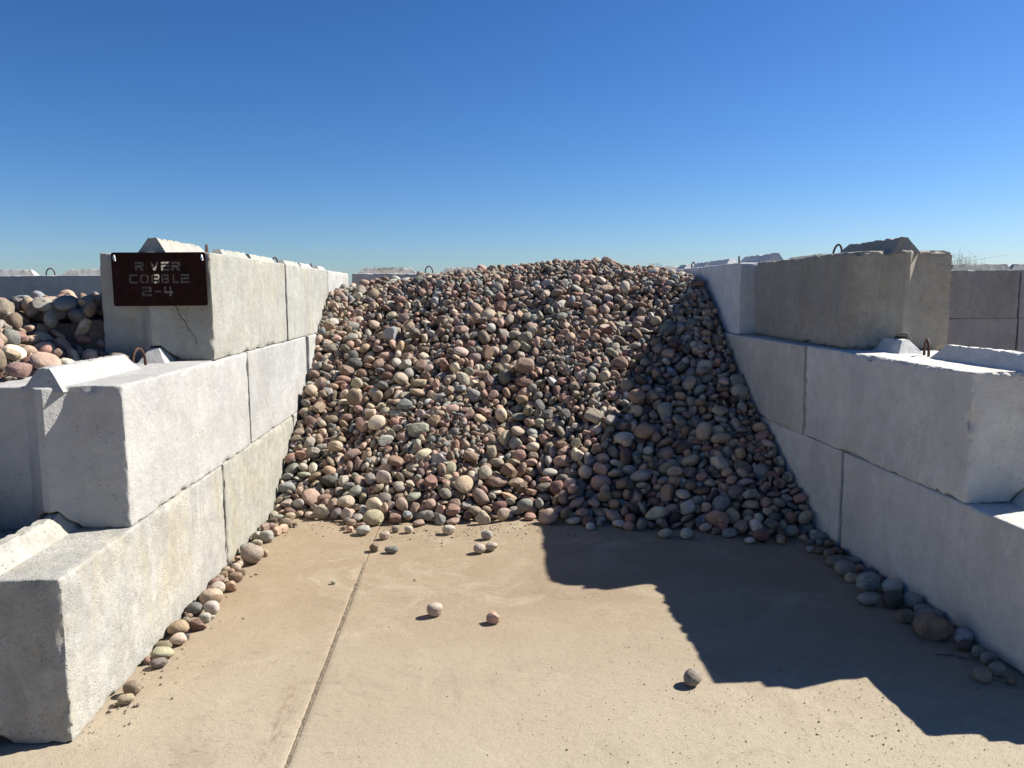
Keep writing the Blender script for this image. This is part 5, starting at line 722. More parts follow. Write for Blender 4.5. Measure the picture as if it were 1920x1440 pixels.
-1354,7614,1209,-14,46,-11,15,77,-1254,7497,1106,-1,26,-43,12,82,-531,7285,1003,49,-4,10,7,102,513,6627,693,-29,-37,-17,23,87,-1041,6086,242,6,9,-33,3,57,183,7972,1471,15,0,36,23,107,1366,6698,897,33,8,-14,23,88,-1181,6139,289,-5,-14,-46,6,58,
1399,5883,376,3,-17,45,14,56,-2900,5272,1429,-1,-6,-2,5,75,-67,5781,229,7,43,-24,11,89,-888,5547,32,4,-50,-2,16,103,1649,7059,1169,-15,37,-21,23,145,2157,6016,589,24,9,35,28,87,218,5989,312,2,-15,-42,6,79,-374,7364,1084,8,20,-45,13,100,
236,8570,1785,-42,-17,-8,27,95,985,6571,815,5,-8,44,23,64,1576,6605,880,10,-38,31,24,92,21,5683,130,43,-23,-9,24,94,1563,7358,1323,-22,32,24,26,105,-975,6573,529,9,-24,-29,23,105,210,6556,608,-45,-19,10,3,93,863,8507,1873,-8,-21,-44,9,67,
1824,7365,1390,-39,20,-13,14,95,-1275,6944,799,38,18,5,19,101,381,6822,838,-49,9,7,17,100,1054,7404,1315,34,-36,-5,17,74,-1382,7019,812,-47,0,2,13,107,-1293,6070,244,-37,-31,-8,0,93,1678,8060,1706,-1,-4,48,26,73,1015,5887,372,36,1,31,28,82,
1774,8311,1789,31,-4,30,10,109,1882,6529,881,4,-28,-6,4,91,1449,5471,166,-48,14,-2,26,91,2118,4973,47,-1,-17,-37,28,68,-904,7965,1431,0,-24,17,11,56,395,8016,1483,-10,-27,-38,15,63,-1271,6379,433,11,-22,-43,24,77,1851,7890,1672,24,29,33,23,96,
-443,6892,838,47,15,0,23,118,613,7721,1371,35,16,26,10,115,-1320,6525,500,15,-1,22,17,107,2127,6335,781,-5,1,-19,29,101,265,5902,238,-3,5,27,12,157,1697,5357,186,-39,12,-26,12,80,-329,8462,1748,24,14,31,5,133,709,8305,1722,16,18,-44,17,72,
429,6914,912,-19,46,0,21,108,-2312,4924,1514,-1,-34,19,29,112,-742,6991,806,-46,18,-7,11,123,198,6893,859,-22,41,18,17,98,1397,7423,1296,1,-16,-44,11,108,1777,6679,942,-20,44,12,7,105,997,8762,1876,6,18,-46,11,158,103,6705,736,-22,-31,26,24,93,
-777,7083,843,16,-10,44,4,123,796,8487,1819,2,-10,38,19,84,1846,8380,1800,34,10,-4,18,146,792,7462,1271,-8,20,-34,26,67,1380,6189,577,-31,21,-4,23,100,-961,7781,1214,-32,-36,-7,17,88,826,7480,1288,25,18,39,23,83,-700,8496,1664,-21,-3,17,29,93,
-1107,8427,1583,11,-8,-1,6,123,40,6280,484,46,5,7,4,55,1899,6150,611,-37,24,0,11,88,430,7743,1365,6,39,-3,25,80,385,8262,1630,7,-6,48,2,113,508,6464,598,9,10,-47,24,67,-698,7536,1148,-16,33,-21,19,110,-77,5537,60,8,18,-29,19,76,
1171,8463,1836,3,-8,36,14,77,-1411,5978,184,13,7,-32,18,79,1698,5994,510,-3,22,44,14,83,-811,7185,954,5,-6,-47,13,135,1285,5609,224,-14,8,-7,12,102,978,7812,1478,-46,-16,8,8,97,1124,9319,1837,-47,2,9,3,126,-2927,5387,1452,30,19,9,27,108,
1784,6113,589,13,42,8,20,79,-495,6926,813,10,-47,-13,19,98,-2457,4353,1385,-9,-14,32,9,77,561,5489,54,40,30,-4,23,95,1963,8388,1810,-41,-27,-8,9,109,-2474,4974,1484,49,7,6,16,109,1970,5416,260,47,-15,6,12,71,1952,6107,608,-1,28,-38,23,112,
1444,6584,870,-30,-1,-16,14,77,-145,8628,1788,-11,-18,23,15,137,1731,6310,718,22,31,28,3,120,977,8179,1705,5,18,-46,7,100,1160,6975,1052,13,5,-5,1,67,-386,6494,624,34,2,20,8,71,-166,6873,867,41,10,11,22,95,1946,6440,798,-2,-11,48,28,97,
-2238,4946,1562,5,-21,-45,4,102,2014,6413,815,4,-26,-26,2,67,-1395,6503,477,-5,7,-49,26,79,-866,6168,341,13,-20,-21,23,88,579,8370,1765,-9,-7,-40,15,55,719,8816,1862,3,-37,-33,24,120,1719,6763,971,-27,39,11,13,78,2135,6491,887,-32,-11,-15,29,83,
-2243,4742,1482,-43,-25,-7,10,88,580,7921,1488,37,-19,-21,27,72,805,7211,1169,17,35,-28,9,76,1540,8085,1692,22,4,-35,29,71,489,7164,1001,13,-21,19,6,84,1279,7387,1287,-7,-45,18,21,98,-102,5474,51,2,7,49,10,83,721,6714,848,8,37,-32,13,55,
-1117,8213,1499,-4,-15,11,19,87,-330,7814,1426,5,43,-24,7,67,2064,6317,741,15,7,-22,17,95,127,5529,65,24,-41,10,5,62,-463,7499,1174,-24,16,39,7,82,-1139,8150,1523,4,27,29,10,73,732,8340,1759,0,-33,20,23,80,-1402,8430,1581,9,-29,36,6,94,
1172,5392,58,11,5,-41,17,78,504,6836,894,-37,32,0,13,94,623,6847,887,-2,-12,32,12,88,-2819,5978,1550,39,22,17,3,102,-2164,4294,1220,12,39,8,26,121,-566,5754,188,20,-45,0,10,99,1054,7276,1221,45,16,-12,9,83,21,6018,327,12,-47,-13,4,90,
1100,7475,1310,11,45,19,27,96,-1031,8761,1659,25,-19,2,21,165,631,6196,462,23,-14,-8,22,63,509,6148,373,0,-11,48,26,103,-649,8404,1660,11,-42,-23,21,78,-74,7128,1002,23,-44,-4,22,107,1567,8115,1715,32,-1,-24,10,67,-623,8552,1691,20,43,-14,28,163,
1638,8305,1796,-12,48,6,6,90,608,5600,58,-28,39,-13,6,99,-42,8587,1808,2,-7,36,12,142,1658,6627,884,-28,-40,2,18,84,-491,7012,849,-46,-13,-14,29,87,434,8329,1668,-43,-19,-15,28,88,1043,7683,1402,11,5,-17,21,62,-1050,8620,1634,37,5,26,10,131,
958,7965,1574,-4,-21,33,11,106,1198,7648,1415,2,-34,1,11,118,1505,6582,848,-38,-5,-23,5,82,1548,7432,1338,-33,-27,-25,8,81,1600,8160,1760,34,18,31,14,93,1777,6244,649,-44,16,3,1,75,370,7215,1028,26,-4,-28,23,110,616,7037,1003,-17,-44,17,17,87,
952,7378,1245,1,-48,-12,17,86,1367,8186,1733,-27,-40,13,24,80,-782,6596,576,-34,-28,2,29,89,-458,5573,89,31,14,-4,16,79,556,7205,1047,-46,-10,-14,28,120,-1223,8350,1562,17,-43,-17,20,117,1646,6065,536,28,10,-12,19,71,-1048,7716,1198,-27,32,-1,14,63,
-640,6897,759,3,45,12,8,105,1410,6772,933,-42,-22,-10,28,104,1403,7307,1232,-1,3,-49,22,95,-1021,7767,1233,35,10,31,24,62,430,6761,764,10,5,49,27,66,496,7577,1224,19,3,-21,1,74,1404,7707,1475,32,-37,0,22,70,-1403,7507,1148,-8,49,2,29,92,
-474,7081,895,42,26,8,28,110,2011,5020,79,-14,46,-9,2,134,-908,5840,151,1,17,-31,12,127,1300,5197,33,-22,6,44,26,75,-834,6938,785,-49,-9,-2,10,85,170,7030,958,-26,38,-8,20,67,502,7831,1408,6,12,11,20,99,1800,6299,708,11,46,6,26,100,
394,6838,783,26,-42,-5,21,83,-469,6940,857,-1,17,10,20,65,349,6273,439,34,-12,-31,9,111,1582,5420,182,22,24,25,14,66,-1027,7659,1167,2,24,-2,7,72,-369,6327,543,-3,43,25,3,74,871,7502,1311,-41,25,5,9,78,-277,8360,1749,-5,-13,48,9,86,
675,8730,1876,31,33,5,25,92,1753,8165,1786,1,0,-16,26,73,-830,8530,1647,-5,15,-16,17,115,153,5930,232,-8,-1,10,1,86,1358,7802,1491,10,-5,-22,22,122,-1156,6840,737,-6,-1,-15,28,89,1552,8648,1890,-6,-6,-48,4,165,34,6736,749,-39,-5,-31,21,77,
680,7982,1529,-40,-28,6,2,82,1415,6556,828,47,-10,-12,13,106,2020,7939,1721,-16,3,47,28,103,220,6232,390,-3,15,-42,26,72,2076,5001,57,-12,27,-6,15,65,103,5966,276,24,-6,25,11,99,1067,7574,1399,-7,44,-22,23,73,-1403,6809,687,-4,15,-13,28,107,
319,6899,822,-35,-23,-25,8,128,692,8373,1746,6,17,-46,13,68,1213,7895,1564,3,25,-43,11,70,-1204,8540,1628,-43,24,7,12,125,2046,6608,930,19,-6,-34,26,73,361,5842,108,-1,-13,48,28,136,-758,6896,726,13,-8,47,21,59,-561,7495,1122,-12,-8,48,17,92,
1130,9628,1834,-21,8,10,15,108,-2705,3007,761,22,-18,22,21,165,513,5450,28,-36,-32,10,11,126,366,5621,43,-11,7,-27,20,128,1511,5906,463,-12,-47,-6,22,73,226,5659,45,-17,37,30,15,98,1417,7667,1422,-40,18,14,14,87,2054,8201,1774,-1,-47,13,1,117,
-1019,6950,835,13,33,27,12,94,478,8842,1867,-4,-15,19,4,106,1343,5829,349,5,28,-41,22,79,1806,7670,1545,-5,5,48,12,71,1828,5945,552,-20,-9,31,9,95,-694,8837,1714,45,1,3,9,128,-2717,4823,1479,0,7,6,25,152,1107,7745,1465,-5,8,47,14,133,
1218,8673,1881,-26,36,23,25,121,-802,6167,354,48,-11,-8,10,77,2204,8229,1744,34,25,-18,8,137,-1021,6719,614,11,22,44,25,103,140,6526,601,15,-20,43,19,75,883,5649,179,-4,-49,-8,22,61,2158,5832,486,-45,-20,-7,16,66,-1139,8091,1430,-7,15,-40,29,89,
-930,6934,716,5,-2,-31,29,122,863,7915,1547,-8,-41,-22,21,104,1767,6963,1115,-7,47,14,29,80,-595,8396,1702,26,-1,34,16,78,113,7287,1068,16,34,26,27,97,-951,6705,637,-23,11,-38,8,88,-31,6143,413,-29,-38,0,20,65,142,8013,1528,3,33,-37,4,67,
1933,7426,1452,11,39,28,27,55,-1147,8306,1538,8,-41,-26,1,118,-990,5804,88,-15,40,-7,12,88,-908,8576,1628,-15,43,5,8,105,886,5967,407,19,22,40,20,60,-1266,6480,476,48,11,-5,10,69,1150,7858,1537,34,-29,13,0,120,1387,5980,452,5,-27,-42,13,88,
1740,8145,1748,34,14,32,12,55,-1231,5858,127,43,-10,-9,0,75,-442,6706,706,-12,47,12,7,84,1616,7099,1173,23,-14,-40,28,96,1796,6177,622,-12,37,12,19,67,-856,7291,1001,1,50,-7,17,81,73,5490,34,4,47,-16,23,147,-1282,6721,612,-39,-21,2,11,98,
616,6333,549,-3,-23,43,10,72,1592,6791,976,-9,44,21,16,73,-545,7075,920,1,-16,35,10,99,1715,5412,205,-49,-3,8,17,67,-1134,5970,184,-47,4,5,10,95,-881,5720,34,14,0,-45,10,102,-256,5675,185,15,4,10,26,70,-1150,6784,654,-14,-34,29,11,92,
-1158,7662,1195,-1,3,-37,22,88,205,6292,437,5,-46,-16,5,79,469,7276,1062,19,3,-40,6,113,995,7198,1174,41,-23,-6,0,67,427,5713,104,-46,-19,1,13,93,-575,8427,1656,-1,-9,27,3,64,1042,5476,103,24,-10,17,5,90,1854,5018,20,25,-43,3,13,99,
732,7744,1389,-43,19,-3,2,85,1053,9416,1839,50,4,-2,25,157,-152,9066,1782,-14,22,43,16,165,-7,5517,55,-38,20,-15,17,110,343,8656,1788,10,-45,-17,23,136,709,7998,1560,11,10,25,13,90,1738,8425,1796,2,11,-44,19,113,1665,6866,1044,37,-6,-14,8,88,
1791,6027,561,-3,29,21,5,93,1344,8829,1903,10,-1,6,15,111,-558,7695,1267,21,16,-35,10,94,96,6462,581,-47,-8,-2,11,90,409,8792,1847,41,-14,9,3,99,1418,5993,505,39,12,-27,3,87,568,6946,928,-15,36,-16,11,95,1477,5948,436,-46,9,1,20,100,
1924,5016,43,36,33,9,16,89,-611,5653,92,-4,45,18,25,98,-828,7326,1034,-10,49,2,17,88,-462,6765,744,-8,-12,17,14,106,293,6587,610,8,48,-3,18,75,296,7609,1323,8,-28,-12,13,85,433,6472,588,-28,-37,18,28,96,1267,7640,1434,-37,-30,-8,26,81,
1319,8565,1881,-1,-8,-19,6,92,-815,8433,1613,6,-5,-17,3,118,124,8173,1637,-11,-16,15,13,67,274,6699,666,12,-10,31,3,83,1232,6946,1045,16,-9,22,18,105,1290,7755,1468,-35,11,15,15,90,-1016,7265,920,8,14,-10,11,119,1121,7235,1197,-35,-1,-4,12,101,
1390,7183,1159,-36,33,6,13,104,1664,7353,1320,-14,45,12,17,122,162,7601,1276,9,-43,3,12,84,1861,7568,1502,-46,15,11,23,61,-1223,8149,1459,4,-8,47,10,78,-918,6166,303,-34,-34,-4,11,74,-120,8443,1749,-45,14,-1,22,102,2041,6633,984,-1,-24,-19,10,96,
105,6655,687,41,-4,-11,27,67,738,5500,20,-50,3,-3,28,96,-1087,6778,635,-12,44,-1,18,72,621,8398,1760,-14,-40,25,1,68,1249,6107,520,-4,43,25,1,77,-1093,8694,1626,-15,0,-9,18,101,-1068,7969,1355,16,-5,-44,12,74,496,6059,317,4,6,2,5,81,
270,8073,1543,-11,-21,-10,17,83,622,5960,285,-45,-13,-11,19,67,1680,8144,1743,7,47,16,28,87,-2992,5557,1421,5,48,-10,18,95,-2798,5483,1473,-7,41,28,24,114,-2581,4809,1470,50,-1,1,20,115,-752,5858,207,-37,27,19,1,117,1133,5168,27,46,19,6,8,75,
-726,8137,1537,-3,-33,8,4,104,1291,6553,844,-42,-22,9,10,104,2057,6022,565,15,-5,-4,18,79,-594,6267,454,-4,47,14,17,92,492,6415,566,-1,9,-3,12,75,1354,6604,841,-33,25,25,24,55,26,6453,588,4,-33,-37,24,60,1778,5802,415,2,4,44,22,78,
-984,6788,746,6,-4,-40,29,118,-874,7378,993,-40,-22,-17,27,105,-366,6861,818,21,13,-43,17,120,1680,7541,1424,16,-5,-8,28,112,-17,7786,1411,-7,-31,-37,3,70,402,5771,130,12,47,-11,19,73,1858,8173,1803,25,11,-32,14,78,-991,7962,1354,-41,18,19,5,110,
-880,8396,1587,29,23,33,23,117,-771,7543,1108,18,0,-3,22,83,249,7952,1449,-1,-1,14,28,94,-810,5575,19,-3,0,-42,0,68,-392,7951,1522,3,13,4,18,78,1598,7648,1463,-48,3,-9,16,91,1676,5007,19,1,-1,-46,28,99,665,7902,1498,13,-28,33,7,69,
-914,7675,1177,30,-38,12,6,79,-688,8621,1698,-6,-3,-50,2,83,-791,7435,1049,28,-13,25,4,97,408,6633,662,0,7,-26,0,76,1121,8043,1604,-42,-23,-10,10,102,1465,7201,1182,12,31,-37,11,72,-1028,7287,984,4,-49,11,10,82,-929,7163,875,17,12,43,10,120,
-320,8807,1788,6,-16,-27,13,98,-562,6929,787,15,-5,36,5,78,-26,8452,1768,38,20,6,29,114,143,7576,1231,2,49,-7,17,86,388,8067,1517,34,30,-19,15,71,2012,8156,1730,1,-50,-3,2,165,-2286,3955,1262,-21,-42,16,25,140,-657,7311,1005,4,-48,-9,16,95,
-524,5551,31,9,-2,-46,26,94,414,5871,166,-35,35,-5,0,102,-529,8407,1665,-30,-39,-6,12,60,-224,8475,1765,9,10,-47,12,133,-1349,6746,632,40,0,4,23,75,291,7666,1263,-48,-3,-14,25,98,360,5947,250,-4,7,-49,21,72,-1069,8034,1389,31,-36,-10,17,66,
348,6992,862,46,11,17,22,113,438,7859,1386,-8,1,46,10,84,304,5688,26,-33,-31,18,3,87,842,7733,1431,-9,28,-40,18,82,-225,9558,1699,-1,1,-40,8,105,-3224,3058,655,-7,-47,10,16,165,-2545,4224,1443,-49,-3,-8,21,160,-2547,5024,1540,39,18,-20,16,93,
-2378,4842,1489,2,-6,35,19,113,626,5771,164,-41,-14,-1,10,102,910,5675,221,43,21,4,1,98,-2288,2963,787,-35,-10,-24,21,126,241,7034,930,-13,-4,-48,4,105,279,6013,279,19,43,8,4,125,1987,7770,1659,12,4,-36,25,122,32,6781,817,-14,43,8,20,83,
2001,8060,1722,1,4,42,1,105,75,5798,149,13,15,-21,23,81,222,6627,640,7,-20,45,17,102,1569,5891,416,-49,-2,-2,17,98,1801,7559,1481,-41,-21,-17,16,73,642,5526,32,14,-48,-4,7,111,-1390,6297,372,1,-13,48,1,107,1230,6003,469,33,27,22,15,86,
1919,6354,741,20,-14,12,19,66,345,6791,740,0,-26,41,6,87,497,8083,1547,-38,-8,-23,10,80,557,7680,1319,-38,31,8,14,100,-898,8296,1554,34,26,25,4,118,-561,5711,152,46,-10,-10,29,85,-214,5496,69,-1,3,50,11,69,-36,6745,762,-9,47,-4,3,91,
93,6774,774,27,-32,18,24,87,113,7650,1274,-32,32,14,18,77,1874,5514,292,-23,7,-44,11,62,436,6111,334,37,-22,12,5,69,994,5526,147,-10,0,11,27,102,951,6948,1045,-7,48,14,22,71,1012,6194,576,28,-4,16,10,90,1594,6994,1106,-13,-5,-3,29,94,
-524,7207,973,-33,24,-26,24,93,-290,6900,859,42,4,17,8,83,215,8279,1673,-12,-39,3,7,78,227,7222,982,-10,47,0,26,71,458,5732,58,15,44,19,25,79,547,8426,1746,4,-13,31,13,99,1199,7506,1334,-7,45,-16,19,98,1311,7682,1408,-47,5,1,28,146,
158,7726,1326,8,17,-37,16,90,474,6586,665,4,5,-9,6,73,810,8835,1909,39,-18,23,29,74,1202,7240,1220,-15,0,23,23,104,-1223,5990,190,-5,-48,-14,13,90,-691,8360,1616,-42,6,-2,3,59,-170,8365,1726,-32,38,-2,17,98,1081,7336,1234,-2,-17,47,15,66,
1434,7498,1317,10,-3,-18,3,71,-1420,8359,1587,-7,-7,34,1,72,-589,5585,56,-19,-13,26,15,76,-681,7432,1059,-1,-26,43,3,98,2016,4975,29,49,5,4,14,89,-529,5575,76,44,23,0,2,95,-3315,3329,850,12,17,-27,10,165,-957,8129,1446,-1,5,31,20,89,
546,8748,1828,26,-25,34,21,70,1235,6775,956,-14,-36,-26,22,66,101,7171,961,14,4,8,17,74,533,6316,527,40,-12,25,2,96,297,6752,711,-31,19,16,24,70,841,5895,332,24,9,42,12,58,1949,9187,1730,-11,12,-40,17,127,-2891,5184,1453,-30,-37,-14,21,102,
-2920,5612,1442,6,-10,6,8,108,-2811,5042,1454,10,-1,-46,1,109,-2745,5122,1453,28,-41,-3,12,105,-2535,3105,820,8,12,-39,0,158,-2373,3722,1219,-19,32,24,25,131,-2918,3011,688,-16,-21,16,18,165,-2495,2980,741,25,-38,-21,22,163,-3274,3202,738,8,7,38,16,165,
-2641,3342,968,-20,-43,-7,4,149,-2893,3537,1044,-49,8,4,27,165,-2639,2907,672,-43,4,-15,24,165,-2552,3825,1247,-30,-19,-12,3,144,2060,6396,799,-16,44,5,26,90,-2900,2651,488,-9,-44,-18,21,143,73,6838,807,21,-40,7,21,72,123,5707,110,44,-13,-16,22,121,
135,6142,366,-18,1,-46,7,67,-479,5762,191,9,-2,-4,4,64,88,5875,218,-31,-32,-22,7,102,904,6845,987,3,-17,-3,4,55,-1204,6909,727,-38,9,13,3,107,-1002,8442,1603,-5,-48,11,21,98,-508,8220,1615,-21,43,2,28,85,1298,5531,159,11,3,-39,17,80,
1561,6739,936,29,-6,-4,26,92,-2591,2528,462,12,-11,28,27,156,992,5695,244,-9,-17,37,18,82,1666,6411,744,-21,-42,-13,18,105,101,7878,1437,11,-41,-26,5,60,500,5708,95,35,19,-31,8,71,1479,7882,1589,11,31,-9,14,115,1879,6304,724,-12,7,23,2,88,
-52,7506,1232,-7,-25,42,8,96,1099,7157,1150,13,-6,24,17,130,1205,7746,1440,8,9,-37,1,113,1518,6379,708,10,5,-26,3,118,-1074,7435,1018,-46,-11,1,13,78,-729,8449,1628,44,12,19,23,71,-759,8480,1633,-4,1,21,10,77,-1208,7428,1068,-17,-8,-19,7,75,
-954,7488,1053,1,34,-18,22,91,412,6164,359,16,46,-9,11,91,1223,8585,1863,11,-5,45,6,113,-1356,8384,1595,1,30,2,16,62,-200,6591,723,38,-23,6,6,64,245,7809,1369,2,-24,-43,12,109,1081,7401,1266,-37,31,10,22,86,1602,6351,693,-42,20,5,20,72,
-2281,5001,1497,-20,46,-3,1,105,-1387,7176,913,14,-11,41,23,99,-1042,6417,423,9,-5,37,23,84,559,6854,871,-25,-36,-23,16,69,739,7886,1511,-35,3,16,29,102,1684,7828,1590,-2,43,9,1,63,-896,6666,624,-43,-18,-19,19,55,-536,6758,729,-7,31,-10,9,68,
357,7855,1371,9,-3,34,27,95,-734,8562,1659,44,22,10,8,95,2155,6455,856,49,-3,9,28,86,-1092,6972,770,9,-9,-15,12,111,72,7460,1153,24,-1,11,12,75,-1209,8446,1581,1,16,-45,7,109,-978,6670,567,0,4,-49,22,89,-756,5805,141,30,-37,-14,23,74,
-1061,7327,1012,-1,-50,1,5,84,639,7958,1499,-47,12,7,17,91,711,5525,63,43,22,-13,10,90,1511,6963,1066,-22,-38,-24,22,63,-999,6984,762,-3,-4,-41,27,109,573,7886,1433,17,-19,16,5,67,-671,7049,825,23,43,11,13,106,-1398,8344,1544,11,-9,10,26,105,
-1142,7416,1043,12,-9,-17,11,87,-329,7518,1213,-43,3,-4,29,79,238,7667,1279,-42,19,-14,28,90,466,6807,790,36,-14,-13,28,76,-689,6669,633,4,-17,10,2,119,-608,9204,1686,27,-28,-17,6,125,-475,9553,1668,20,-9,-40,24,90,1029,9615,1843,-23,38,-8,24,118,
-684,7217,909,9,10,-31,13,100,-178,9224,1727,-1,-48,13,7,109,-153,9533,1700,26,42,2,9,72,2197,9363,1678,-21,-45,-1,27,126,-3080,5554,1424,42,26,8,26,122,-2903,5489,1454,13,22,13,16,99,-2297,4112,1263,-23,-26,16,4,79,-2901,3278,859,15,6,-15,26,165,
-2455,2716,594,1,10,-44,21,151,-2482,4059,1359,20,-2,-15,26,165,-2291,3532,1108,17,-31,12,16,112,-2985,3064,732,-11,45,9,28,163,-3665,3762,1088,4,15,30,27,165,-3212,3662,1088,-7,-12,-36,9,165,-3987,3253,869,28,10,7,26,165,-2385,2960,724,30,17,-16,0,122,
-2934,3196,749,19,7,42,4,165,-2457,4430,1378,10,48,8,0,85,-2270,2629,474,-46,10,2,27,153,-529,5829,230,-8,18,-45,18,87,-3046,3531,1013,-9,5,18,16,165,-2687,3836,1222,-36,33,9,27,149,-2240,3323,963,-8,-34,33,29,132,-3522,3703,1068,-43,-12,17,21,122,
-2767,2473,399,-29,36,-15,19,165,564,5805,177,-36,-29,2,5,105,2206,8567,1766,-39,-18,24,5,165,-3112,3084,668,11,18,30,26,165,1269,6615,842,-39,26,12,2,69,-839,6690,606,6,7,5,6,84,402,8620,1782,-46,-11,-6,10,90,1744,6427,784,-11,-19,27,10,119,
1866,7150,1263,19,7,-40,11,90,2060,7863,1698,25,-43,-6,5,117,238,7439,1140,-9,-16,-29,21,92,793,8197,1699,-2,-8,25,8,92,-240,6998,951,28,-31,7,4,114,162,7049,892,13,-1,-30,26,127,498,6723,763,-4,-27,42,8,82,1614,5235,93,-13,-39,-17,9,67,
-922,7605,1166,13,6,48,22,65,342,8957,1839,-21,-9,38,5,165,1189,7362,1259,48,-6,10,10,108,-2987,3448,964,-15,38,-24,6,144,605,8636,1813,7,49,-1,12,106,1849,5385,232,3,29,-28,12,87,1488,7447,1342,-29,-34,-20,1,66,1508,7321,1267,26,17,-20,17,80,
-541,6320,491,4,-3,-49,26,79,1354,6345,721,38,24,5,4,116,1531,5435,177,-2,45,-12,28,97,1544,7130,1161,-48,1,-5,0,77,58,8686,1787,1,1,-32,19,143,1050,8821,1916,27,26,-32,15,79,-1419,7559,1188,-10,32,-28,25,80,-1217,8688,1643,-27,14,-22,8,100,
-982,5935,191,25,31,25,1,92,-30,7214,1024,12,-13,36,5,103,986,7763,1430,4,-10,48,23,67,2128,8065,1733,-6,-31,13,5,74,325,7641,1219,-45,-16,-9,20,90,1091,8390,1809,-44,-3,-2,2,86,-324,6290,557,7,33,-22,1,88,44,8858,1812,11,10,-25,18,75,
1051,8037,1603,-29,37,16,7,80,1577,7101,1193,-7,0,-48,18,66,-2806,5575,1462,4,50,3,29,141,-915,6805,627,16,-2,-15,13,67,-506,6673,670,4,-15,37,2,97,1152,8135,1670,22,-22,-38,13,68,1476,6458,760,-38,-21,-6,12,107,1989,5986,535,5,42,26,2,76,
-2986,6009,1475,39,-11,29,28,132,-2587,5074,1491,26,-24,36,7,112,-964,7305,942,12,19,31,27,89,-59,8368,1740,-48,14,1,4,88,153,6688,679,20,0,10,13,66,307,7915,1406,2,-13,33,24,68,1345,7970,1562,13,-5,7,13,68,-1317,8414,1553,5,-7,-49,23,94,
-1195,7001,786,2,-40,30,2,107,-1091,7152,863,11,-18,10,14,78,1550,9327,1820,-34,-4,9,16,143,-864,7125,826,6,48,6,3,99,-832,7586,1117,7,-11,42,4,75,160,7435,1118,12,-11,41,17,97,934,7434,1273,13,-2,11,2,90,1292,7233,1199,-45,-3,15,5,94,
496,7747,1332,12,-11,-20,22,84,919,9405,1834,37,33,2,16,127,1215,8164,1678,23,5,-5,23,87,1752,8521,1817,-38,3,31,22,78,2086,6165,656,-4,20,42,3,55,-2708,4936,1496,-13,-35,30,21,116,-2671,5274,1485,5,12,-47,27,134,-543,7052,855,-25,38,17,8,77,
-222,9415,1695,8,49,-6,25,84,1443,9359,1803,49,-6,-2,12,88,1729,9123,1783,16,46,-7,21,100,2078,8507,1786,-44,-2,-24,5,94,-117,9155,1736,-31,39,1,27,93,-136,9285,1717,-4,13,46,28,89,1015,9316,1840,-3,13,48,9,89,1120,9016,1847,-25,-43,0,26,94,
1545,9025,1805,-4,-10,-9,26,66,1500,9068,1805,32,-37,-5,17,68,-3584,3477,915,37,21,17,20,143,-2432,2364,336,37,3,6,23,165,-3890,3752,1103,34,-26,-18,9,165,-3469,3334,795,-10,49,0,24,133,-2263,2929,695,47,2,3,23,165,-3507,3208,745,3,9,-41,3,127,
-2817,3138,780,-5,14,12,16,155,-2227,2366,329,-15,18,-43,7,154,-3488,3568,992,-4,-10,27,3,165,-3070,3856,1232,-29,39,12,19,147,-2395,2837,661,-41,-11,-5,27,150,-2755,3374,956,13,-43,-21,27,127,-3593,3545,1005,-34,28,-20,9,133,-2526,3703,1150,3,-10,45,19,124,
-2230,3158,865,-25,-7,43,16,110,-3621,4015,1207,-43,-3,-11,25,165,-2715,4255,1440,13,-4,-15,24,125,-3698,3346,833,-35,-34,-2,3,165,-3424,3363,888,-12,-3,40,20,158,-2454,3882,1297,-36,34,-4,6,126,-2528,3369,921,33,-6,-4,19,120,-2937,3820,1140,5,49,10,11,159,
-2299,3416,1019,-11,-33,-29,17,103,-2784,3182,847,-22,-43,13,3,151,-3836,4059,1316,39,-30,-7,6,152,-2353,3317,935,-18,33,29,4,103,-4169,3813,1159,-10,3,-39,21,143,-3354,2988,675,-23,-34,-15,7,123,-3071,2852,584,11,-6,36,24,135,-2334,3197,854,14,35,31,12,137,
-3094,3468,936,17,-45,-3,25,148,-4111,3470,986,18,16,10,15,139,-3677,3502,938,29,-36,-19,1,139,-2818,4629,1568,42,23,1,21,118,-3916,3993,1223,32,-26,-3,21,122,-4115,4352,1427,-38,-20,-14,13,165,-2606,2364,325,8,-29,-40,19,119,-3034,2507,328,-44,20,3,11,154,
-2814,3841,1193,30,8,-12,24,121,-2657,3984,1306,-37,-29,-13,20,141,-2131,2705,558,-39,-8,-8,4,131,-2733,5393,1549,-13,33,-31,19,102,-3338,3706,1040,-33,31,-18,15,143,-3259,3840,1173,-17,-46,6,19,147,-3389,3626,970,-7,-39,-30,24,121,-2684,2784,605,7,8,-43,6,146,
-3694,3844,1165,-9,-34,-22,11,128,-2789,4175,1397,-48,-1,12,20,136,-3106,4283,1407,-36,-14,-16,27,130,-2616,4082,1374,-16,47,-4,14,118,-3274,3075,756,16,43,-16,13,115,-2839,2569,415,20,-44,-7,26,153,-413,5985,356,38,5,23,29,83,977,6276,626,-44,19,4,13,93,
-2146,2598,468,10,-11,29,7,138,-3880,3370,891,2,18,-43,12,143,-3084,3318,881,-11,-34,14,29,124,-2858,4373,1496,41,26,6,21,112,-2698,2731,469,-2,4,-50,15,142,-2960,6230,1553,-12,47,-2,5,103,-2793,4465,1508,-5,30,26,6,133,49,5412,26,5,-5,-13,19,86,
-247,8592,1784,11,-15,-24,13,115,-823,6508,555,37,-10,19,24,117,2225,6445,875,7,20,-9,4,75,-3230,2846,527,6,13,24,25,165,-2289,3760,1255,34,22,25,19,111,869,8001,1602,5,40,3,21,71,1561,8474,1828,32,38,2,22,138,2200,7840,1684,-2,6,-49,29,117,
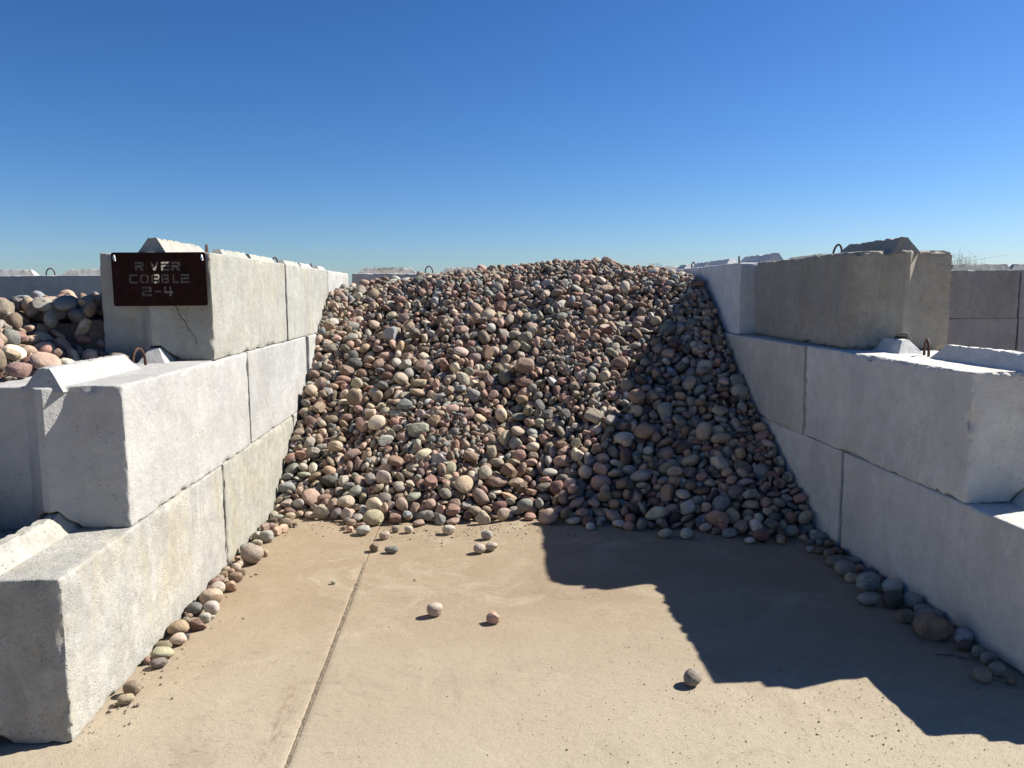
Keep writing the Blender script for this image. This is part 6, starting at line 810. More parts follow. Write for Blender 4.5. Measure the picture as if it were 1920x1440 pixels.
-95,8429,1816,-35,35,3,24,96,-3478,3542,908,5,7,-43,3,165,-1087,6104,266,-25,37,1,23,102,1136,7677,1423,30,39,-11,11,107,-810,8360,1595,42,-8,-2,28,83,1137,7942,1553,-21,40,-7,3,93,-2236,4929,1496,6,-3,17,19,79,1172,5900,380,-17,43,17,20,96,
1214,8012,1584,-47,-3,-2,28,99,1849,6722,992,-5,50,-2,6,81,-436,6479,603,16,11,45,2,77,1831,8311,1798,-14,-36,-10,1,91,-4081,4539,1498,7,1,30,9,150,-1143,5821,85,-42,-21,-5,23,95,98,7754,1361,2,3,-41,25,85,1470,7152,1162,26,-1,-17,7,76,
-656,7101,870,-16,13,-45,2,80,1346,7685,1465,-7,0,-44,5,84,-626,6408,521,-37,33,0,28,128,191,5525,42,-6,35,-32,6,112,259,6469,539,14,-24,35,0,64,1637,8541,1816,-1,27,30,9,110,-301,9484,1684,8,49,-4,23,165,1764,6912,1083,33,-27,-26,3,59,
-2321,2734,557,38,28,14,24,141,-2666,3217,900,35,33,3,4,122,-703,6294,439,-44,-10,-14,18,82,-778,7768,1254,26,9,-37,1,70,-714,6868,741,-16,-37,18,18,98,338,8102,1535,-36,-23,-6,22,92,372,6052,288,4,-18,2,14,137,72,8579,1798,-50,-2,-3,28,121,
-4170,4044,1296,-15,40,26,4,165,-416,7046,894,47,-5,17,29,81,-7,7357,1112,22,9,-24,2,108,157,6836,769,-28,38,17,2,101,197,5810,138,-5,-31,-35,20,74,179,6018,272,29,8,19,11,99,227,8948,1808,-9,11,-23,9,116,359,5748,58,-34,32,11,14,124,
394,6944,842,-20,-10,-42,27,61,885,7863,1493,2,-16,47,20,72,1047,8142,1663,-46,-13,1,10,82,-1261,8628,1635,38,-25,-19,22,102,-970,8256,1497,-1,35,-32,11,66,-719,6951,770,48,-12,1,13,102,1693,6989,1118,6,49,3,22,75,-1412,6871,737,11,19,40,7,92,
-1283,8476,1570,6,2,-37,7,77,-800,6941,747,-11,-13,27,3,87,-628,5584,20,26,-42,-2,19,59,-219,8973,1728,20,-46,4,10,136,250,6992,847,16,-7,46,26,124,251,7281,1010,2,22,-26,0,76,443,8062,1512,27,-15,21,15,55,1720,7274,1282,-1,-15,38,17,76,
1742,7382,1365,48,-8,-6,16,68,1864,8001,1707,-50,-3,-2,23,83,1899,8078,1733,-47,16,0,2,117,1978,7891,1684,4,5,-43,3,59,-1057,7205,883,-49,9,-1,14,78,1619,9140,1788,-50,-5,-1,18,120,1561,5838,375,-4,-15,46,28,59,1783,6517,841,-10,-45,15,16,79,
-934,6814,678,28,5,-23,25,77,-566,7137,907,-3,48,14,26,133,1030,9238,1863,-4,29,-40,21,101,1273,7902,1546,-26,-12,41,15,73,-1262,7078,829,15,14,-9,14,55,458,5658,34,-3,-1,45,15,89,-248,9340,1693,2,-6,-46,10,93,304,8245,1627,23,13,-20,12,105,
1132,9214,1856,-25,8,-39,18,112,1604,9466,1788,-3,4,37,14,140,1811,9569,1740,13,8,35,19,140,1804,8242,1756,7,0,45,18,93,1989,8664,1717,4,-5,49,13,67,-604,9294,1673,9,-37,31,8,95,-531,9247,1659,1,-4,-48,17,95,-115,9333,1713,-10,-8,-19,29,66,
769,9420,1816,22,15,15,29,101,1230,9598,1830,-4,3,-42,7,143,1513,9437,1804,-38,31,-8,13,123,1683,8834,1791,19,-5,-45,23,67,1720,8962,1776,0,7,-31,14,73,1740,9043,1787,47,3,-2,8,112,2211,9003,1678,-7,-2,-45,18,103,2203,9475,1658,33,35,-12,8,98,
-3408,6145,1411,6,20,-36,15,100,-3223,6194,1404,1,-3,23,2,94,-3012,5367,1422,-19,-46,-2,12,93,-3006,5478,1449,-11,-31,37,27,114,-3018,5649,1422,50,2,5,26,111,-3001,5913,1446,-16,41,19,8,126,-2786,5228,1502,-28,-35,-12,16,153,-2675,5045,1474,25,43,-1,22,141,
-2164,4072,1188,26,-23,15,3,110,-2772,4896,1475,-7,-44,-3,23,99,-2667,3562,1040,-19,-20,41,7,135,-3086,3624,1094,37,14,30,15,110,-2258,2511,396,36,-25,-14,21,120,-2841,4093,1327,12,19,-43,17,125,-3178,3339,887,-19,22,-3,15,100,-2832,2372,351,-2,-7,-49,27,108,
-2477,2430,407,23,-18,-39,27,126,-4015,3705,1067,22,12,-42,14,165,-2215,3108,794,-32,37,0,13,107,-3065,3181,792,-18,-23,26,1,119,-4327,4183,1386,13,11,-11,24,152,-2673,2451,329,20,-43,15,5,163,-3483,4373,1370,24,8,-37,6,148,-2369,2488,377,-15,18,22,24,128,
-3199,4134,1344,-23,15,-37,15,129,-2929,2804,540,9,3,35,17,165,-3191,3612,1004,34,35,-8,0,165,-4047,4222,1336,8,9,-3,10,165,-2526,3458,993,-19,-13,-11,3,116,-3333,3940,1232,-27,32,18,26,133,-2836,3468,972,5,-14,-48,10,165,-3531,3870,1163,-40,24,-8,7,149,
-3696,3173,734,22,-13,-42,24,114,-2398,2399,430,-34,31,20,13,105,-3225,4696,1515,29,0,20,21,141,-3492,3228,820,13,-35,31,7,93,-2221,3230,905,-17,-34,31,3,106,-3170,3275,814,-41,-23,-19,0,104,-3176,5640,1525,19,3,46,1,133,-3354,3099,689,1,-14,32,27,110,
-3220,3563,927,-4,-4,50,27,121,-3917,3161,749,-29,41,3,12,132,-3429,3856,1112,-2,-5,-1,19,148,-2188,2617,574,26,6,40,16,115,-3821,3690,1024,0,2,-37,1,143,-3543,3419,846,25,15,30,15,122,-2949,2398,269,-20,-44,11,27,144,-2755,2381,273,-29,-12,-36,9,137,
-3725,4500,1458,-32,-1,38,8,138,-2970,3905,1290,23,-3,-34,16,114,-3748,4091,1249,-16,-12,46,6,136,-3005,3379,886,-1,-6,-35,12,146,-3066,3764,1090,8,9,35,4,129,-3024,2587,435,15,2,-5,17,105,-2913,3786,1215,-42,25,11,16,101,-2496,2613,494,5,46,7,9,121,
-2902,3410,921,30,-36,-12,18,130,-3796,3443,891,-42,13,-7,12,155,-2508,3240,859,38,18,24,5,123,-3527,3098,700,22,-3,14,14,102,-3725,4873,1535,39,27,1,8,149,-3524,4115,1289,26,-29,-1,4,160,-3415,3991,1293,-16,13,-45,9,106,-2953,4450,1512,12,3,-47,24,125,
-2164,2302,281,-9,-35,-14,20,127,-4105,4130,1356,-17,-10,-46,7,134,-2149,3034,765,-24,-42,-5,7,86,-3026,4334,1457,34,-13,26,24,103,-3375,3540,922,32,27,5,4,103,-4242,3624,1097,-36,-22,20,24,118,-3082,2779,505,47,6,-16,8,115,-2577,2763,593,13,-36,-32,26,138,
-3224,4300,1399,25,21,22,4,120,-3177,2872,615,25,37,19,5,136,-2865,2834,598,-4,-11,34,16,105,-2379,3017,799,-8,21,-42,23,107,-4399,4056,1325,-13,-8,47,24,135,-4158,3704,1061,12,-7,-47,24,124,-2903,4311,1446,44,2,-23,0,122,-2428,2622,441,42,-13,23,4,112,
-4635,4568,1579,-33,-12,20,24,152,-4037,3332,919,31,19,23,25,127,-3381,3292,749,1,2,-45,13,127,-3647,3898,1133,-42,2,-13,10,133,-3722,4161,1337,4,-16,43,25,112,-3717,3949,1188,17,18,-44,22,157,-3296,3497,902,-27,-38,-18,29,107,-3009,2995,640,48,-10,-10,25,121,
-2087,3178,905,19,-36,-3,2,98,-2456,2305,259,-3,-8,-7,15,155,-2454,3152,787,-13,-13,44,22,120,-2827,3303,922,-29,16,-24,27,92,-3790,3182,651,-30,37,11,13,105,-3501,4027,1202,-3,-46,-8,20,117,-2738,3236,795,11,38,24,13,139,-3932,3551,943,-2,1,45,20,145,
-3432,3230,693,8,8,-29,13,111,-2273,2855,639,-34,-26,7,21,98,-3921,3617,1012,-12,-44,-6,5,107,-3869,4414,1418,-29,-40,-7,28,165,-3287,3787,1102,-5,14,24,0,165,-4126,5181,1526,29,-33,17,0,165,-3391,3448,919,48,-8,4,17,121,-2094,2395,371,-29,35,20,2,103,
-2530,2976,640,30,-1,39,21,97,-3161,4886,1536,11,-11,26,21,134,-2744,2943,646,17,16,34,13,131,-3760,3233,741,-19,38,-26,21,105,-2798,3072,685,-32,-5,21,24,127,-3854,3103,645,-4,-14,10,4,116,-3652,4116,1276,7,42,11,3,153,-2776,3618,1014,-33,35,4,20,100,
-2938,3728,1073,15,11,2,14,106,-2770,3937,1250,9,38,31,28,136,-3931,4311,1394,-19,-44,12,26,144,-4331,3784,1122,10,33,-30,4,107,-3615,4383,1359,-4,-5,50,27,119,-3102,3276,780,-2,44,-17,25,118,-3267,4105,1267,11,0,0,24,110,-2423,2705,490,11,14,4,18,106,
-3695,3591,1011,48,12,-5,13,122,-3242,3917,1241,2,46,20,14,97,-3123,3128,743,27,40,9,23,139,1712,6503,843,-10,-35,-24,27,74,-2993,3319,809,19,25,35,6,125,-4241,4520,1471,-36,23,9,7,149,-3915,3274,775,47,-7,12,15,107,-258,8755,1746,20,-1,-38,6,164,
115,7501,1205,-39,26,-18,27,98,-2695,3730,1137,14,16,16,4,91,465,6374,532,24,19,-40,2,104,2082,5901,508,-9,48,2,11,84,-3200,3930,1166,18,1,45,29,109,-2913,2935,634,-31,35,-16,4,119,-4634,4240,1451,-6,-20,45,15,134,-2157,2393,384,-21,40,-5,7,98,
-2124,3538,1097,12,14,-29,10,100,827,9108,1873,-27,-32,-15,15,135,-4473,4246,1431,-28,-35,-17,8,130,-3565,4435,1434,19,9,26,20,111,1495,7037,1113,-45,12,-17,18,83,1093,5290,23,-8,-4,-35,18,89,1850,5294,197,-35,12,-14,0,102,174,6642,714,9,13,41,15,92,
642,9127,1849,-46,7,-15,24,150,-873,7275,929,17,-17,6,6,115,-3653,3199,668,-24,41,10,23,127,-2930,2570,406,-4,24,-20,8,105,1542,7190,1212,14,21,-38,14,105,-1060,6630,560,35,24,7,9,76,840,5834,279,1,44,20,28,66,1183,8718,1875,23,-7,40,18,97,
-2198,2876,670,-11,22,-35,1,97,-4052,3520,915,-47,12,-7,25,124,-4029,4278,1397,-15,-6,-42,25,122,-930,8662,1636,-40,24,16,1,96,69,7690,1319,-44,-1,5,3,97,571,7586,1274,13,7,40,24,81,1060,5572,167,19,-45,7,18,88,1158,5585,191,-41,-13,20,8,77,
-4570,4469,1514,-10,19,-27,14,153,-3863,3340,788,27,2,-39,8,109,-2672,3236,810,8,33,24,16,86,-778,7269,931,-4,-19,45,10,127,-413,5650,127,15,-8,9,23,89,-360,8360,1709,29,39,10,24,93,518,7501,1193,16,1,40,8,72,723,5691,148,-28,-30,-25,21,83,
-924,5647,29,-21,44,-6,13,89,-589,7558,1171,19,-8,22,16,93,300,7235,1016,9,-3,44,29,96,724,8725,1851,8,-5,-41,14,81,-1416,6410,433,-30,-35,-8,23,104,-1174,5729,21,-26,-42,-4,17,81,-941,8082,1400,-33,35,5,1,82,314,6839,750,7,19,-45,12,80,
-729,7480,1085,-41,9,-1,16,74,-512,8491,1705,6,19,-35,17,128,1723,6455,842,1,32,-31,23,102,-2797,5671,1478,-19,32,-31,19,109,-3757,3773,1056,-28,-38,6,5,104,-3605,4541,1457,4,-5,10,26,165,-1004,6787,637,-48,7,2,16,108,-680,8443,1637,-28,41,0,23,87,
338,8015,1462,-19,44,14,26,90,384,6234,379,21,43,13,20,76,461,6913,848,16,4,-47,11,90,1491,5615,241,-27,-40,-11,28,80,1560,7267,1253,-1,-45,18,15,72,-1135,7359,1012,34,34,-11,3,92,865,8898,1891,7,-29,-40,26,108,1754,6847,1058,31,21,-27,24,81,
-2211,4513,1241,7,-43,-12,0,96,-1293,5843,109,2,9,11,27,56,414,7208,993,20,41,21,4,92,623,8865,1829,-2,2,49,0,117,690,5592,84,-30,35,-16,15,92,1221,7200,1172,-25,-40,-13,19,92,1375,7259,1199,-47,-6,11,8,77,1492,7500,1347,-49,-6,-4,22,75,
-1412,8272,1530,12,48,0,7,68,-921,7901,1304,-33,-33,-1,22,75,-904,7441,1027,-16,7,40,27,75,-797,6880,781,39,27,12,13,67,-235,9162,1712,-1,0,-7,1,99,296,8058,1499,-17,-37,-23,3,67,376,5939,191,8,-12,-20,26,107,874,9613,1829,17,47,-5,15,137,
881,5855,319,11,4,11,10,82,1131,9103,1845,26,43,3,7,87,1328,6770,961,2,34,-36,1,100,-2482,4701,1461,-2,4,-42,13,65,-3247,4550,1448,18,-9,23,7,143,-4382,4612,1533,-36,-31,-7,26,128,-4164,3816,1270,41,2,-14,19,115,-3845,3193,754,8,30,-6,5,82,
-3401,4291,1348,-31,17,32,0,96,-2898,4175,1371,-39,-25,-18,0,114,-1005,7521,1056,2,18,-33,13,81,-878,6578,543,17,-21,16,6,90,-728,6829,706,-23,22,-11,20,72,-634,6326,471,-43,-22,-10,23,107,178,7661,1277,-24,-19,-3,12,75,770,7954,1541,49,-6,4,29,98,
896,8562,1837,2,-2,47,18,90,1786,6773,984,-45,11,0,28,58,-1353,6908,759,-6,-23,29,15,102,-1229,8273,1538,-27,1,27,8,79,-783,7156,909,-5,-15,-33,18,110,-360,8650,1745,32,-31,-22,19,90,36,9473,1735,2,-2,-39,0,105,372,7561,1193,-25,22,-26,23,111,
744,5599,122,42,23,2,12,76,1073,8876,1867,29,17,6,17,85,1287,6478,780,-12,22,-1,4,71,1934,8990,1728,4,4,47,12,76,-2577,3255,850,-31,12,-33,12,124,-1042,6147,293,7,-39,-29,14,70,-534,8528,1673,2,-4,1,25,63,101,8486,1751,-49,11,-1,2,67,
93,8561,1760,-27,-42,-1,23,108,365,6469,538,4,47,16,7,87,590,5453,19,43,-26,-3,2,83,709,7932,1496,-45,-12,-15,6,62,785,8670,1837,-4,-7,-27,18,110,1677,5248,102,4,45,18,25,59,-849,7464,1038,33,-34,-12,8,55,-490,9341,1665,4,-8,8,26,122,
-453,9463,1671,16,-45,-15,29,101,-395,8836,1767,5,2,19,20,92,-309,9577,1671,-3,-4,44,29,70,151,9167,1760,49,10,3,2,104,522,9069,1817,29,7,11,15,96,521,7370,1144,-9,39,-29,11,105,644,7565,1262,17,-1,-21,13,66,740,9620,1793,-22,42,-13,11,129,
998,9077,1858,9,-6,10,19,126,1411,9213,1838,28,-42,3,22,132,1491,9542,1795,49,-4,-8,14,105,1815,8644,1810,9,20,-39,17,101,1807,9157,1757,-15,14,-20,12,105,2016,9250,1699,15,5,47,4,60,-2831,5347,1479,37,-24,1,6,142,56,8973,1789,-16,8,-47,2,130,
277,8748,1801,-3,48,1,7,100,381,7293,1018,16,-4,-35,4,77,1206,7453,1286,-1,-20,44,25,71,1727,5168,77,-9,25,-4,22,55,1707,8776,1776,18,-47,2,28,98,1844,8892,1770,-6,-16,46,6,102,1915,8892,1750,-13,38,22,15,63,2203,8819,1692,-42,-26,7,3,129,
-532,9435,1654,-1,-50,2,24,70,-96,8998,1752,46,5,3,11,89,-61,9513,1731,5,-9,-43,19,137,114,9369,1748,0,0,28,17,131,151,9470,1741,-4,50,-2,12,83,140,9550,1730,37,34,-1,28,85,224,8507,1747,-49,-7,1,23,78,232,9338,1777,-6,-49,0,5,150,
470,9459,1778,0,30,-40,7,73,1109,7631,1381,9,49,-1,1,95,1237,9236,1853,-50,1,-2,4,155,1387,9521,1818,14,-36,-17,1,87,1492,9237,1804,11,1,33,6,77,1799,8433,1755,-6,5,-9,10,65,1895,8948,1761,21,38,-25,10,103,2137,8666,1760,-8,-46,15,11,117,
2156,8964,1762,4,-45,-10,24,85,-3198,6110,1406,-12,48,-5,19,69,-3103,5670,1443,24,42,-4,6,139,-3071,5802,1428,-44,23,-5,5,146,-3136,5996,1438,1,34,-35,7,140,-2549,3984,1312,15,6,-12,16,75,-3514,3288,843,-47,1,-1,23,105,-2830,5262,1443,21,-43,-6,20,80,
-2097,3991,1189,10,10,-48,27,71,-3058,4438,1512,14,-29,-36,29,109,-3426,3781,1052,-49,-4,-6,15,110,-3903,3077,704,-10,17,-1,7,92,-4002,3937,1240,-38,-4,20,18,88,-3184,3213,732,20,-24,-11,20,109,-2780,3374,879,-25,-43,3,20,118,-3847,3931,1174,-42,18,-16,26,120,
-2982,2524,388,35,-13,-32,27,75,-3599,3289,771,44,6,21,29,141,-3701,4385,1398,0,49,-5,24,94,-2817,3774,1116,4,-22,34,1,93,-3696,3313,749,9,-6,28,5,98,-2494,3551,1035,-38,23,-3,10,89,-3374,3887,1180,35,30,-19,3,114,-3138,2734,423,10,45,18,22,145,
-4038,3600,982,-32,-22,27,4,100,-3615,3383,825,-14,36,2,1,111,-2307,2758,656,14,-18,-2,4,99,-3839,4040,1232,-3,-47,11,13,120,-2812,4315,1436,10,-10,36,19,112,-2728,3695,1093,8,25,42,10,97,-2583,3119,727,38,-24,-22,28,128,-2873,3953,1249,-21,17,-41,9,94,
-2701,3152,747,42,18,17,17,156,-3123,4091,1288,29,17,35,1,112,-2938,3999,1269,29,-11,33,15,102,-2861,3029,625,24,36,10,22,101,-2117,2857,644,-41,19,5,2,109,-3331,4506,1454,7,39,12,0,130,-2606,2252,272,-33,37,1,27,165,-4062,3258,741,20,35,25,0,142,
-3458,4456,1433,-23,-32,-13,21,85,-2575,3641,1090,-40,-13,-15,22,82,-4269,3843,1234,-11,28,-12,17,119,-4152,3954,1250,-43,-4,-4,3,114,-2376,3619,1132,-4,11,38,16,86,-4495,4053,1371,40,-30,-2,13,140,-3112,4678,1544,-19,17,43,15,101,-2686,2504,371,-15,11,46,28,112,
-2576,2712,538,-14,0,27,20,108,-4513,3959,1287,-9,10,-48,21,139,-3309,4201,1315,-13,24,38,0,102,-3306,4301,1364,-19,-44,-11,14,127,-2258,2267,269,-23,7,-39,29,164,-3776,4296,1366,-42,-22,9,3,107,-3389,4783,1479,3,27,-41,7,165,-2799,2836,507,-29,28,12,6,99,
-2212,4198,1228,48,-11,0,24,144,-4036,3851,1184,-39,-18,-7,24,89,-2800,2742,506,-28,-17,38,2,126,-3992,3974,1190,7,-14,43,12,115,-4959,5366,1588,32,-32,-4,21,137,-4437,4420,1465,5,6,-32,10,165,-5028,5684,1601,-10,13,-29,24,121,-2736,2585,408,-10,25,26,4,91,
-4428,3866,1201,10,44,-4,24,106,-3160,3468,879,-14,-21,27,7,132,-3060,3854,1132,-5,-1,-50,20,101,-3172,2630,435,30,-1,-35,24,128,-2515,2634,397,22,-1,8,28,99,-3223,3391,830,-38,-32,4,7,122,-2325,2504,458,8,-12,-24,25,93,-2520,3610,1089,34,-11,-31,12,83,
-3127,4508,1466,17,7,-43,9,158,-2983,4213,1378,17,-40,22,19,84,-2551,2456,330,10,33,5,22,124,-3401,4204,1299,-1,15,-9,25,97,-3372,2940,559,25,7,36,24,139,-2645,3124,705,29,-2,-15,7,95,-3291,2986,610,36,34,7,28,126,-2928,2503,312,26,26,30,1,118,
-2835,5434,1544,15,3,-8,12,164,-4010,3446,865,-24,4,44,22,109,-2104,2490,393,-6,36,32,23,101,-3787,3316,778,-32,35,-12,6,102,-3825,3882,1128,9,-12,-7,10,106,-3020,3154,697,-29,1,4,22,146,-3641,4194,1303,34,-24,17,25,113,-3647,4276,1328,-17,-43,-12,24,115,
-3568,3187,783,-39,29,-4,1,91,-2638,3307,854,20,-31,4,22,102,-4352,5087,1543,-1,7,-8,19,147,-4345,4415,1508,1,-5,30,5,115,-2740,4040,1309,-13,-48,-9,11,94,-3818,3531,903,34,0,-9,26,111,-2836,2526,309,4,50,5,3,135,-2818,2744,425,-47,11,-7,13,103,
-2658,4469,1473,5,-1,45,4,108,-2218,2755,593,-18,19,-29,6,100,-3944,4229,1344,15,9,41,26,107,-3624,5093,1500,-37,-24,-2,5,165,-3006,2683,446,7,16,-23,19,112,-4616,4733,1593,25,-4,9,5,127,-3866,3137,703,17,44,-6,14,82,-2739,4095,1346,14,6,12,12,85,
-4337,4498,1465,1,-49,0,9,102,-2697,3332,888,13,-25,-37,27,101,-3897,3865,1130,-3,44,2,16,71,-3858,4255,1344,-2,47,-6,7,88,-3483,3168,673,4,28,30,22,84,-4007,4062,1263,-16,-40,15,16,97,-3672,3706,1007,-36,24,15,21,85,-2397,2426,319,-18,30,25,19,117,
-3895,4561,1452,-2,7,-47,1,104,-3751,3621,977,32,-36,-1,0,103,-3362,4411,1395,-42,13,7,13,110,-4217,4230,1387,3,-40,-17,23,129,-3804,3588,946,1,-48,14,8,94,-2234,3741,1202,17,3,-34,27,96,-3897,5021,1492,44,-24,4,4,127,-2214,2411,404,-6,-34,23,29,75,
-3459,4163,1278,-23,-28,-35,12,128,-2765,4605,1485,19,-44,6,19,123,-3751,5154,1515,40,28,-6,16,165,-3698,6203,1481,13,44,12,27,137,-2652,5352,1565,21,-7,1,14,120,-2588,3924,1287,-34,14,34,19,87,-2168,2539,394,3,-19,44,2,86,-4104,3648,1013,-37,-9,-32,16,88,
-2510,2391,307,30,-27,-30,7,98,-4169,4865,1523,9,1,-18,28,116,-3982,3835,1130,-6,41,-26,17,117,-3809,4206,1304,32,-8,-24,14,106,-3616,6297,1469,-20,45,6,16,149,-3013,3918,1195,-35,15,1,19,108,-2860,3640,1022,-31,25,-6,25,111,-3991,4615,1447,38,27,15,9,103,
-3942,4687,1467,-32,11,-7,7,115,-3302,3591,948,-37,32,-9,23,113,-2868,4527,1540,38,32,-4,8,111,-2367,3153,797,-7,27,-16,17,77,-2972,4310,1410,-44,-14,-19,6,82,-2596,3045,660,2,40,25,9,74,-4680,6340,1552,9,-32,36,24,165,-3528,4880,1462,29,20,-31,9,138,
-3446,3936,1154,44,20,-12,25,102,-3421,3035,660,4,-31,20,29,118,-3159,2764,495,27,-40,-6,1,82,-3336,3397,826,-42,-13,3,12,165,-3195,3844,1108,16,46,5,17,113,-3055,3400,828,-14,17,-43,29,105,-2600,2552,359,-43,24,7,24,116,-4795,5652,1584,-3,-2,49,25,162,
-4313,3854,1163,6,-37,-31,14,112,-3973,4438,1413,-35,21,24,27,76,-3679,3106,613,-18,38,21,14,82,-3368,5606,1502,12,8,-45,14,145,-2861,2335,278,-29,-9,33,27,92,-2468,5545,1563,-4,-6,49,27,131,-2579,2708,461,-28,32,-16,11,133,-2634,3479,955,6,16,-44,23,137,
-4698,6036,1577,5,42,-27,6,162,-4052,4726,1475,-32,37,-9,26,140,-3865,3652,966,-24,-42,-11,17,92,-2833,2951,595,-5,-9,-11,1,138,-3787,4445,1371,16,-47,-3,1,141,-3743,3459,853,-34,31,9,13,107,-3057,3265,742,-45,10,-19,7,86,-2594,3773,1163,26,-10,3,10,82,
-3362,4123,1252,12,16,-29,4,91,-3168,3956,1250,-39,24,-10,1,105,-3655,4947,1450,15,-25,-22,21,154,-3106,3221,718,-37,0,-2,0,101,-4626,5338,1542,37,-16,29,13,128,-2371,2376,268,-10,-18,-8,11,78,-4100,4429,1421,18,-44,-16,6,127,-3927,3390,828,-48,-13,2,3,118,
-3723,3154,644,-4,-27,27,25,75,-4710,5392,1564,0,13,48,6,165,-3430,3710,1003,-23,-30,-31,24,83,-4028,4134,1294,14,-15,-45,7,83,-3085,3051,605,-2,-8,-49,26,115,-2785,2296,299,46,-17,-9,8,83,-4588,4159,1382,-47,15,-6,21,92,-4212,4388,1420,-5,-10,25,23,130,
-2714,2830,528,30,24,16,16,106,-4027,5126,1514,-38,21,-14,4,106,-3028,4918,1511,-10,24,6,19,146,-2441,3715,1156,1,-28,35,10,67,-4886,4869,1593,-30,-7,14,14,127,-3380,3065,610,-16,-45,-15,11,123,-3142,5743,1495,-15,-27,-5,21,119,-2893,2770,460,2,-2,-30,22,127,
-2930,3927,1214,14,-42,-16,9,81,-2376,5723,1601,-26,-6,14,17,115,-2197,5398,1591,-2,-13,-32,24,123,-4688,4501,1503,10,17,5,6,108,-2392,3059,754,9,-45,-18,15,106,-4707,5167,1568,40,24,12,8,99,-4074,5940,1529,-2,12,35,16,131,-3837,5733,1496,-10,41,21,27,156,
-3777,4742,1473,17,2,12,22,103,-3244,3362,775,-22,-43,-8,20,81,-2983,2894,576,4,0,37,11,89,-2651,3748,1170,16,-22,-32,2,83,-4077,3978,1231,15,47,7,29,125,-2654,4186,1397,-37,33,-4,13,102,-4529,5831,1558,32,-35,13,19,126,-4313,4345,1454,-30,-40,1,14,108,
-2587,2924,589,12,-9,-30,8,105,-4491,4566,1554,-6,28,-10,8,97,-4118,5420,1517,-6,38,32,0,105,-3963,3906,1149,-19,-36,-12,11,65,-3548,5012,1497,20,-24,-28,7,151,-4005,4513,1411,6,7,-4,27,120,-3932,3689,1010,-37,-26,-1,3,116,-3244,2784,457,-14,47,-9,19,124,
-4805,4526,1559,23,-22,-37,29,88,-3820,3826,1090,35,34,7,12,87,-3548,3663,984,14,12,37,14,109,-2356,4032,1294,44,-5,-21,19,72,-4974,5131,1630,-11,-22,-44,24,122,-4315,6040,1571,-38,31,1,0,130,-3584,5474,1523,1,10,43,25,137,-3131,3894,1124,-38,-29,-12,12,85,
-2470,2945,655,10,-32,-17,3,112,-2851,2429,272,16,-39,-4,16,105,-2846,3142,699,24,-37,-18,11,100,-2683,4384,1458,-49,9,-2,29,95,-3497,3116,637,-2,3,45,20,103,-2830,3321,807,-33,-25,-21,17,109,-2303,2375,285,-18,29,-5,14,96,-3814,4545,1398,14,42,-24,14,115,
-3609,4160,1248,-28,-39,-13,16,70,-3137,3349,799,41,-5,-4,0,110,-3090,2637,356,-28,35,-8,7,108,-4156,4670,1511,-19,-29,-35,9,119,-3798,3388,818,-7,9,33,24,89,-3619,4491,1397,-8,4,35,12,156,-3528,2999,625,8,-47,-13,28,160,-3522,3275,721,10,8,-27,17,115,
-3024,2983,589,-13,-2,-39,3,101,-2133,4924,1535,16,-32,15,21,106,-4417,3981,1259,-6,22,4,19,78,-4306,5220,1534,7,0,-3,4,94,-4289,4046,1327,31,-29,1,11,95,-4186,5589,1542,17,-4,20,13,115,-3513,4696,1460,-43,-12,17,8,96,-2923,5105,1530,-5,-34,-37,15,105,
-2310,5044,1542,-15,45,-17,18,140,-2322,5708,1672,-19,33,26,15,78,-4986,5828,1573,-21,-2,35,16,165,-4263,4655,1491,7,46,-15,18,118,-3908,4780,1495,-14,-26,26,29,119,-3447,4681,1449,-38,9,-31,5,100,-3112,3926,1179,13,7,43,26,136,-2731,3337,820,1,-13,41,28,109,
-2740,2671,411,-21,14,-10,25,96,-4408,4517,1526,-38,-29,2,27,92,-4450,6235,1547,-29,36,-13,21,165,-4270,4437,1433,6,47,15,20,81,-3969,6197,1525,-39,-26,-14,9,119,-3519,5765,1499,26,-40,-1,7,165,-2125,2438,344,16,1,-24,18,113,-4766,4391,1484,-46,-18,-4,20,127,
-3352,3492,866,2,3,38,1,91,-5021,4736,1576,44,12,19,12,140,-3026,6101,1514,5,46,15,27,141,-2773,3681,1057,48,-9,8,2,75,-2606,3216,794,42,-10,-26,28,104,-3651,3493,861,19,-8,33,17,94,-4375,4878,1540,-47,18,-1,18,111,-4223,5414,1543,-39,23,12,9,113,
-3623,4841,1503,-6,-11,-26,10,87,-3515,5120,1516,28,-15,-20,24,90,-3132,2552,369,-41,-13,-21,15,103,-4252,4921,1486,2,-42,-20,27,159,-4204,5045,1467,23,38,0,14,141,-3918,3481,870,9,-14,46,4,108,-3904,6010,1467,18,-20,-11,21,150,-3066,3674,1011,-22,12,-22,15,91,
-4601,4364,1478,-12,4,5,9,88,-4510,4657,1545,-44,-9,5,27,120,-3232,5651,1485,33,-34,-13,18,146,-2990,5620,1515,-4,42,-26,1,143,-4047,3890,1142,-28,38,13,23,152,-3598,3176,673,-12,34,-23,23,122,-2809,4735,1535,16,0,46,8,113,1370,6427,749,-6,-4,-49,22,123,
-3527,3861,1085,24,-8,-42,20,65,-3133,2959,568,19,-8,4,15,130,-3044,3992,1243,42,17,3,0,123,-2254,5704,1578,3,-44,-5,15,161,-3114,6063,1516,1,-23,38,6,91,-4300,3663,1029,44,-1,-6,8,111,-3232,4028,1221,-12,38,27,9,95,-4569,5695,1548,-12,1,-28,17,137,
-4268,4731,1513,22,-42,8,5,110,-3574,4304,1318,6,-27,34,2,74,-3430,4544,1430,-22,-15,31,11,88,-2497,2882,599,-21,-17,39,15,114,-2910,3126,661,18,10,19,6,94,-2360,2652,450,-22,-27,15,13,87,-4529,4994,1522,-16,-31,-34,29,140,-3070,2653,431,22,3,42,20,95,
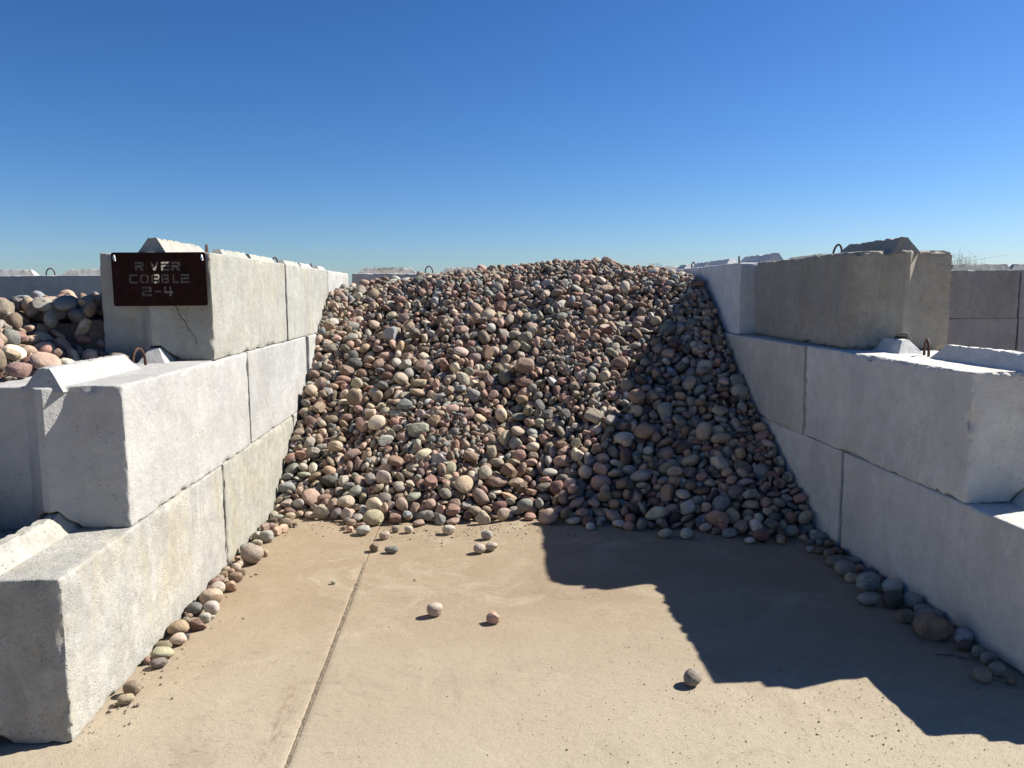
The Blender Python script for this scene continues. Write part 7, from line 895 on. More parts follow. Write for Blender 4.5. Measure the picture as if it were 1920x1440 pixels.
-2111,4817,1521,-19,-34,29,13,123,-4957,6183,1563,18,-1,-3,6,129,-3601,3218,732,-26,-5,8,11,81,-2837,3383,840,16,30,37,1,89,-3579,3083,615,-37,-11,-29,4,90,-3310,3329,770,-30,-40,1,1,77,-2818,2668,392,21,0,0,14,95,-2612,2432,262,16,46,13,10,117,
-4178,5892,1538,-10,-7,19,27,117,-3956,3374,778,0,-11,49,23,108,-3011,5203,1503,-42,-26,-7,18,162,-2817,3567,961,21,-5,-9,13,91,-3951,3141,624,-22,-40,-20,26,93,-2995,2614,368,-5,-36,-34,15,115,-4971,4910,1589,-7,2,-44,3,139,-2403,2580,395,-10,-9,-47,10,87,
-2188,5835,1600,49,2,12,5,162,-4638,4832,1547,-45,14,-16,5,165,-4454,4819,1545,4,-8,-34,3,99,-4336,5454,1540,16,30,-19,9,97,-4104,3588,960,40,11,-27,20,76,-2120,5109,1577,5,-7,49,8,115,-4935,5037,1559,22,-6,4,21,137,-2660,4700,1495,19,-23,-6,15,112,
-2086,3626,1096,13,2,33,2,80,-4187,3458,918,-31,26,-20,11,97,-2634,5505,1523,20,46,1,5,138,-2577,5823,1578,-2,8,-34,20,105,-4220,4622,1457,3,-15,-34,7,120,-4328,5760,1566,17,5,24,1,87,-4260,4290,1417,-29,32,-15,17,118,-3754,6041,1473,-1,3,12,11,165,
-3183,3308,754,-35,19,-1,1,80,-2708,5200,1547,-19,15,-38,8,101,-2590,5959,1565,28,17,1,13,139,-4778,4494,1504,-50,2,-4,9,92,-3149,2682,367,48,8,-11,22,67,-2458,3102,726,-45,2,-3,1,89,-4787,4646,1539,-6,14,30,4,129,-2906,6010,1526,-14,40,-19,11,142,
-2783,2850,587,15,22,-19,3,82,-2477,6165,1591,27,24,5,6,102,-4268,3600,982,-29,-5,5,2,127,-3102,2893,503,12,-6,1,5,103,-2854,2916,526,16,0,-18,10,100,-4888,5716,1612,11,48,-7,18,98,-3996,3306,730,18,-1,22,23,99,-3852,4693,1488,-10,4,44,7,100,
-3767,4874,1432,33,-20,26,21,108,-3222,4467,1416,21,7,-41,10,91,-2896,4728,1554,22,-7,-27,17,125,-3994,3092,674,19,-11,28,22,165,-3416,4054,1220,15,7,44,8,129,-2566,2355,241,30,-23,2,8,93,-2334,2325,254,34,20,-12,11,85,-5114,4934,1609,-5,-4,47,25,110,
-4289,4816,1523,-33,2,-21,15,96,-3957,4141,1273,6,-36,25,2,65,-3930,5465,1511,-29,-39,13,27,144,-3879,5135,1535,24,-35,-15,6,91,-3499,4534,1448,3,48,1,20,107,-3253,3912,1121,11,13,-45,20,82,-3168,5412,1500,12,1,39,10,138,-2671,4565,1484,31,-14,-8,6,87,
-4698,5912,1528,-4,23,-24,15,165,-3727,3539,905,18,11,-22,7,97,-2551,5633,1520,-4,-7,-41,6,164,-4868,5960,1572,-11,-47,-11,12,91,-4511,4867,1560,2,-2,4,4,72,-4510,4374,1467,20,26,36,13,94,-3269,4382,1418,12,-18,23,9,95,-4154,4215,1365,19,-35,13,29,98,
-3001,3705,1026,23,2,-13,1,87,-2675,4627,1495,-31,20,5,1,100,-4563,5268,1503,30,2,-9,29,165,-4317,5908,1506,4,-45,-16,21,152,-4604,5540,1536,22,-35,13,12,118,-4668,5783,1558,-38,23,-6,25,106,-4413,5500,1527,21,-9,-32,16,114,-3943,3187,682,34,-29,17,6,90,
-3063,2366,339,-3,-25,-26,21,140,-2524,2525,396,-34,35,-2,12,109,-2171,6126,1600,-20,-6,23,16,155,-4152,4146,1301,12,-47,-14,17,95,-2996,3488,885,41,-6,-16,3,83,-4826,5249,1579,-37,16,-16,28,98,-4628,5915,1570,14,16,23,17,97,-4492,5424,1523,-33,12,3,16,101,
-4246,3544,984,-31,-26,-11,26,91,-3925,5933,1518,-44,13,-1,12,128,-3613,4736,1450,-12,-48,-9,10,139,-3552,3162,678,-35,-13,22,5,100,-3204,2686,502,-15,2,43,26,100,-3074,3468,857,1,-8,3,14,79,-2347,5263,1568,21,-35,28,4,75,-2120,5989,1597,10,-3,37,25,139,
-4607,5172,1517,42,17,-2,0,165,-4568,4585,1498,-20,46,1,27,81,-4142,5136,1455,43,14,-7,4,122,-4020,4375,1382,25,-40,-17,9,86,-3732,4349,1332,7,2,-44,26,104,-3562,3593,918,-22,40,14,3,89,-3446,5171,1460,-16,6,-16,27,144,-3354,3207,695,7,-43,20,22,81,
-3249,3660,954,5,17,-37,13,86,-4946,5199,1589,-4,-35,35,20,96,-4614,4321,1439,10,3,-11,2,83,-4337,4288,1417,7,20,37,26,103,-4210,5267,1510,-30,3,1,4,134,-3535,5634,1489,43,3,11,1,90,-2246,4068,1229,29,-33,-20,25,129,-2249,5490,1587,16,21,42,24,93,
-4871,4494,1507,11,-3,-30,2,155,-3842,4346,1348,-34,35,7,4,110,-5149,5188,1573,45,-4,-2,0,165,-4567,5078,1557,3,11,-29,10,94,-4551,5355,1546,-39,-24,18,1,107,-4394,4255,1434,-13,-20,33,29,83,-4106,6199,1491,-12,-40,18,25,153,-3740,5028,1469,-9,5,-48,5,131,
-2834,5890,1512,-11,-5,-45,20,128,-2312,5581,1548,46,19,-7,1,165,-5187,5785,1554,30,-4,-5,18,158,-4530,4302,1451,-4,-39,6,15,82,-4303,4075,1274,7,-10,43,23,75,-3854,3256,731,21,36,-11,18,96,-3569,3794,1055,-32,26,7,29,105,-3458,5670,1457,-32,-11,33,9,139,
-2931,3037,594,7,11,-41,12,91,-2295,3065,773,-7,-13,-40,15,97,-4643,6106,1572,46,8,-2,18,89,-4025,5500,1509,-7,30,-5,29,121,-3514,3933,1122,-47,10,1,26,99,-3057,5446,1505,24,35,24,16,110,-2728,6142,1553,44,-4,-22,15,99,-2458,5663,1582,2,15,33,19,120,
-2404,2810,554,-9,-43,14,16,88,-3168,3764,1068,-13,-36,32,25,116,-2816,4416,1446,6,49,4,17,108,-5207,5276,1592,-4,-47,-16,19,101,-5264,5837,1602,30,-19,-30,15,93,-4236,5656,1545,16,-18,-36,6,103,-3797,5611,1502,-26,-41,-1,13,120,-3819,6085,1513,-35,33,-13,8,96,
-3675,5873,1487,3,-13,-48,26,134,-3471,5447,1486,12,37,31,11,116,-2563,4358,1456,-25,-36,4,0,113,-919,6504,561,-36,-34,0,23,113,646,8961,1850,21,-15,38,9,113,-3930,4313,1334,-17,-46,-5,23,105,-3844,4154,1268,8,-13,45,16,81,-3394,4630,1414,3,-7,-2,20,121,
-2976,4707,1488,1,-29,-8,15,118,-4859,4755,1560,3,11,49,28,119,-4738,4570,1523,11,-28,-32,27,84,-4184,5755,1535,-18,46,-9,5,111,-4056,5049,1455,-30,-14,29,3,116,-3686,5339,1520,-5,-4,9,5,116,-3306,3576,900,-37,-31,-10,28,83,-3337,4611,1462,43,16,20,23,102,
-2947,5426,1525,-21,-43,14,26,115,-2714,2288,258,31,-14,35,24,97,-2718,3056,649,-27,-29,-20,3,91,-4328,3911,1202,2,-18,-46,26,108,-3754,3891,1106,4,-16,47,3,98,-3714,4613,1400,2,-8,30,26,163,-3285,3706,988,12,2,-47,10,84,-2982,3088,638,1,39,31,25,89,
-3047,4078,1264,-17,-44,-16,2,99,-2689,3510,954,-30,34,10,26,76,-2560,5217,1467,-50,-1,-1,23,122,-2325,2945,645,7,-14,29,3,90,-2326,3020,716,42,-6,3,3,89,-4565,5613,1509,-42,6,-15,22,132,-4528,6000,1538,-36,-8,-7,21,82,-3972,5686,1494,4,-9,7,17,149,
-3756,4607,1471,32,-35,11,23,151,-3408,5247,1492,6,-31,21,21,87,-3324,3882,1127,35,35,-6,21,66,-3079,5303,1475,-42,9,25,20,165,-2647,5857,1537,-44,8,-15,27,104,-2105,4135,1195,13,-44,6,23,133,103,5579,29,39,-29,-10,22,84,1706,8239,1775,-40,28,5,25,114,
1132,8980,1897,-11,46,7,8,117,-4532,4741,1528,-44,-17,-12,0,133,-3436,3462,834,7,2,-2,13,116,-2968,4440,1437,-30,-40,-4,17,127,-2720,2564,337,8,32,-36,2,103,-2507,2677,435,9,44,-22,2,92,-2478,2725,460,-9,45,18,4,73,-2536,3048,705,-17,21,-41,16,95,
-2453,5301,1488,-1,-6,-1,3,101,-5196,5602,1560,-15,-25,-27,26,147,-5090,5092,1599,6,11,1,13,91,-4161,4891,1478,18,16,-37,10,91,-4119,5028,1472,-39,29,-9,20,88,-3497,5976,1461,-27,31,-4,20,119,-3153,5025,1501,-8,-2,44,3,144,-2851,2521,356,6,-49,-2,23,93,
-2558,3176,789,17,15,12,13,113,-2135,3786,1151,-22,17,-42,16,102,-1008,6871,699,-17,30,-31,7,131,-582,5989,314,-29,-35,-18,19,79,802,6021,419,24,19,22,9,66,1154,5816,329,-39,-18,3,24,65,1563,6222,638,-36,-24,-21,3,134,-4867,4948,1558,23,8,13,18,133,
-4113,4535,1423,9,-7,43,0,101,-3842,4674,1410,46,-19,6,21,130,-3727,4208,1289,-27,33,25,8,105,-3622,3644,965,-12,-44,-12,3,104,-3559,3966,1156,-1,-14,0,12,85,-3237,3021,573,11,-1,-5,3,117,-2658,3041,655,-42,-3,25,3,81,-4316,5304,1520,6,-35,-35,23,120,
-4061,4897,1471,-8,-14,29,6,72,-3698,5665,1494,-26,4,6,27,103,-3604,5583,1506,-29,-36,-8,14,100,-3097,5577,1499,16,6,47,26,108,-2405,2927,646,-25,-3,-42,7,98,-2174,5259,1558,-7,12,-42,12,116,29,5558,38,-9,2,-23,29,85,554,6467,649,31,18,23,4,85,
1057,7195,1209,-44,-19,-12,20,91,-4558,6297,1530,-14,23,-31,25,147,-4426,3816,1129,25,10,-19,20,85,-4172,3590,959,-21,-39,-16,9,90,-4122,3461,887,-33,-29,23,15,100,-3615,4822,1431,-41,-16,-10,27,117,-3427,3144,651,-12,-33,35,8,76,-3123,3407,819,-12,-44,17,8,75,
-2902,3550,938,18,13,-37,1,96,-2243,4315,1225,43,24,7,21,81,-2094,4064,1141,-37,-9,30,5,121,-4715,5515,1557,10,35,32,22,129,-4846,6092,1544,-2,5,34,29,144,-4674,5232,1545,8,-41,-28,20,104,-4567,4078,1332,1,1,48,10,121,-4578,6175,1545,-7,-9,39,6,101,
-4267,5049,1502,26,-11,-41,1,101,-3494,5390,1506,12,11,47,2,95,-3116,3560,922,17,17,-8,28,96,-2873,5174,1524,13,-2,22,29,83,-2370,2996,672,2,39,29,2,84,-2101,5396,1553,32,-32,14,29,113,-631,6955,842,-35,-34,-1,26,130,1962,7961,1714,23,-15,-38,29,77,
399,5683,73,-9,3,12,12,83,2127,8170,1735,33,26,25,6,92,-4963,4752,1530,-12,-12,27,8,112,-4423,4836,1485,-10,22,42,9,98,-2963,4588,1484,-8,-13,45,8,165,-2737,4527,1459,7,-8,-17,26,89,-2362,5685,1545,-19,38,-23,1,133,-4651,4157,1430,-21,37,21,27,76,
-4686,5289,1565,8,-43,-12,29,72,-4688,5699,1561,5,1,35,1,93,-4462,5192,1538,0,4,44,12,125,-4451,4884,1519,3,-44,-23,17,71,-3699,5573,1497,-5,-3,29,6,103,-3267,3974,1169,16,-8,21,22,87,-3034,2941,548,-3,1,25,12,103,-3031,4519,1464,-37,-15,30,3,89,
-3046,4616,1501,21,-17,-33,25,96,-2649,5405,1488,24,38,-4,14,109,-732,5465,33,-6,-17,-18,26,89,-90,6892,876,34,31,-20,1,93,462,6030,273,11,0,-9,5,85,404,7314,1089,18,-5,-46,23,150,456,7802,1361,15,-19,-9,29,92,980,8906,1881,15,17,32,8,165,
-104,7203,1049,3,-14,21,26,118,284,6330,448,-45,-16,-8,3,93,-5141,5007,1552,9,-13,16,7,160,-4791,5284,1543,18,-8,-17,1,163,-4352,4728,1480,-22,-44,6,15,115,-4132,4727,1444,-10,30,-15,26,100,-3320,4028,1213,34,-31,-17,2,135,-3316,4720,1444,-23,-18,20,8,119,
-3051,2821,460,17,-11,12,10,107,-2923,3445,858,-11,47,3,11,109,-2878,4468,1467,34,-11,11,16,81,-2381,5019,1486,45,21,7,4,87,-2371,5119,1504,-47,1,-17,15,85,-4880,5430,1537,40,-11,5,8,124,-4621,4641,1513,-11,-41,-24,2,101,-4114,4825,1466,-5,4,-40,26,113,
-3927,3246,708,17,-14,-26,3,71,-4062,5594,1502,-27,-40,2,5,139,-4105,5810,1485,-20,-35,9,5,125,-3335,5181,1500,22,-17,-17,18,132,-3172,4614,1491,-36,-10,-24,26,92,-2987,3644,1013,9,-12,47,10,87,-2334,4132,1292,-21,-3,42,19,66,224,7608,1233,5,-28,-31,21,77,
462,5831,135,-26,39,17,7,88,1121,8548,1857,6,-6,35,24,90,1915,5975,523,0,49,9,6,82,2163,6175,679,33,-10,15,2,80,-1014,6901,760,2,-50,-4,23,88,346,6125,320,-4,47,-15,27,86,1664,5184,70,-16,-46,-9,25,93,-4529,5075,1500,1,-5,0,16,116,
-4338,4592,1469,17,46,8,9,85,-4241,4239,1351,12,-1,43,23,69,-4128,5478,1470,-34,-5,9,13,156,-4013,5168,1448,4,-14,14,16,134,-3134,4021,1230,-17,-44,13,6,85,-3098,4864,1463,37,-32,11,10,165,-2994,2564,295,-18,-42,-20,23,85,-3011,3242,718,-45,-8,-15,12,85,
-2662,5499,1464,3,4,-46,13,113,-2389,5238,1517,6,41,-27,9,92,-2292,5337,1530,-10,-5,-8,5,134,-4992,4835,1534,-7,-30,39,1,95,-4638,5620,1547,-22,-29,33,22,102,-4501,4584,1491,23,-36,-18,4,65,-4531,5934,1545,9,-6,49,29,99,-4221,3902,1205,17,-31,-5,26,108,
-4084,6074,1511,40,25,-13,7,100,-3991,6094,1512,-24,43,4,4,104,-3586,5700,1482,-14,-2,-44,18,114,-3283,5379,1504,9,-47,10,6,116,-3214,5319,1474,-8,-27,-39,1,123,-2920,2717,420,8,-47,10,3,90,-2499,5413,1537,-4,-2,49,12,115,-2476,5471,1516,16,33,-34,17,103,
-2309,5413,1554,14,-34,14,9,70,-2124,5577,1547,6,-10,42,3,144,-960,5883,134,-42,19,2,26,94,-105,7084,950,-40,-27,0,28,94,669,7702,1360,2,-8,28,25,93,1105,5531,131,-9,47,15,13,86,1372,5496,152,5,-7,37,20,79,1904,8270,1771,29,-33,-16,7,165,
-262,9265,1702,50,-2,2,29,91,2110,9516,1694,37,33,-3,16,165,-5101,4917,1536,-31,26,-28,14,104,-4807,4575,1511,1,5,29,24,76,-4792,5169,1525,26,16,39,11,114,-4072,3964,1180,-48,-13,-3,2,68,-3923,4436,1361,7,3,2,23,89,-3886,4499,1386,-13,-47,-7,24,91,
-3586,4636,1413,17,7,4,4,125,-3539,5357,1456,16,28,-8,19,115,-2855,4588,1479,-18,19,-28,16,106,-2700,5780,1494,48,10,9,22,127,-2632,2820,535,-5,45,2,16,108,-2492,5041,1472,49,0,0,7,73,-2487,5402,1488,-23,44,-3,2,105,-3795,4585,1436,-20,3,13,10,85,
-3825,6203,1492,40,25,-12,25,73,-3694,4707,1447,-12,-36,33,3,83,-3522,4779,1457,6,-6,-25,25,94,-3527,5558,1468,-28,41,-1,29,130,-3210,5242,1495,46,11,-4,12,118,-3221,5778,1496,-30,-24,7,29,152,-2990,5016,1509,-46,-16,-2,24,98,-3009,5355,1489,-17,19,-12,15,88,
-2840,3242,778,39,16,12,24,94,-2622,6041,1570,-5,-49,7,27,125,-2387,5299,1547,-28,22,34,11,86,-2119,5017,1551,-49,7,2,10,116,-1417,8746,1599,20,30,20,12,135,-917,7615,1119,-34,35,5,13,115,-693,7136,885,16,-37,-29,18,92,-668,7255,968,-28,-7,14,0,83,
703,8604,1832,-3,16,47,22,97,797,5440,26,40,30,-2,19,81,1390,6082,508,16,-16,17,19,75,-689,9553,1621,-7,-5,41,13,110,-714,8088,1475,-17,36,21,28,60,-623,8771,1726,-6,-33,21,8,55,-458,8606,1744,-13,46,5,20,76,85,5798,238,-9,13,-36,14,87,
190,5851,211,-26,-11,-40,7,83,1203,5830,361,-6,8,21,17,93,1508,5849,388,-21,-31,26,17,67,1826,8969,1826,48,-2,-14,24,93,1878,8518,1819,18,32,18,19,99,-5093,5662,1536,38,-28,-10,7,165,-4670,5075,1519,17,12,-37,28,100,-4448,5682,1496,-9,-17,14,17,165,
-4172,3454,859,-29,1,-40,5,65,-4147,4947,1439,22,-14,-26,29,129,-3921,4591,1400,46,-19,-5,14,108,-3690,4463,1359,33,-37,-6,7,77,-3329,2856,486,-11,22,-42,22,125,-2651,3402,900,30,-36,-10,28,76,-2725,5890,1488,-1,-4,39,1,131,-2575,5013,1463,4,-1,-48,1,88,
-2568,5380,1481,14,-10,-11,12,102,-2509,5129,1482,45,-3,2,3,84,-4913,4629,1521,-18,-17,-20,5,78,-4764,5720,1533,15,3,-35,6,107,-3780,5283,1516,2,47,17,5,118,-3785,5856,1476,18,1,-18,11,121,-3281,5911,1461,48,-3,-14,14,165,-3150,6132,1494,12,-3,15,26,99,
-2655,5612,1491,36,-2,11,18,78,-2617,3420,923,29,-12,39,7,65,-2635,5719,1517,13,-39,26,22,113,-2374,5184,1503,40,-15,9,12,98,-2450,5250,1532,23,-25,-37,12,80,-2239,2722,527,-8,49,-3,0,98,-881,7540,1082,-24,-28,-8,23,73,-736,6526,543,-34,-34,7,3,76,
-565,6708,698,-30,-6,8,5,79,-447,8894,1696,30,40,-1,2,115,-230,8550,1729,5,-4,-20,28,147,-136,8720,1742,-47,15,-5,25,103,-139,8902,1749,24,43,4,16,109,2,6992,890,-4,25,-43,19,77,0,7049,924,31,28,-28,29,56,-29,8912,1773,12,48,-3,27,129,
85,5658,92,-1,28,29,7,79,320,5999,219,5,-22,44,27,76,313,7542,1167,-30,36,8,1,113,409,6734,715,-41,20,-6,10,91,884,8820,1879,-3,33,-13,7,123,1735,8701,1806,36,27,20,15,113,1770,5118,67,-11,-32,34,15,83,2086,7994,1713,7,6,4,27,97,
2077,8083,1717,29,-31,-25,22,87,-1426,5907,149,21,15,38,6,61,-1198,8089,1436,-43,-18,16,8,65,-1007,7047,814,-39,-23,19,25,98,-975,7890,1294,-39,-25,10,2,85,-317,8599,1755,-20,17,-32,6,95,-289,9093,1719,28,-28,-21,16,92,-53,5718,188,-6,-37,18,16,99,
-49,6022,350,-38,18,19,22,55,11,9191,1744,0,-6,38,18,100,248,8799,1799,4,-45,-21,26,88,374,7412,1085,-34,34,2,1,93,427,8914,1836,31,-19,18,3,113,445,5778,89,-5,37,31,23,86,1047,9164,1866,-26,33,24,0,117,1156,7151,1183,20,-44,-11,2,87,
1333,9489,1825,-15,12,-33,24,74,1634,8769,1864,10,2,-41,7,84,1867,9389,1728,-8,12,-12,28,119,2147,8276,1756,-23,-21,11,24,80,2124,9067,1708,36,-10,-3,23,139,-4145,4611,1448,-41,-17,-18,8,97,-4164,5659,1489,32,15,-31,24,128,-3940,4838,1422,-13,-9,42,25,127,
-3944,4962,1431,-35,4,10,17,120,-3840,4793,1430,-4,32,12,16,122,-3739,3687,988,10,31,33,8,65,-3659,3577,910,12,9,-27,28,114,-3621,5382,1459,31,23,-31,25,120,-3414,4359,1348,37,22,26,23,96,-2955,6232,1476,-42,-26,-8,27,134,-2806,6006,1484,5,-4,-20,7,129,
-2642,5151,1484,-20,-45,-10,21,116,-2544,5276,1481,-13,-2,-17,13,94,-2560,5539,1492,-6,-17,32,15,71,-2268,5474,1527,-1,9,47,17,120,-2159,4788,1483,-6,-3,7,13,65,-2130,5053,1511,48,15,2,13,121,-2129,5699,1546,27,8,-26,27,101,-5231,5453,1579,35,32,17,18,148,
-4804,5472,1563,25,-32,29,3,98,-4683,4951,1561,44,-6,-12,24,103,-4618,5000,1521,-26,13,-40,24,82,-4409,4687,1527,-1,23,-44,20,88,-4252,4119,1307,14,-12,27,18,107,-4277,5153,1485,-27,-16,-34,0,82,-4222,5505,1493,17,21,-16,8,108,-4138,5327,1483,19,19,-37,4,115,
-4046,5383,1454,-6,2,48,5,165,-3532,5881,1454,-46,-4,-2,16,138,-3290,5694,1458,-15,21,-2,8,99,-3064,4404,1432,11,-2,-46,22,118,-2928,4851,1522,-35,25,-22,7,147,-3001,2762,481,-21,-1,16,26,67,-2861,4928,1518,17,3,34,15,105,-2924,5892,1506,34,27,12,17,113,
-2896,2618,354,37,32,11,28,127,-2816,5115,1503,48,-11,8,6,114,-2796,5344,1543,42,-19,-12,1,73,-2809,2605,345,-48,1,-6,4,80,-2748,4866,1527,-15,-6,-8,17,94,-1145,6746,615,8,7,24,14,58,-1101,6882,704,6,-2,5,16,90,-1122,6936,726,-19,-5,3,22,67,
-1159,8771,1628,48,-8,-12,5,127,-840,6625,583,36,32,-10,9,74,-858,6967,744,-11,46,2,0,85,-866,7193,878,15,-28,21,9,84,-822,7744,1235,32,-6,-21,19,79,-712,5606,39,-33,-37,-4,26,139,-711,7301,968,-2,16,-36,27,71,-410,6997,852,-47,-8,-7,28,94,
-465,7237,973,-31,-36,-15,10,72,-452,7271,1015,34,-33,10,24,55,-217,8855,1736,-45,20,-5,0,113,-173,5466,50,10,-43,23,2,64,-17,7278,1068,5,-14,-48,10,94,212,5927,194,-5,20,-34,4,69,246,7371,1085,30,-2,-17,20,102,304,7406,1099,14,15,-45,28,120,
419,5989,229,30,-5,-11,10,97,507,8506,1760,-3,-9,42,23,65,616,7324,1120,16,-5,-15,23,69,914,7228,1181,18,-12,4,19,70,888,7796,1474,35,1,22,13,94,1210,5931,431,-1,6,27,20,94,1336,7560,1340,-35,-32,-9,12,78,1427,7775,1471,-13,35,-9,22,55,
1466,6729,923,-13,48,0,24,63,1487,7735,1463,9,7,-47,2,90,1606,6276,656,-30,34,14,22,80,1557,7064,1126,17,-17,28,26,78,1790,5062,29,-33,5,-4,22,75,1837,8458,1790,32,33,-14,13,129,1934,5721,390,-23,-43,-13,23,102,1845,6199,631,-28,-41,-6,26,68,
1878,8587,1752,39,-30,-4,23,165,2038,8384,1730,2,50,-2,8,115,2103,8753,1719,46,-14,-3,7,125,2106,8991,1715,35,-34,-7,24,106,-1323,9434,1605,14,25,29,21,139,-896,6607,607,5,-4,35,13,60,-836,7647,1154,17,-4,0,2,96,-722,9067,1673,10,5,0,24,123,
-629,9022,1692,16,-35,-26,22,145,-528,8595,1713,6,15,8,5,120,-450,9111,1688,-4,-10,-26,15,72,-453,9233,1671,21,-45,-3,28,94
]
COLOUR_OF = [9,14,15,6,0,13,2,8,7,14,0,3,12,1,9,9,2,13,12,7,5,3,10,5,2,0,11,2,15,2,4,3,12,8,7,3,13,0,12,3,8,1,9,2,13,11,12,2,10,0,6,1,9,4,3,4,4,2,9,9,1,0,4,9,4,2,11,2,5,4,1,11,9,4,7,12,4,9,0,9,6,1,11,12,2,3,9,5,9,8,7,0,4,4,2,0,2,6,3,1,4,4,1,0,11,4,6,9,5,3,9,7,5,10,10,1,2,6,9,9,9,9,9,5,9,4,9,5,12]
ZONE_OF = [3,3,2,3,2,4,3,2,3,3,3,3,3,2,2,3,3,4,3,2,4,2,3,2,3,2,2,2,2,3,4,3,3,2,4,3,2,3,4,3,2,4,2,2,4,4,4,4,3,2,3,4,3,4,3,2,4,3,3,3,4,2,4,4,2,2,2,2,4,3,2,4,2,2,4,4,2,3,3,3,3,2,4,3,2,3,2,2,2,2,3,2,4,4,4,2,3,3,4,2,2,2,2,4,2,2,2,2,3,2,2,2,2,3,4,4,3,3,3,2,2,3,3,2,4,4,3,3,3]
NVIS = 2630
NROW = 129

raw = np.array(POSES, float).reshape(-1, 8); N = len(raw)
POS = raw[:, :3] / 1000; Q3 = raw[:, 3:6] / 50
QW = np.sqrt(np.clip(1 - (Q3 ** 2).sum(1), 0, 1)); QT = np.c_[QW, Q3]; QT /= np.linalg.norm(QT, axis=1)[:, None]
KS = raw[:, 6].astype(int); SZ = raw[:, 7] / 1000
_pr = np.array([.20, .18, .11, .045, .23, .06, .025, .02, .02, .06, .015, .03, .06, .07, .02, .025])
CI = np.random.RandomState(8).choice(16, N, p=_pr / _pr.sum()); CI[:NROW] = COLOUR_OF
ZN = np.where(POS[:, 0] < -1.6, 1, 0); ZN[:NROW] = ZONE_OF
SZ = SZ * np.where(ZN == 0, .95, np.where(ZN == 1, .93, 1))
_swap = (ZN == 1) & (np.random.RandomState(12).rand(N) < .8) & ~np.isin(CI, (0, 4, 5, 13)); CI[_swap] = np.random.RandomState(13).choice([4, 4, 0, 5, 13, 15], int(_swap.sum()))
VIS = np.arange(N) < NVIS
PAL = [('tan', (.355, .27, .195), .25), ('beige', (.405, .34, .26), .3), ('greenish-grey', (.275, .258, .222), .12), ('blue-grey', (.215, .215, .20), .12), ('pinkish', (.385, .255, .195), .6),
       ('brick-red', (.26, .15, .115), .5), ('dark-grey', (.115, .112, .105), .15), ('white-mottled', (.47, .44, .38), .75), ('orange-tan', (.375, .26, .17), .2), ('brown', (.215, .16, .115), .3),
       ('maroon', (.15, .088, .072), .3), ('cream', (.46, .405, .315), .15), ('pale-grey', (.36, .345, .31), .25), ('speckled-beige', (.43, .365, .29), .75), ('speckled-grey', (.30, .305, .30), 1.0), ('purplish-grey', (.24, .185, .165), .45)]
rs = np.random.RandomState(21)
VAR = np.clip(.92 + rs.normal(size=(N, 1)) * .22 + rs.normal(size=(N, 3)) * .035, .55, 1.5)
TONE = np.array([PAL[c][1] for c in CI]) * VAR; SPK = np.clip(np.array([PAL[c][2] for c in CI]) * rs.uniform(.3, 1.7, N), 0, 1)
D3, F3 = ico(3); D2, F2 = ico(2); D1, F1 = ico(1)
S2 = [stone_shape(k, D2) for k in range(NSH)]; S1 = [stone_shape(k, D1) for k in range(NSH)]
def rots(q):
    w_, x, y, z = q.T
    return np.stack([1 - 2 * (y * y + z * z), 2 * (x * y - z * w_), 2 * (x * z + y * w_), 2 * (x * y + z * w_), 1 - 2 * (x * x + z * z), 2 * (y * z - x * w_), 2 * (x * z - y * w_), 2 * (y * z + x * w_), 1 - 2 * (x * x + y * y)], 1).reshape(-1, 3, 3)
RM = rots(QT)
NIND = 300
SHM = []
for k in range(NSH):
    V = stone_shape(k, D3); n = fbm(V + k, 9, k, 2) - .5; V = V * (1 + n * .07)[:, None]; me = mesh('cobble', V, F3, STONE_O, True); sharp(me, .42) if k % 5 in (1, 3) else None; SHM.append(me)
def filler(fn, x0, x1, y0, y1, depth, sp, min_space, size, zone, keep=1.0):
    """extra stones bedded wherever the settled ones leave a hole in the surface"""
    q = np.random.RandomState(5 + zone); xs, ys = np.meshgrid(np.arange(x0, x1, sp), np.arange(y0, y1, sp)); x = np.clip(xs.ravel() + q.uniform(-.02, .02, xs.size), x0, x1); y = ys.ravel() + q.uniform(-.02, .02, xs.size)
    z = fn(x, y) - depth; P = np.stack([x, y, z], 1)[(z > .02)]; S_ = POS[ZN == zone]; out = []
    for p in P:
        if q.rand() > keep: continue
        if np.min(((S_ - p) ** 2).sum(1)) > min_space ** 2:
            s = q.uniform(*size); a = q.normal(size=4); out.append((p, a / np.linalg.norm(a), q.randint(NSH), s, q.choice([0, 1, 2, 3, 4, 5, 6, 9])))
            S_ = np.r_[S_, p[None]]
    return out
def stuff(name, sel, label, core=None, fill=()):
    Vs = []; Fs = []; C = []; n = 0
    for i in sel:
        s, f = (S2, F2) if VIS[i] else (S1, F1)
        v = s[KS[i]] @ RM[i].T * SZ[i] + POS[i]; Vs.append(v); Fs.append(f + n); n += len(v)
        C.append(np.broadcast_to(np.r_[TONE[i], SPK[i]], (len(v), 4)))
    for p, a, k_, s, c_ in fill:
        v = S2[k_] @ rots(a[None])[0].T * s + p; Vs.append(v); Fs.append(F2 + n); n += len(v)
        C.append(np.broadcast_to(np.r_[np.array(PAL[c_][1]) * rs.uniform(.8, 1.15), PAL[c_][2]], (len(v), 4)))
    if core is not None:
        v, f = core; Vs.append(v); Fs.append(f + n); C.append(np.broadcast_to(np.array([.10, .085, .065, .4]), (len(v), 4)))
    me = mesh(name, np.concatenate(Vs), np.concatenate(Fs), STONE_A, True)
    sharp(me, .62)
    at = me.color_attributes.new('tone', 'FLOAT_COLOR', 'POINT'); at.data.foreach_set('color', np.concatenate(C).astype(np.float32).ravel())
    return tag(link(name, me), label, 'cobbles', kind='stuff')
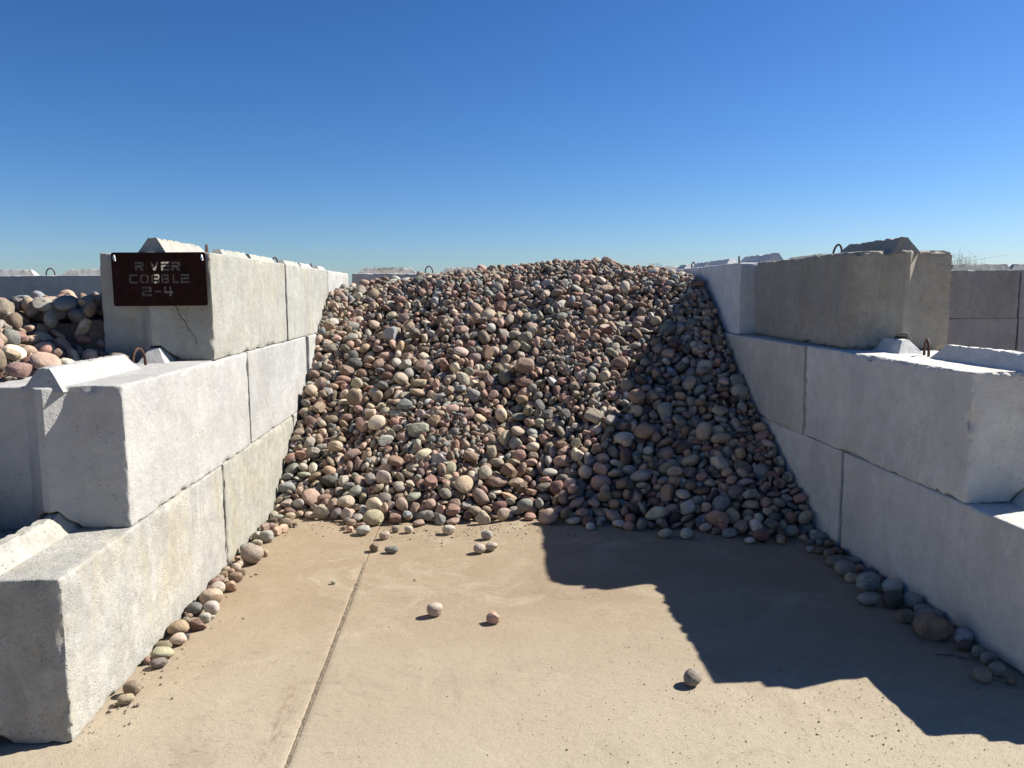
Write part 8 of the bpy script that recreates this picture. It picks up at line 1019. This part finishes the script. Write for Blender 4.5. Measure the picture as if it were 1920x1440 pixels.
# packed fines under the cobbles
XL, XR = -1.45, 2.26
def design(x, y):
    toe = np.interp(x, [-1.45, -.95, -.2, .34, .88, 1.4, 2.04, 2.26], [5.6, 5.68, 5.30, 5.56, 5.22, 5.18, 4.92, 4.85])
    T = np.interp(x, [-1.45, -.6, .11, .98, 1.33, 1.85, 2.26], [1.64, 1.75, 1.85, 1.93, 1.93, 1.83, 1.75]) + .02
    d = y - toe; s = .60 * d + .05 * np.minimum(1, d / .15) + .03 * np.sin(x * 3.1 + y * 1.7) + .03 * np.sin(x * 1.3 - y * 2.9 + 1)
    T = T - .06 * np.maximum(0, y - 8.9); k = .05; return -k * np.logaddexp(-s / k, -T / k)
def dleft(x, y):
    t = 1.80 + .25 * np.sin(x * 1.3); s = .66 * (y - t) - .02 * np.abs(x + 3.3); T = 1.56 + .05 * np.sin(x * 2.2); k = .08
    side = 1.20 + .75 * np.maximum(0, -2.10 - x) + 10 * np.clip(y - 4.56, 0, 1)          # spills down to the lower top of the wall
    return np.minimum(-k * np.logaddexp(-s / k, -T / k) + .02 * np.sin(x * 4 + y * 3), side)
def core(fn, x0, x1, y0, y1, drop, st=.05):
    xs = np.arange(x0, x1 + st, st); ys = np.arange(y0, y1 + st, st); xs[-1] = x1; ys[-1] = y1; X, Y = np.meshgrid(xs, ys); Z = np.maximum(fn(X, Y) - drop, -.06)
    P = np.stack([X, Y, Z], -1).reshape(-1, 3); P[:, 2] += (fbm(P, 14, 5, 2) - .5) * .03; P[:, 2] = np.maximum(P[:, 2], -.06)
    n = len(xs); I = np.arange(len(P)).reshape(len(ys), n)
    a, b, c, d = I[:-1, :-1].ravel(), I[:-1, 1:].ravel(), I[1:, 1:].ravel(), I[1:, :-1].ravel()
    return P, np.r_[np.stack([a, b, c], 1), np.stack([a, c, d], 1)]
idx = np.arange(N)
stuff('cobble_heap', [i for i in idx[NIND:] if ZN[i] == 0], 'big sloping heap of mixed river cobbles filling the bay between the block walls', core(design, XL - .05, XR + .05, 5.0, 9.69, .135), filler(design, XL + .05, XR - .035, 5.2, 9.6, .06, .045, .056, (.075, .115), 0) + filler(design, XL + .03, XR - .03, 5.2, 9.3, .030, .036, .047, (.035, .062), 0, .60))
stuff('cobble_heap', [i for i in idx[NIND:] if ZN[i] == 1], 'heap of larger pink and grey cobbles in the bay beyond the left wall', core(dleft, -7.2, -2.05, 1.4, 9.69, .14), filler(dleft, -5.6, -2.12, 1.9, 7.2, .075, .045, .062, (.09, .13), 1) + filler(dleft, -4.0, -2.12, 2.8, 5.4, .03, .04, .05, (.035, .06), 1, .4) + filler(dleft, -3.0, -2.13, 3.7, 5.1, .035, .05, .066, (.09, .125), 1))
# side wall heap edge

ORD = 'first second third fourth fifth sixth seventh eighth ninth tenth eleventh twelfth'.split()
def ordinal(n):
    if n <= 12: return ORD[n - 1]
    t = ['', '', 'twenty', 'thirty', 'forty', 'fifty']; o = ['', 'first', 'second', 'third', 'fourth', 'fifth', 'sixth', 'seventh', 'eighth', 'ninth']
    if n < 20: return ['thirteenth', 'fourteenth', 'fifteenth', 'sixteenth', 'seventeenth', 'eighteenth', 'nineteenth'][n - 13]
    return (['twentieth', 'thirtieth', 'fortieth', 'fiftieth'][n // 10 - 2]) if n % 10 == 0 else t[n // 10] + ' ' + o[n % 10]
def to_px(p):
    d = Vector(p) - Vector((0, 0, 1.5955)); z = d.dot(FW); return 960 + 1479.5 * d.dot(RT) / z, 720 - 1479.5 * d.dot(UP) / z
def sizew(s): return 'large' if s > .125 else 'small' if s < .085 else 'mid-sized'
labels = {}; used = {}
def near(i, pool):
    d = [(np.linalg.norm(POS[i] - POS[j]), j) for j in pool if j != i and CI[j] != CI[i]]
    return min(d)[1]
rowL = sorted([i for i in range(NIND) if ZN[i] == 2], key=lambda i: POS[i][1]); rowR = sorted([i for i in range(NIND) if ZN[i] == 3], key=lambda i: POS[i][1])
for row, wn in ((rowL, 'sunlit left wall'), (rowR, 'shaded right wall')):
    for n, i in enumerate(row):
        labels[i] = '%s %s cobble, %s from the front along the %s' % (PAL[CI[i]][0], 'angular' if KS[i] % 5 in (1, 3) else 'rounded', ordinal(n + 1), wn)
stray = sorted([i for i in range(NIND) if ZN[i] == 4], key=lambda i: POS[i][1])
for n, i in enumerate(stray):
    sh = 'in the wall\'s shadow' if POS[i][0] > .40 and POS[i][1] > 4 else 'in the sun'
    labels[i] = '%s %s stray cobble %s on slab, %s nearest the mouth' % (sizew(SZ[i]), PAL[CI[i]][0], sh, ordinal(n + 1))
heap = sorted([i for i in range(NIND) if ZN[i] < 2], key=lambda i: -POS[i][1])
grid = {}
for i in heap:
    x, y = to_px(POS[i])
    shp = 'angular' if KS[i] % 5 in (1, 3) else 'rounded'
    if ZN[i] == 1:
        pl = 'near the sign block' if x > 110 else 'midway along' if x > 55 else 'by the photo edge'
        pl = pl.replace('by the photo edge', 'by photo edge'); hz = 'crest' if y < 585 else 'middle' if y < 645 else 'foot'
        l = '%s %s cobble at the %s of left bay heap, %s' % (PAL[CI[i]][0], shp, hz, pl)
    else:
        lit = 'shaded' if x > 1010 + max(0, (975 - y)) * .5 else 'sunlit'
        pl = 'left edge' if x < 660 else 'left centre' if x < 860 else 'centre' if x < 1060 else 'right centre' if x < 1280 else 'right edge'
        hz = 'toe' if POS[i][2] < .12 else 'lower slope' if POS[i][2] < .5 else 'middle slope' if POS[i][2] < 1.1 else 'upper slope'
        l = '%s %s %s cobble, %s, heap\'s %s, %s' % (sizew(SZ[i]), PAL[CI[i]][0], shp, lit, hz, pl)
    labels[i] = l
from collections import defaultdict
same = defaultdict(list)
for i in heap: same[labels[i]].append(i)
for l, g in same.items():
    if len(g) > 1:
        g.sort(key=lambda i: to_px(POS[i])[0])
        for n, i in enumerate(g):
            labels[i] = l + (', leftmost such' if n == 0 else ', rightmost such' if n == len(g) - 1 else ', %s from left' % ordinal(n + 1).replace(' ', '-'))
GR = {0: 'cobbles on the face of the main heap', 1: 'cobbles of the heap in the left bay', 2: 'cobbles rowed along the foot of the left wall', 3: 'cobbles rowed along the foot of the right wall', 4: 'stray cobbles on the slab'}
for i in range(NIND):
    o = link('cobble', SHM[KS[i]], None, POS[i]); o.rotation_mode = 'QUATERNION'; o.rotation_quaternion = QT[i]; o.scale = (SZ[i],) * 3
    if ZN[i] >= 2 and SZ[i] > .03:
        o.scale = (SZ[i] * .99, SZ[i] * .99, SZ[i] * 1.18); o.location.z += SZ[i] * .05
        if ZN[i] < 4: o.location.x += .03 * SZ[i] * (1 if ZN[i] == 2 else -1)
    o.color = tuple(TONE[i]) + (SPK[i],)
    tag(o, labels[i], 'cobble', GR[ZN[i]])

# ------------------------------------------------------------------ grit, chips, weeds, twig
def scatter(name, pts, sizes, mat, label, cat):
    V = []; F = []; base = np.array([(1, 0, 0), (-.9, .2, 0), (0, 1, .1), (.1, -.9, 0), (0, .1, .7), (0, 0, -.5)]); tri = np.array([(0, 2, 4), (2, 1, 4), (1, 3, 4), (3, 0, 4), (2, 0, 5), (1, 2, 5), (3, 1, 5), (0, 3, 5)])
    for k, (p, s) in enumerate(zip(pts, sizes)):
        a = rs.uniform(0, 6.28); c, sn = math.cos(a), math.sin(a); b = base * rs.uniform(.6, 1.2, (6, 3)) * s
        b = b @ np.array([(c, sn, 0), (-sn, c, 0), (0, 0, 1)]); V.append(b + p); F.append(tri + 6 * k)
    return tag(link(name, mesh(name, np.concatenate(V), np.concatenate(F), mat)), label, cat, kind='stuff')
n = 18000
gx = rs.uniform(-1.42, 2.22, n); gy = 2.0 + 3.6 * rs.rand(n) ** 1.3
dens = .10 + .9 * np.clip((gx - .1) / 1.6, 0, 1) * np.exp(-((gy - 2.75) / .9) ** 2) + .5 * np.exp(-(np.minimum(gx + 1.45, 2.26 - gx) / .13)) + .5 * np.exp(-((gy - 5.1) / .35) ** 2)
k = rs.rand(n) < dens * 1.3
pz = np.stack([gx[k], gy[k], np.full(k.sum(), .0015)], 1)
scatter('grit', pz, np.where((pz[:, 0] > .1) & (pz[:, 1] < 3.4), 1.1, .9) * np.clip(rs.lognormal(math.log(.0016), .45, len(pz)), .0008, .006), GRIT, 'loose grit and sand grains scattered over the dusty slab', 'grit')
q_ = np.random.RandomState(31); cx_ = q_.uniform(-1.4, 2.2, 700); toe_ = np.interp(cx_, [-1.45, -.95, -.2, .34, .88, 1.4, 2.04, 2.26], [5.3, 5.45, 5.12, 5.30, 5.05, 5.0, 4.8, 4.7])
cy_ = toe_ - np.abs(q_.normal(size=700)) * .16 + .05; ry = q_.uniform(2.75, 5.3, 420); rx = np.where(q_.rand(420) < .5, -1.44 + np.abs(q_.normal(size=420)) * .09, 2.25 - np.abs(q_.normal(size=420)) * .10)
pc = np.r_[np.stack([cx_, cy_, np.full(700, .003)], 1), np.stack([rx, ry, np.full(420, .003)], 1)]
scatter('stone_chips', pc, np.clip(q_.lognormal(math.log(.0045), .5, len(pc)), .002, .014), CHIP, 'small broken stone chips strewn at the toe of the heap and along both walls', 'stone chips')
m_ = 7000; jy = 1.6 + 3.0 * rs.rand(m_) ** .8; pj = np.stack([JX + rs.normal(size=m_) * .003, jy, -.0035 + .0035 * np.clip((jy - 2.2) / 1.6, 0, 1) + rs.uniform(-.0015, .001, m_)], 1)
scatter('joint_filling', pj, rs.uniform(.002, .0045, m_), JOINTM, 'dark grit packed in the straight joint between the two slab panels', 'joint grit')
def stalks(name, base, n, hgt, spread, mat, label, cat, r=.002, twist=.25, heads=False, kind=None, seedv=1, side=.6):
    q = np.random.RandomState(seedv); V = []; F = []
    def seg(a, b, ra, rb):
        a, b = np.array(a), np.array(b); t = (b - a) / np.linalg.norm(b - a); u = np.cross(t, (0, 1, .1)); u /= np.linalg.norm(u); v = np.cross(t, u); k0 = len(V)
        for p, rr in ((a, ra), (b, rb)):
            for j in range(3): V.append(p + rr * (u * math.cos(j * 2.094) + v * math.sin(j * 2.094)))
        for j in range(3): F.append((k0 + j, k0 + (j + 1) % 3, k0 + 3 + (j + 1) % 3, k0 + 3 + j))
    for i in range(n):
        p = np.array(base) + (q.uniform(-spread[0], spread[0]), q.uniform(-spread[1], spread[1]), 0); d = np.array([q.normal() * twist, q.normal() * twist, 1]); h = hgt * q.uniform(.45, 1)
        for s in range(4):
            d = d + q.normal(size=3) * twist * .6; d[2] = abs(d[2]) * .6 + .5; d /= np.linalg.norm(d); nx = p + d * h / 4
            seg(p, nx, r * (1 - s * .18), r * (.82 - s * .18)); p = nx
            if q.rand() < side: seg(p, p + (q.normal() * .35 * h, q.normal() * .2 * h, .18 * h * q.rand()), r * .6, r * .3)
        if heads:
            for _ in range(4): o_ = p + q.normal(size=3) * .008; seg(o_, o_ + (.007, 0, .006), .003, .002)
    return tag(link(name, mesh(name, V, F, mat)), label, cat, kind=kind)
stalks('dry_weeds', (6.32, 11.3, 1.52), 260, .50, (.62, .2), STRAW, 'thin brown dry stalks standing behind the back wall of the right bay', 'dry weeds', .0026, .05, kind='stuff', seedv=3, side=0)
stalks('dry_weeds', (7.10, 11.2, 1.52), 170, .58, (.26, .15), STRAW, 'denser reddish clump of dry weeds at the right edge behind the back wall', 'dry weeds', .0030, .09, kind='stuff', seedv=4, side=.15)
bankP, bankF = grid_box(list(np.linspace(-9, 10, 40)), list(np.linspace(10.7, 15, 10)), [-.16, 1.3]); bankP[:, 2] += np.where(bankP[:, 2] > 0, (fbm(bankP, .8, 2) - .5) * .2, 0)
tag(link('earth_bank', mesh('earth_bank', bankP, bankF, EARTH, False)), kind='structure')
stalks('weed', (2.30, 9.88, 1.84), 7, .11, (.07, .03), TWIG, 'small leafless weed sprig on the back wall near its right corner', 'weed', .0016, .4, True, seedv=5)
stalks('weed', (-1.0, 9.90, 1.84), 46, .085, (.20, .06), STRAWP, 'pale flowering weed draped over the top of the back wall at the left', 'weed', .002, .8, True, seedv=6)
# twig in the shade by the right row
tp = [(1755, 1227), (1785, 1229), (1812, 1235), (1842, 1238)]
def on_ground(px, py, z=.006):
    d = FW + RT * ((px - 960) / 1479.5) + UP * ((720 - py) / 1479.5); return Vector((0, 0, 1.5955)) + d * ((z - 1.5955) / d.z)
V = []; F = []
for i, p in enumerate(tp):
    c = on_ground(*p); 
    for j in range(5): V.append((c.x, c.y + .0025 * math.cos(j * 1.2566), c.z + .0025 * math.sin(j * 1.2566)))
    if i: F += [((i - 1) * 5 + j, (i - 1) * 5 + (j + 1) % 5, i * 5 + (j + 1) % 5, i * 5 + j) for j in range(5)]
tag(link('twig', mesh('twig', V, F, TWIG, True)), 'thin bare twig on the shaded slab by the right wall', 'twig')
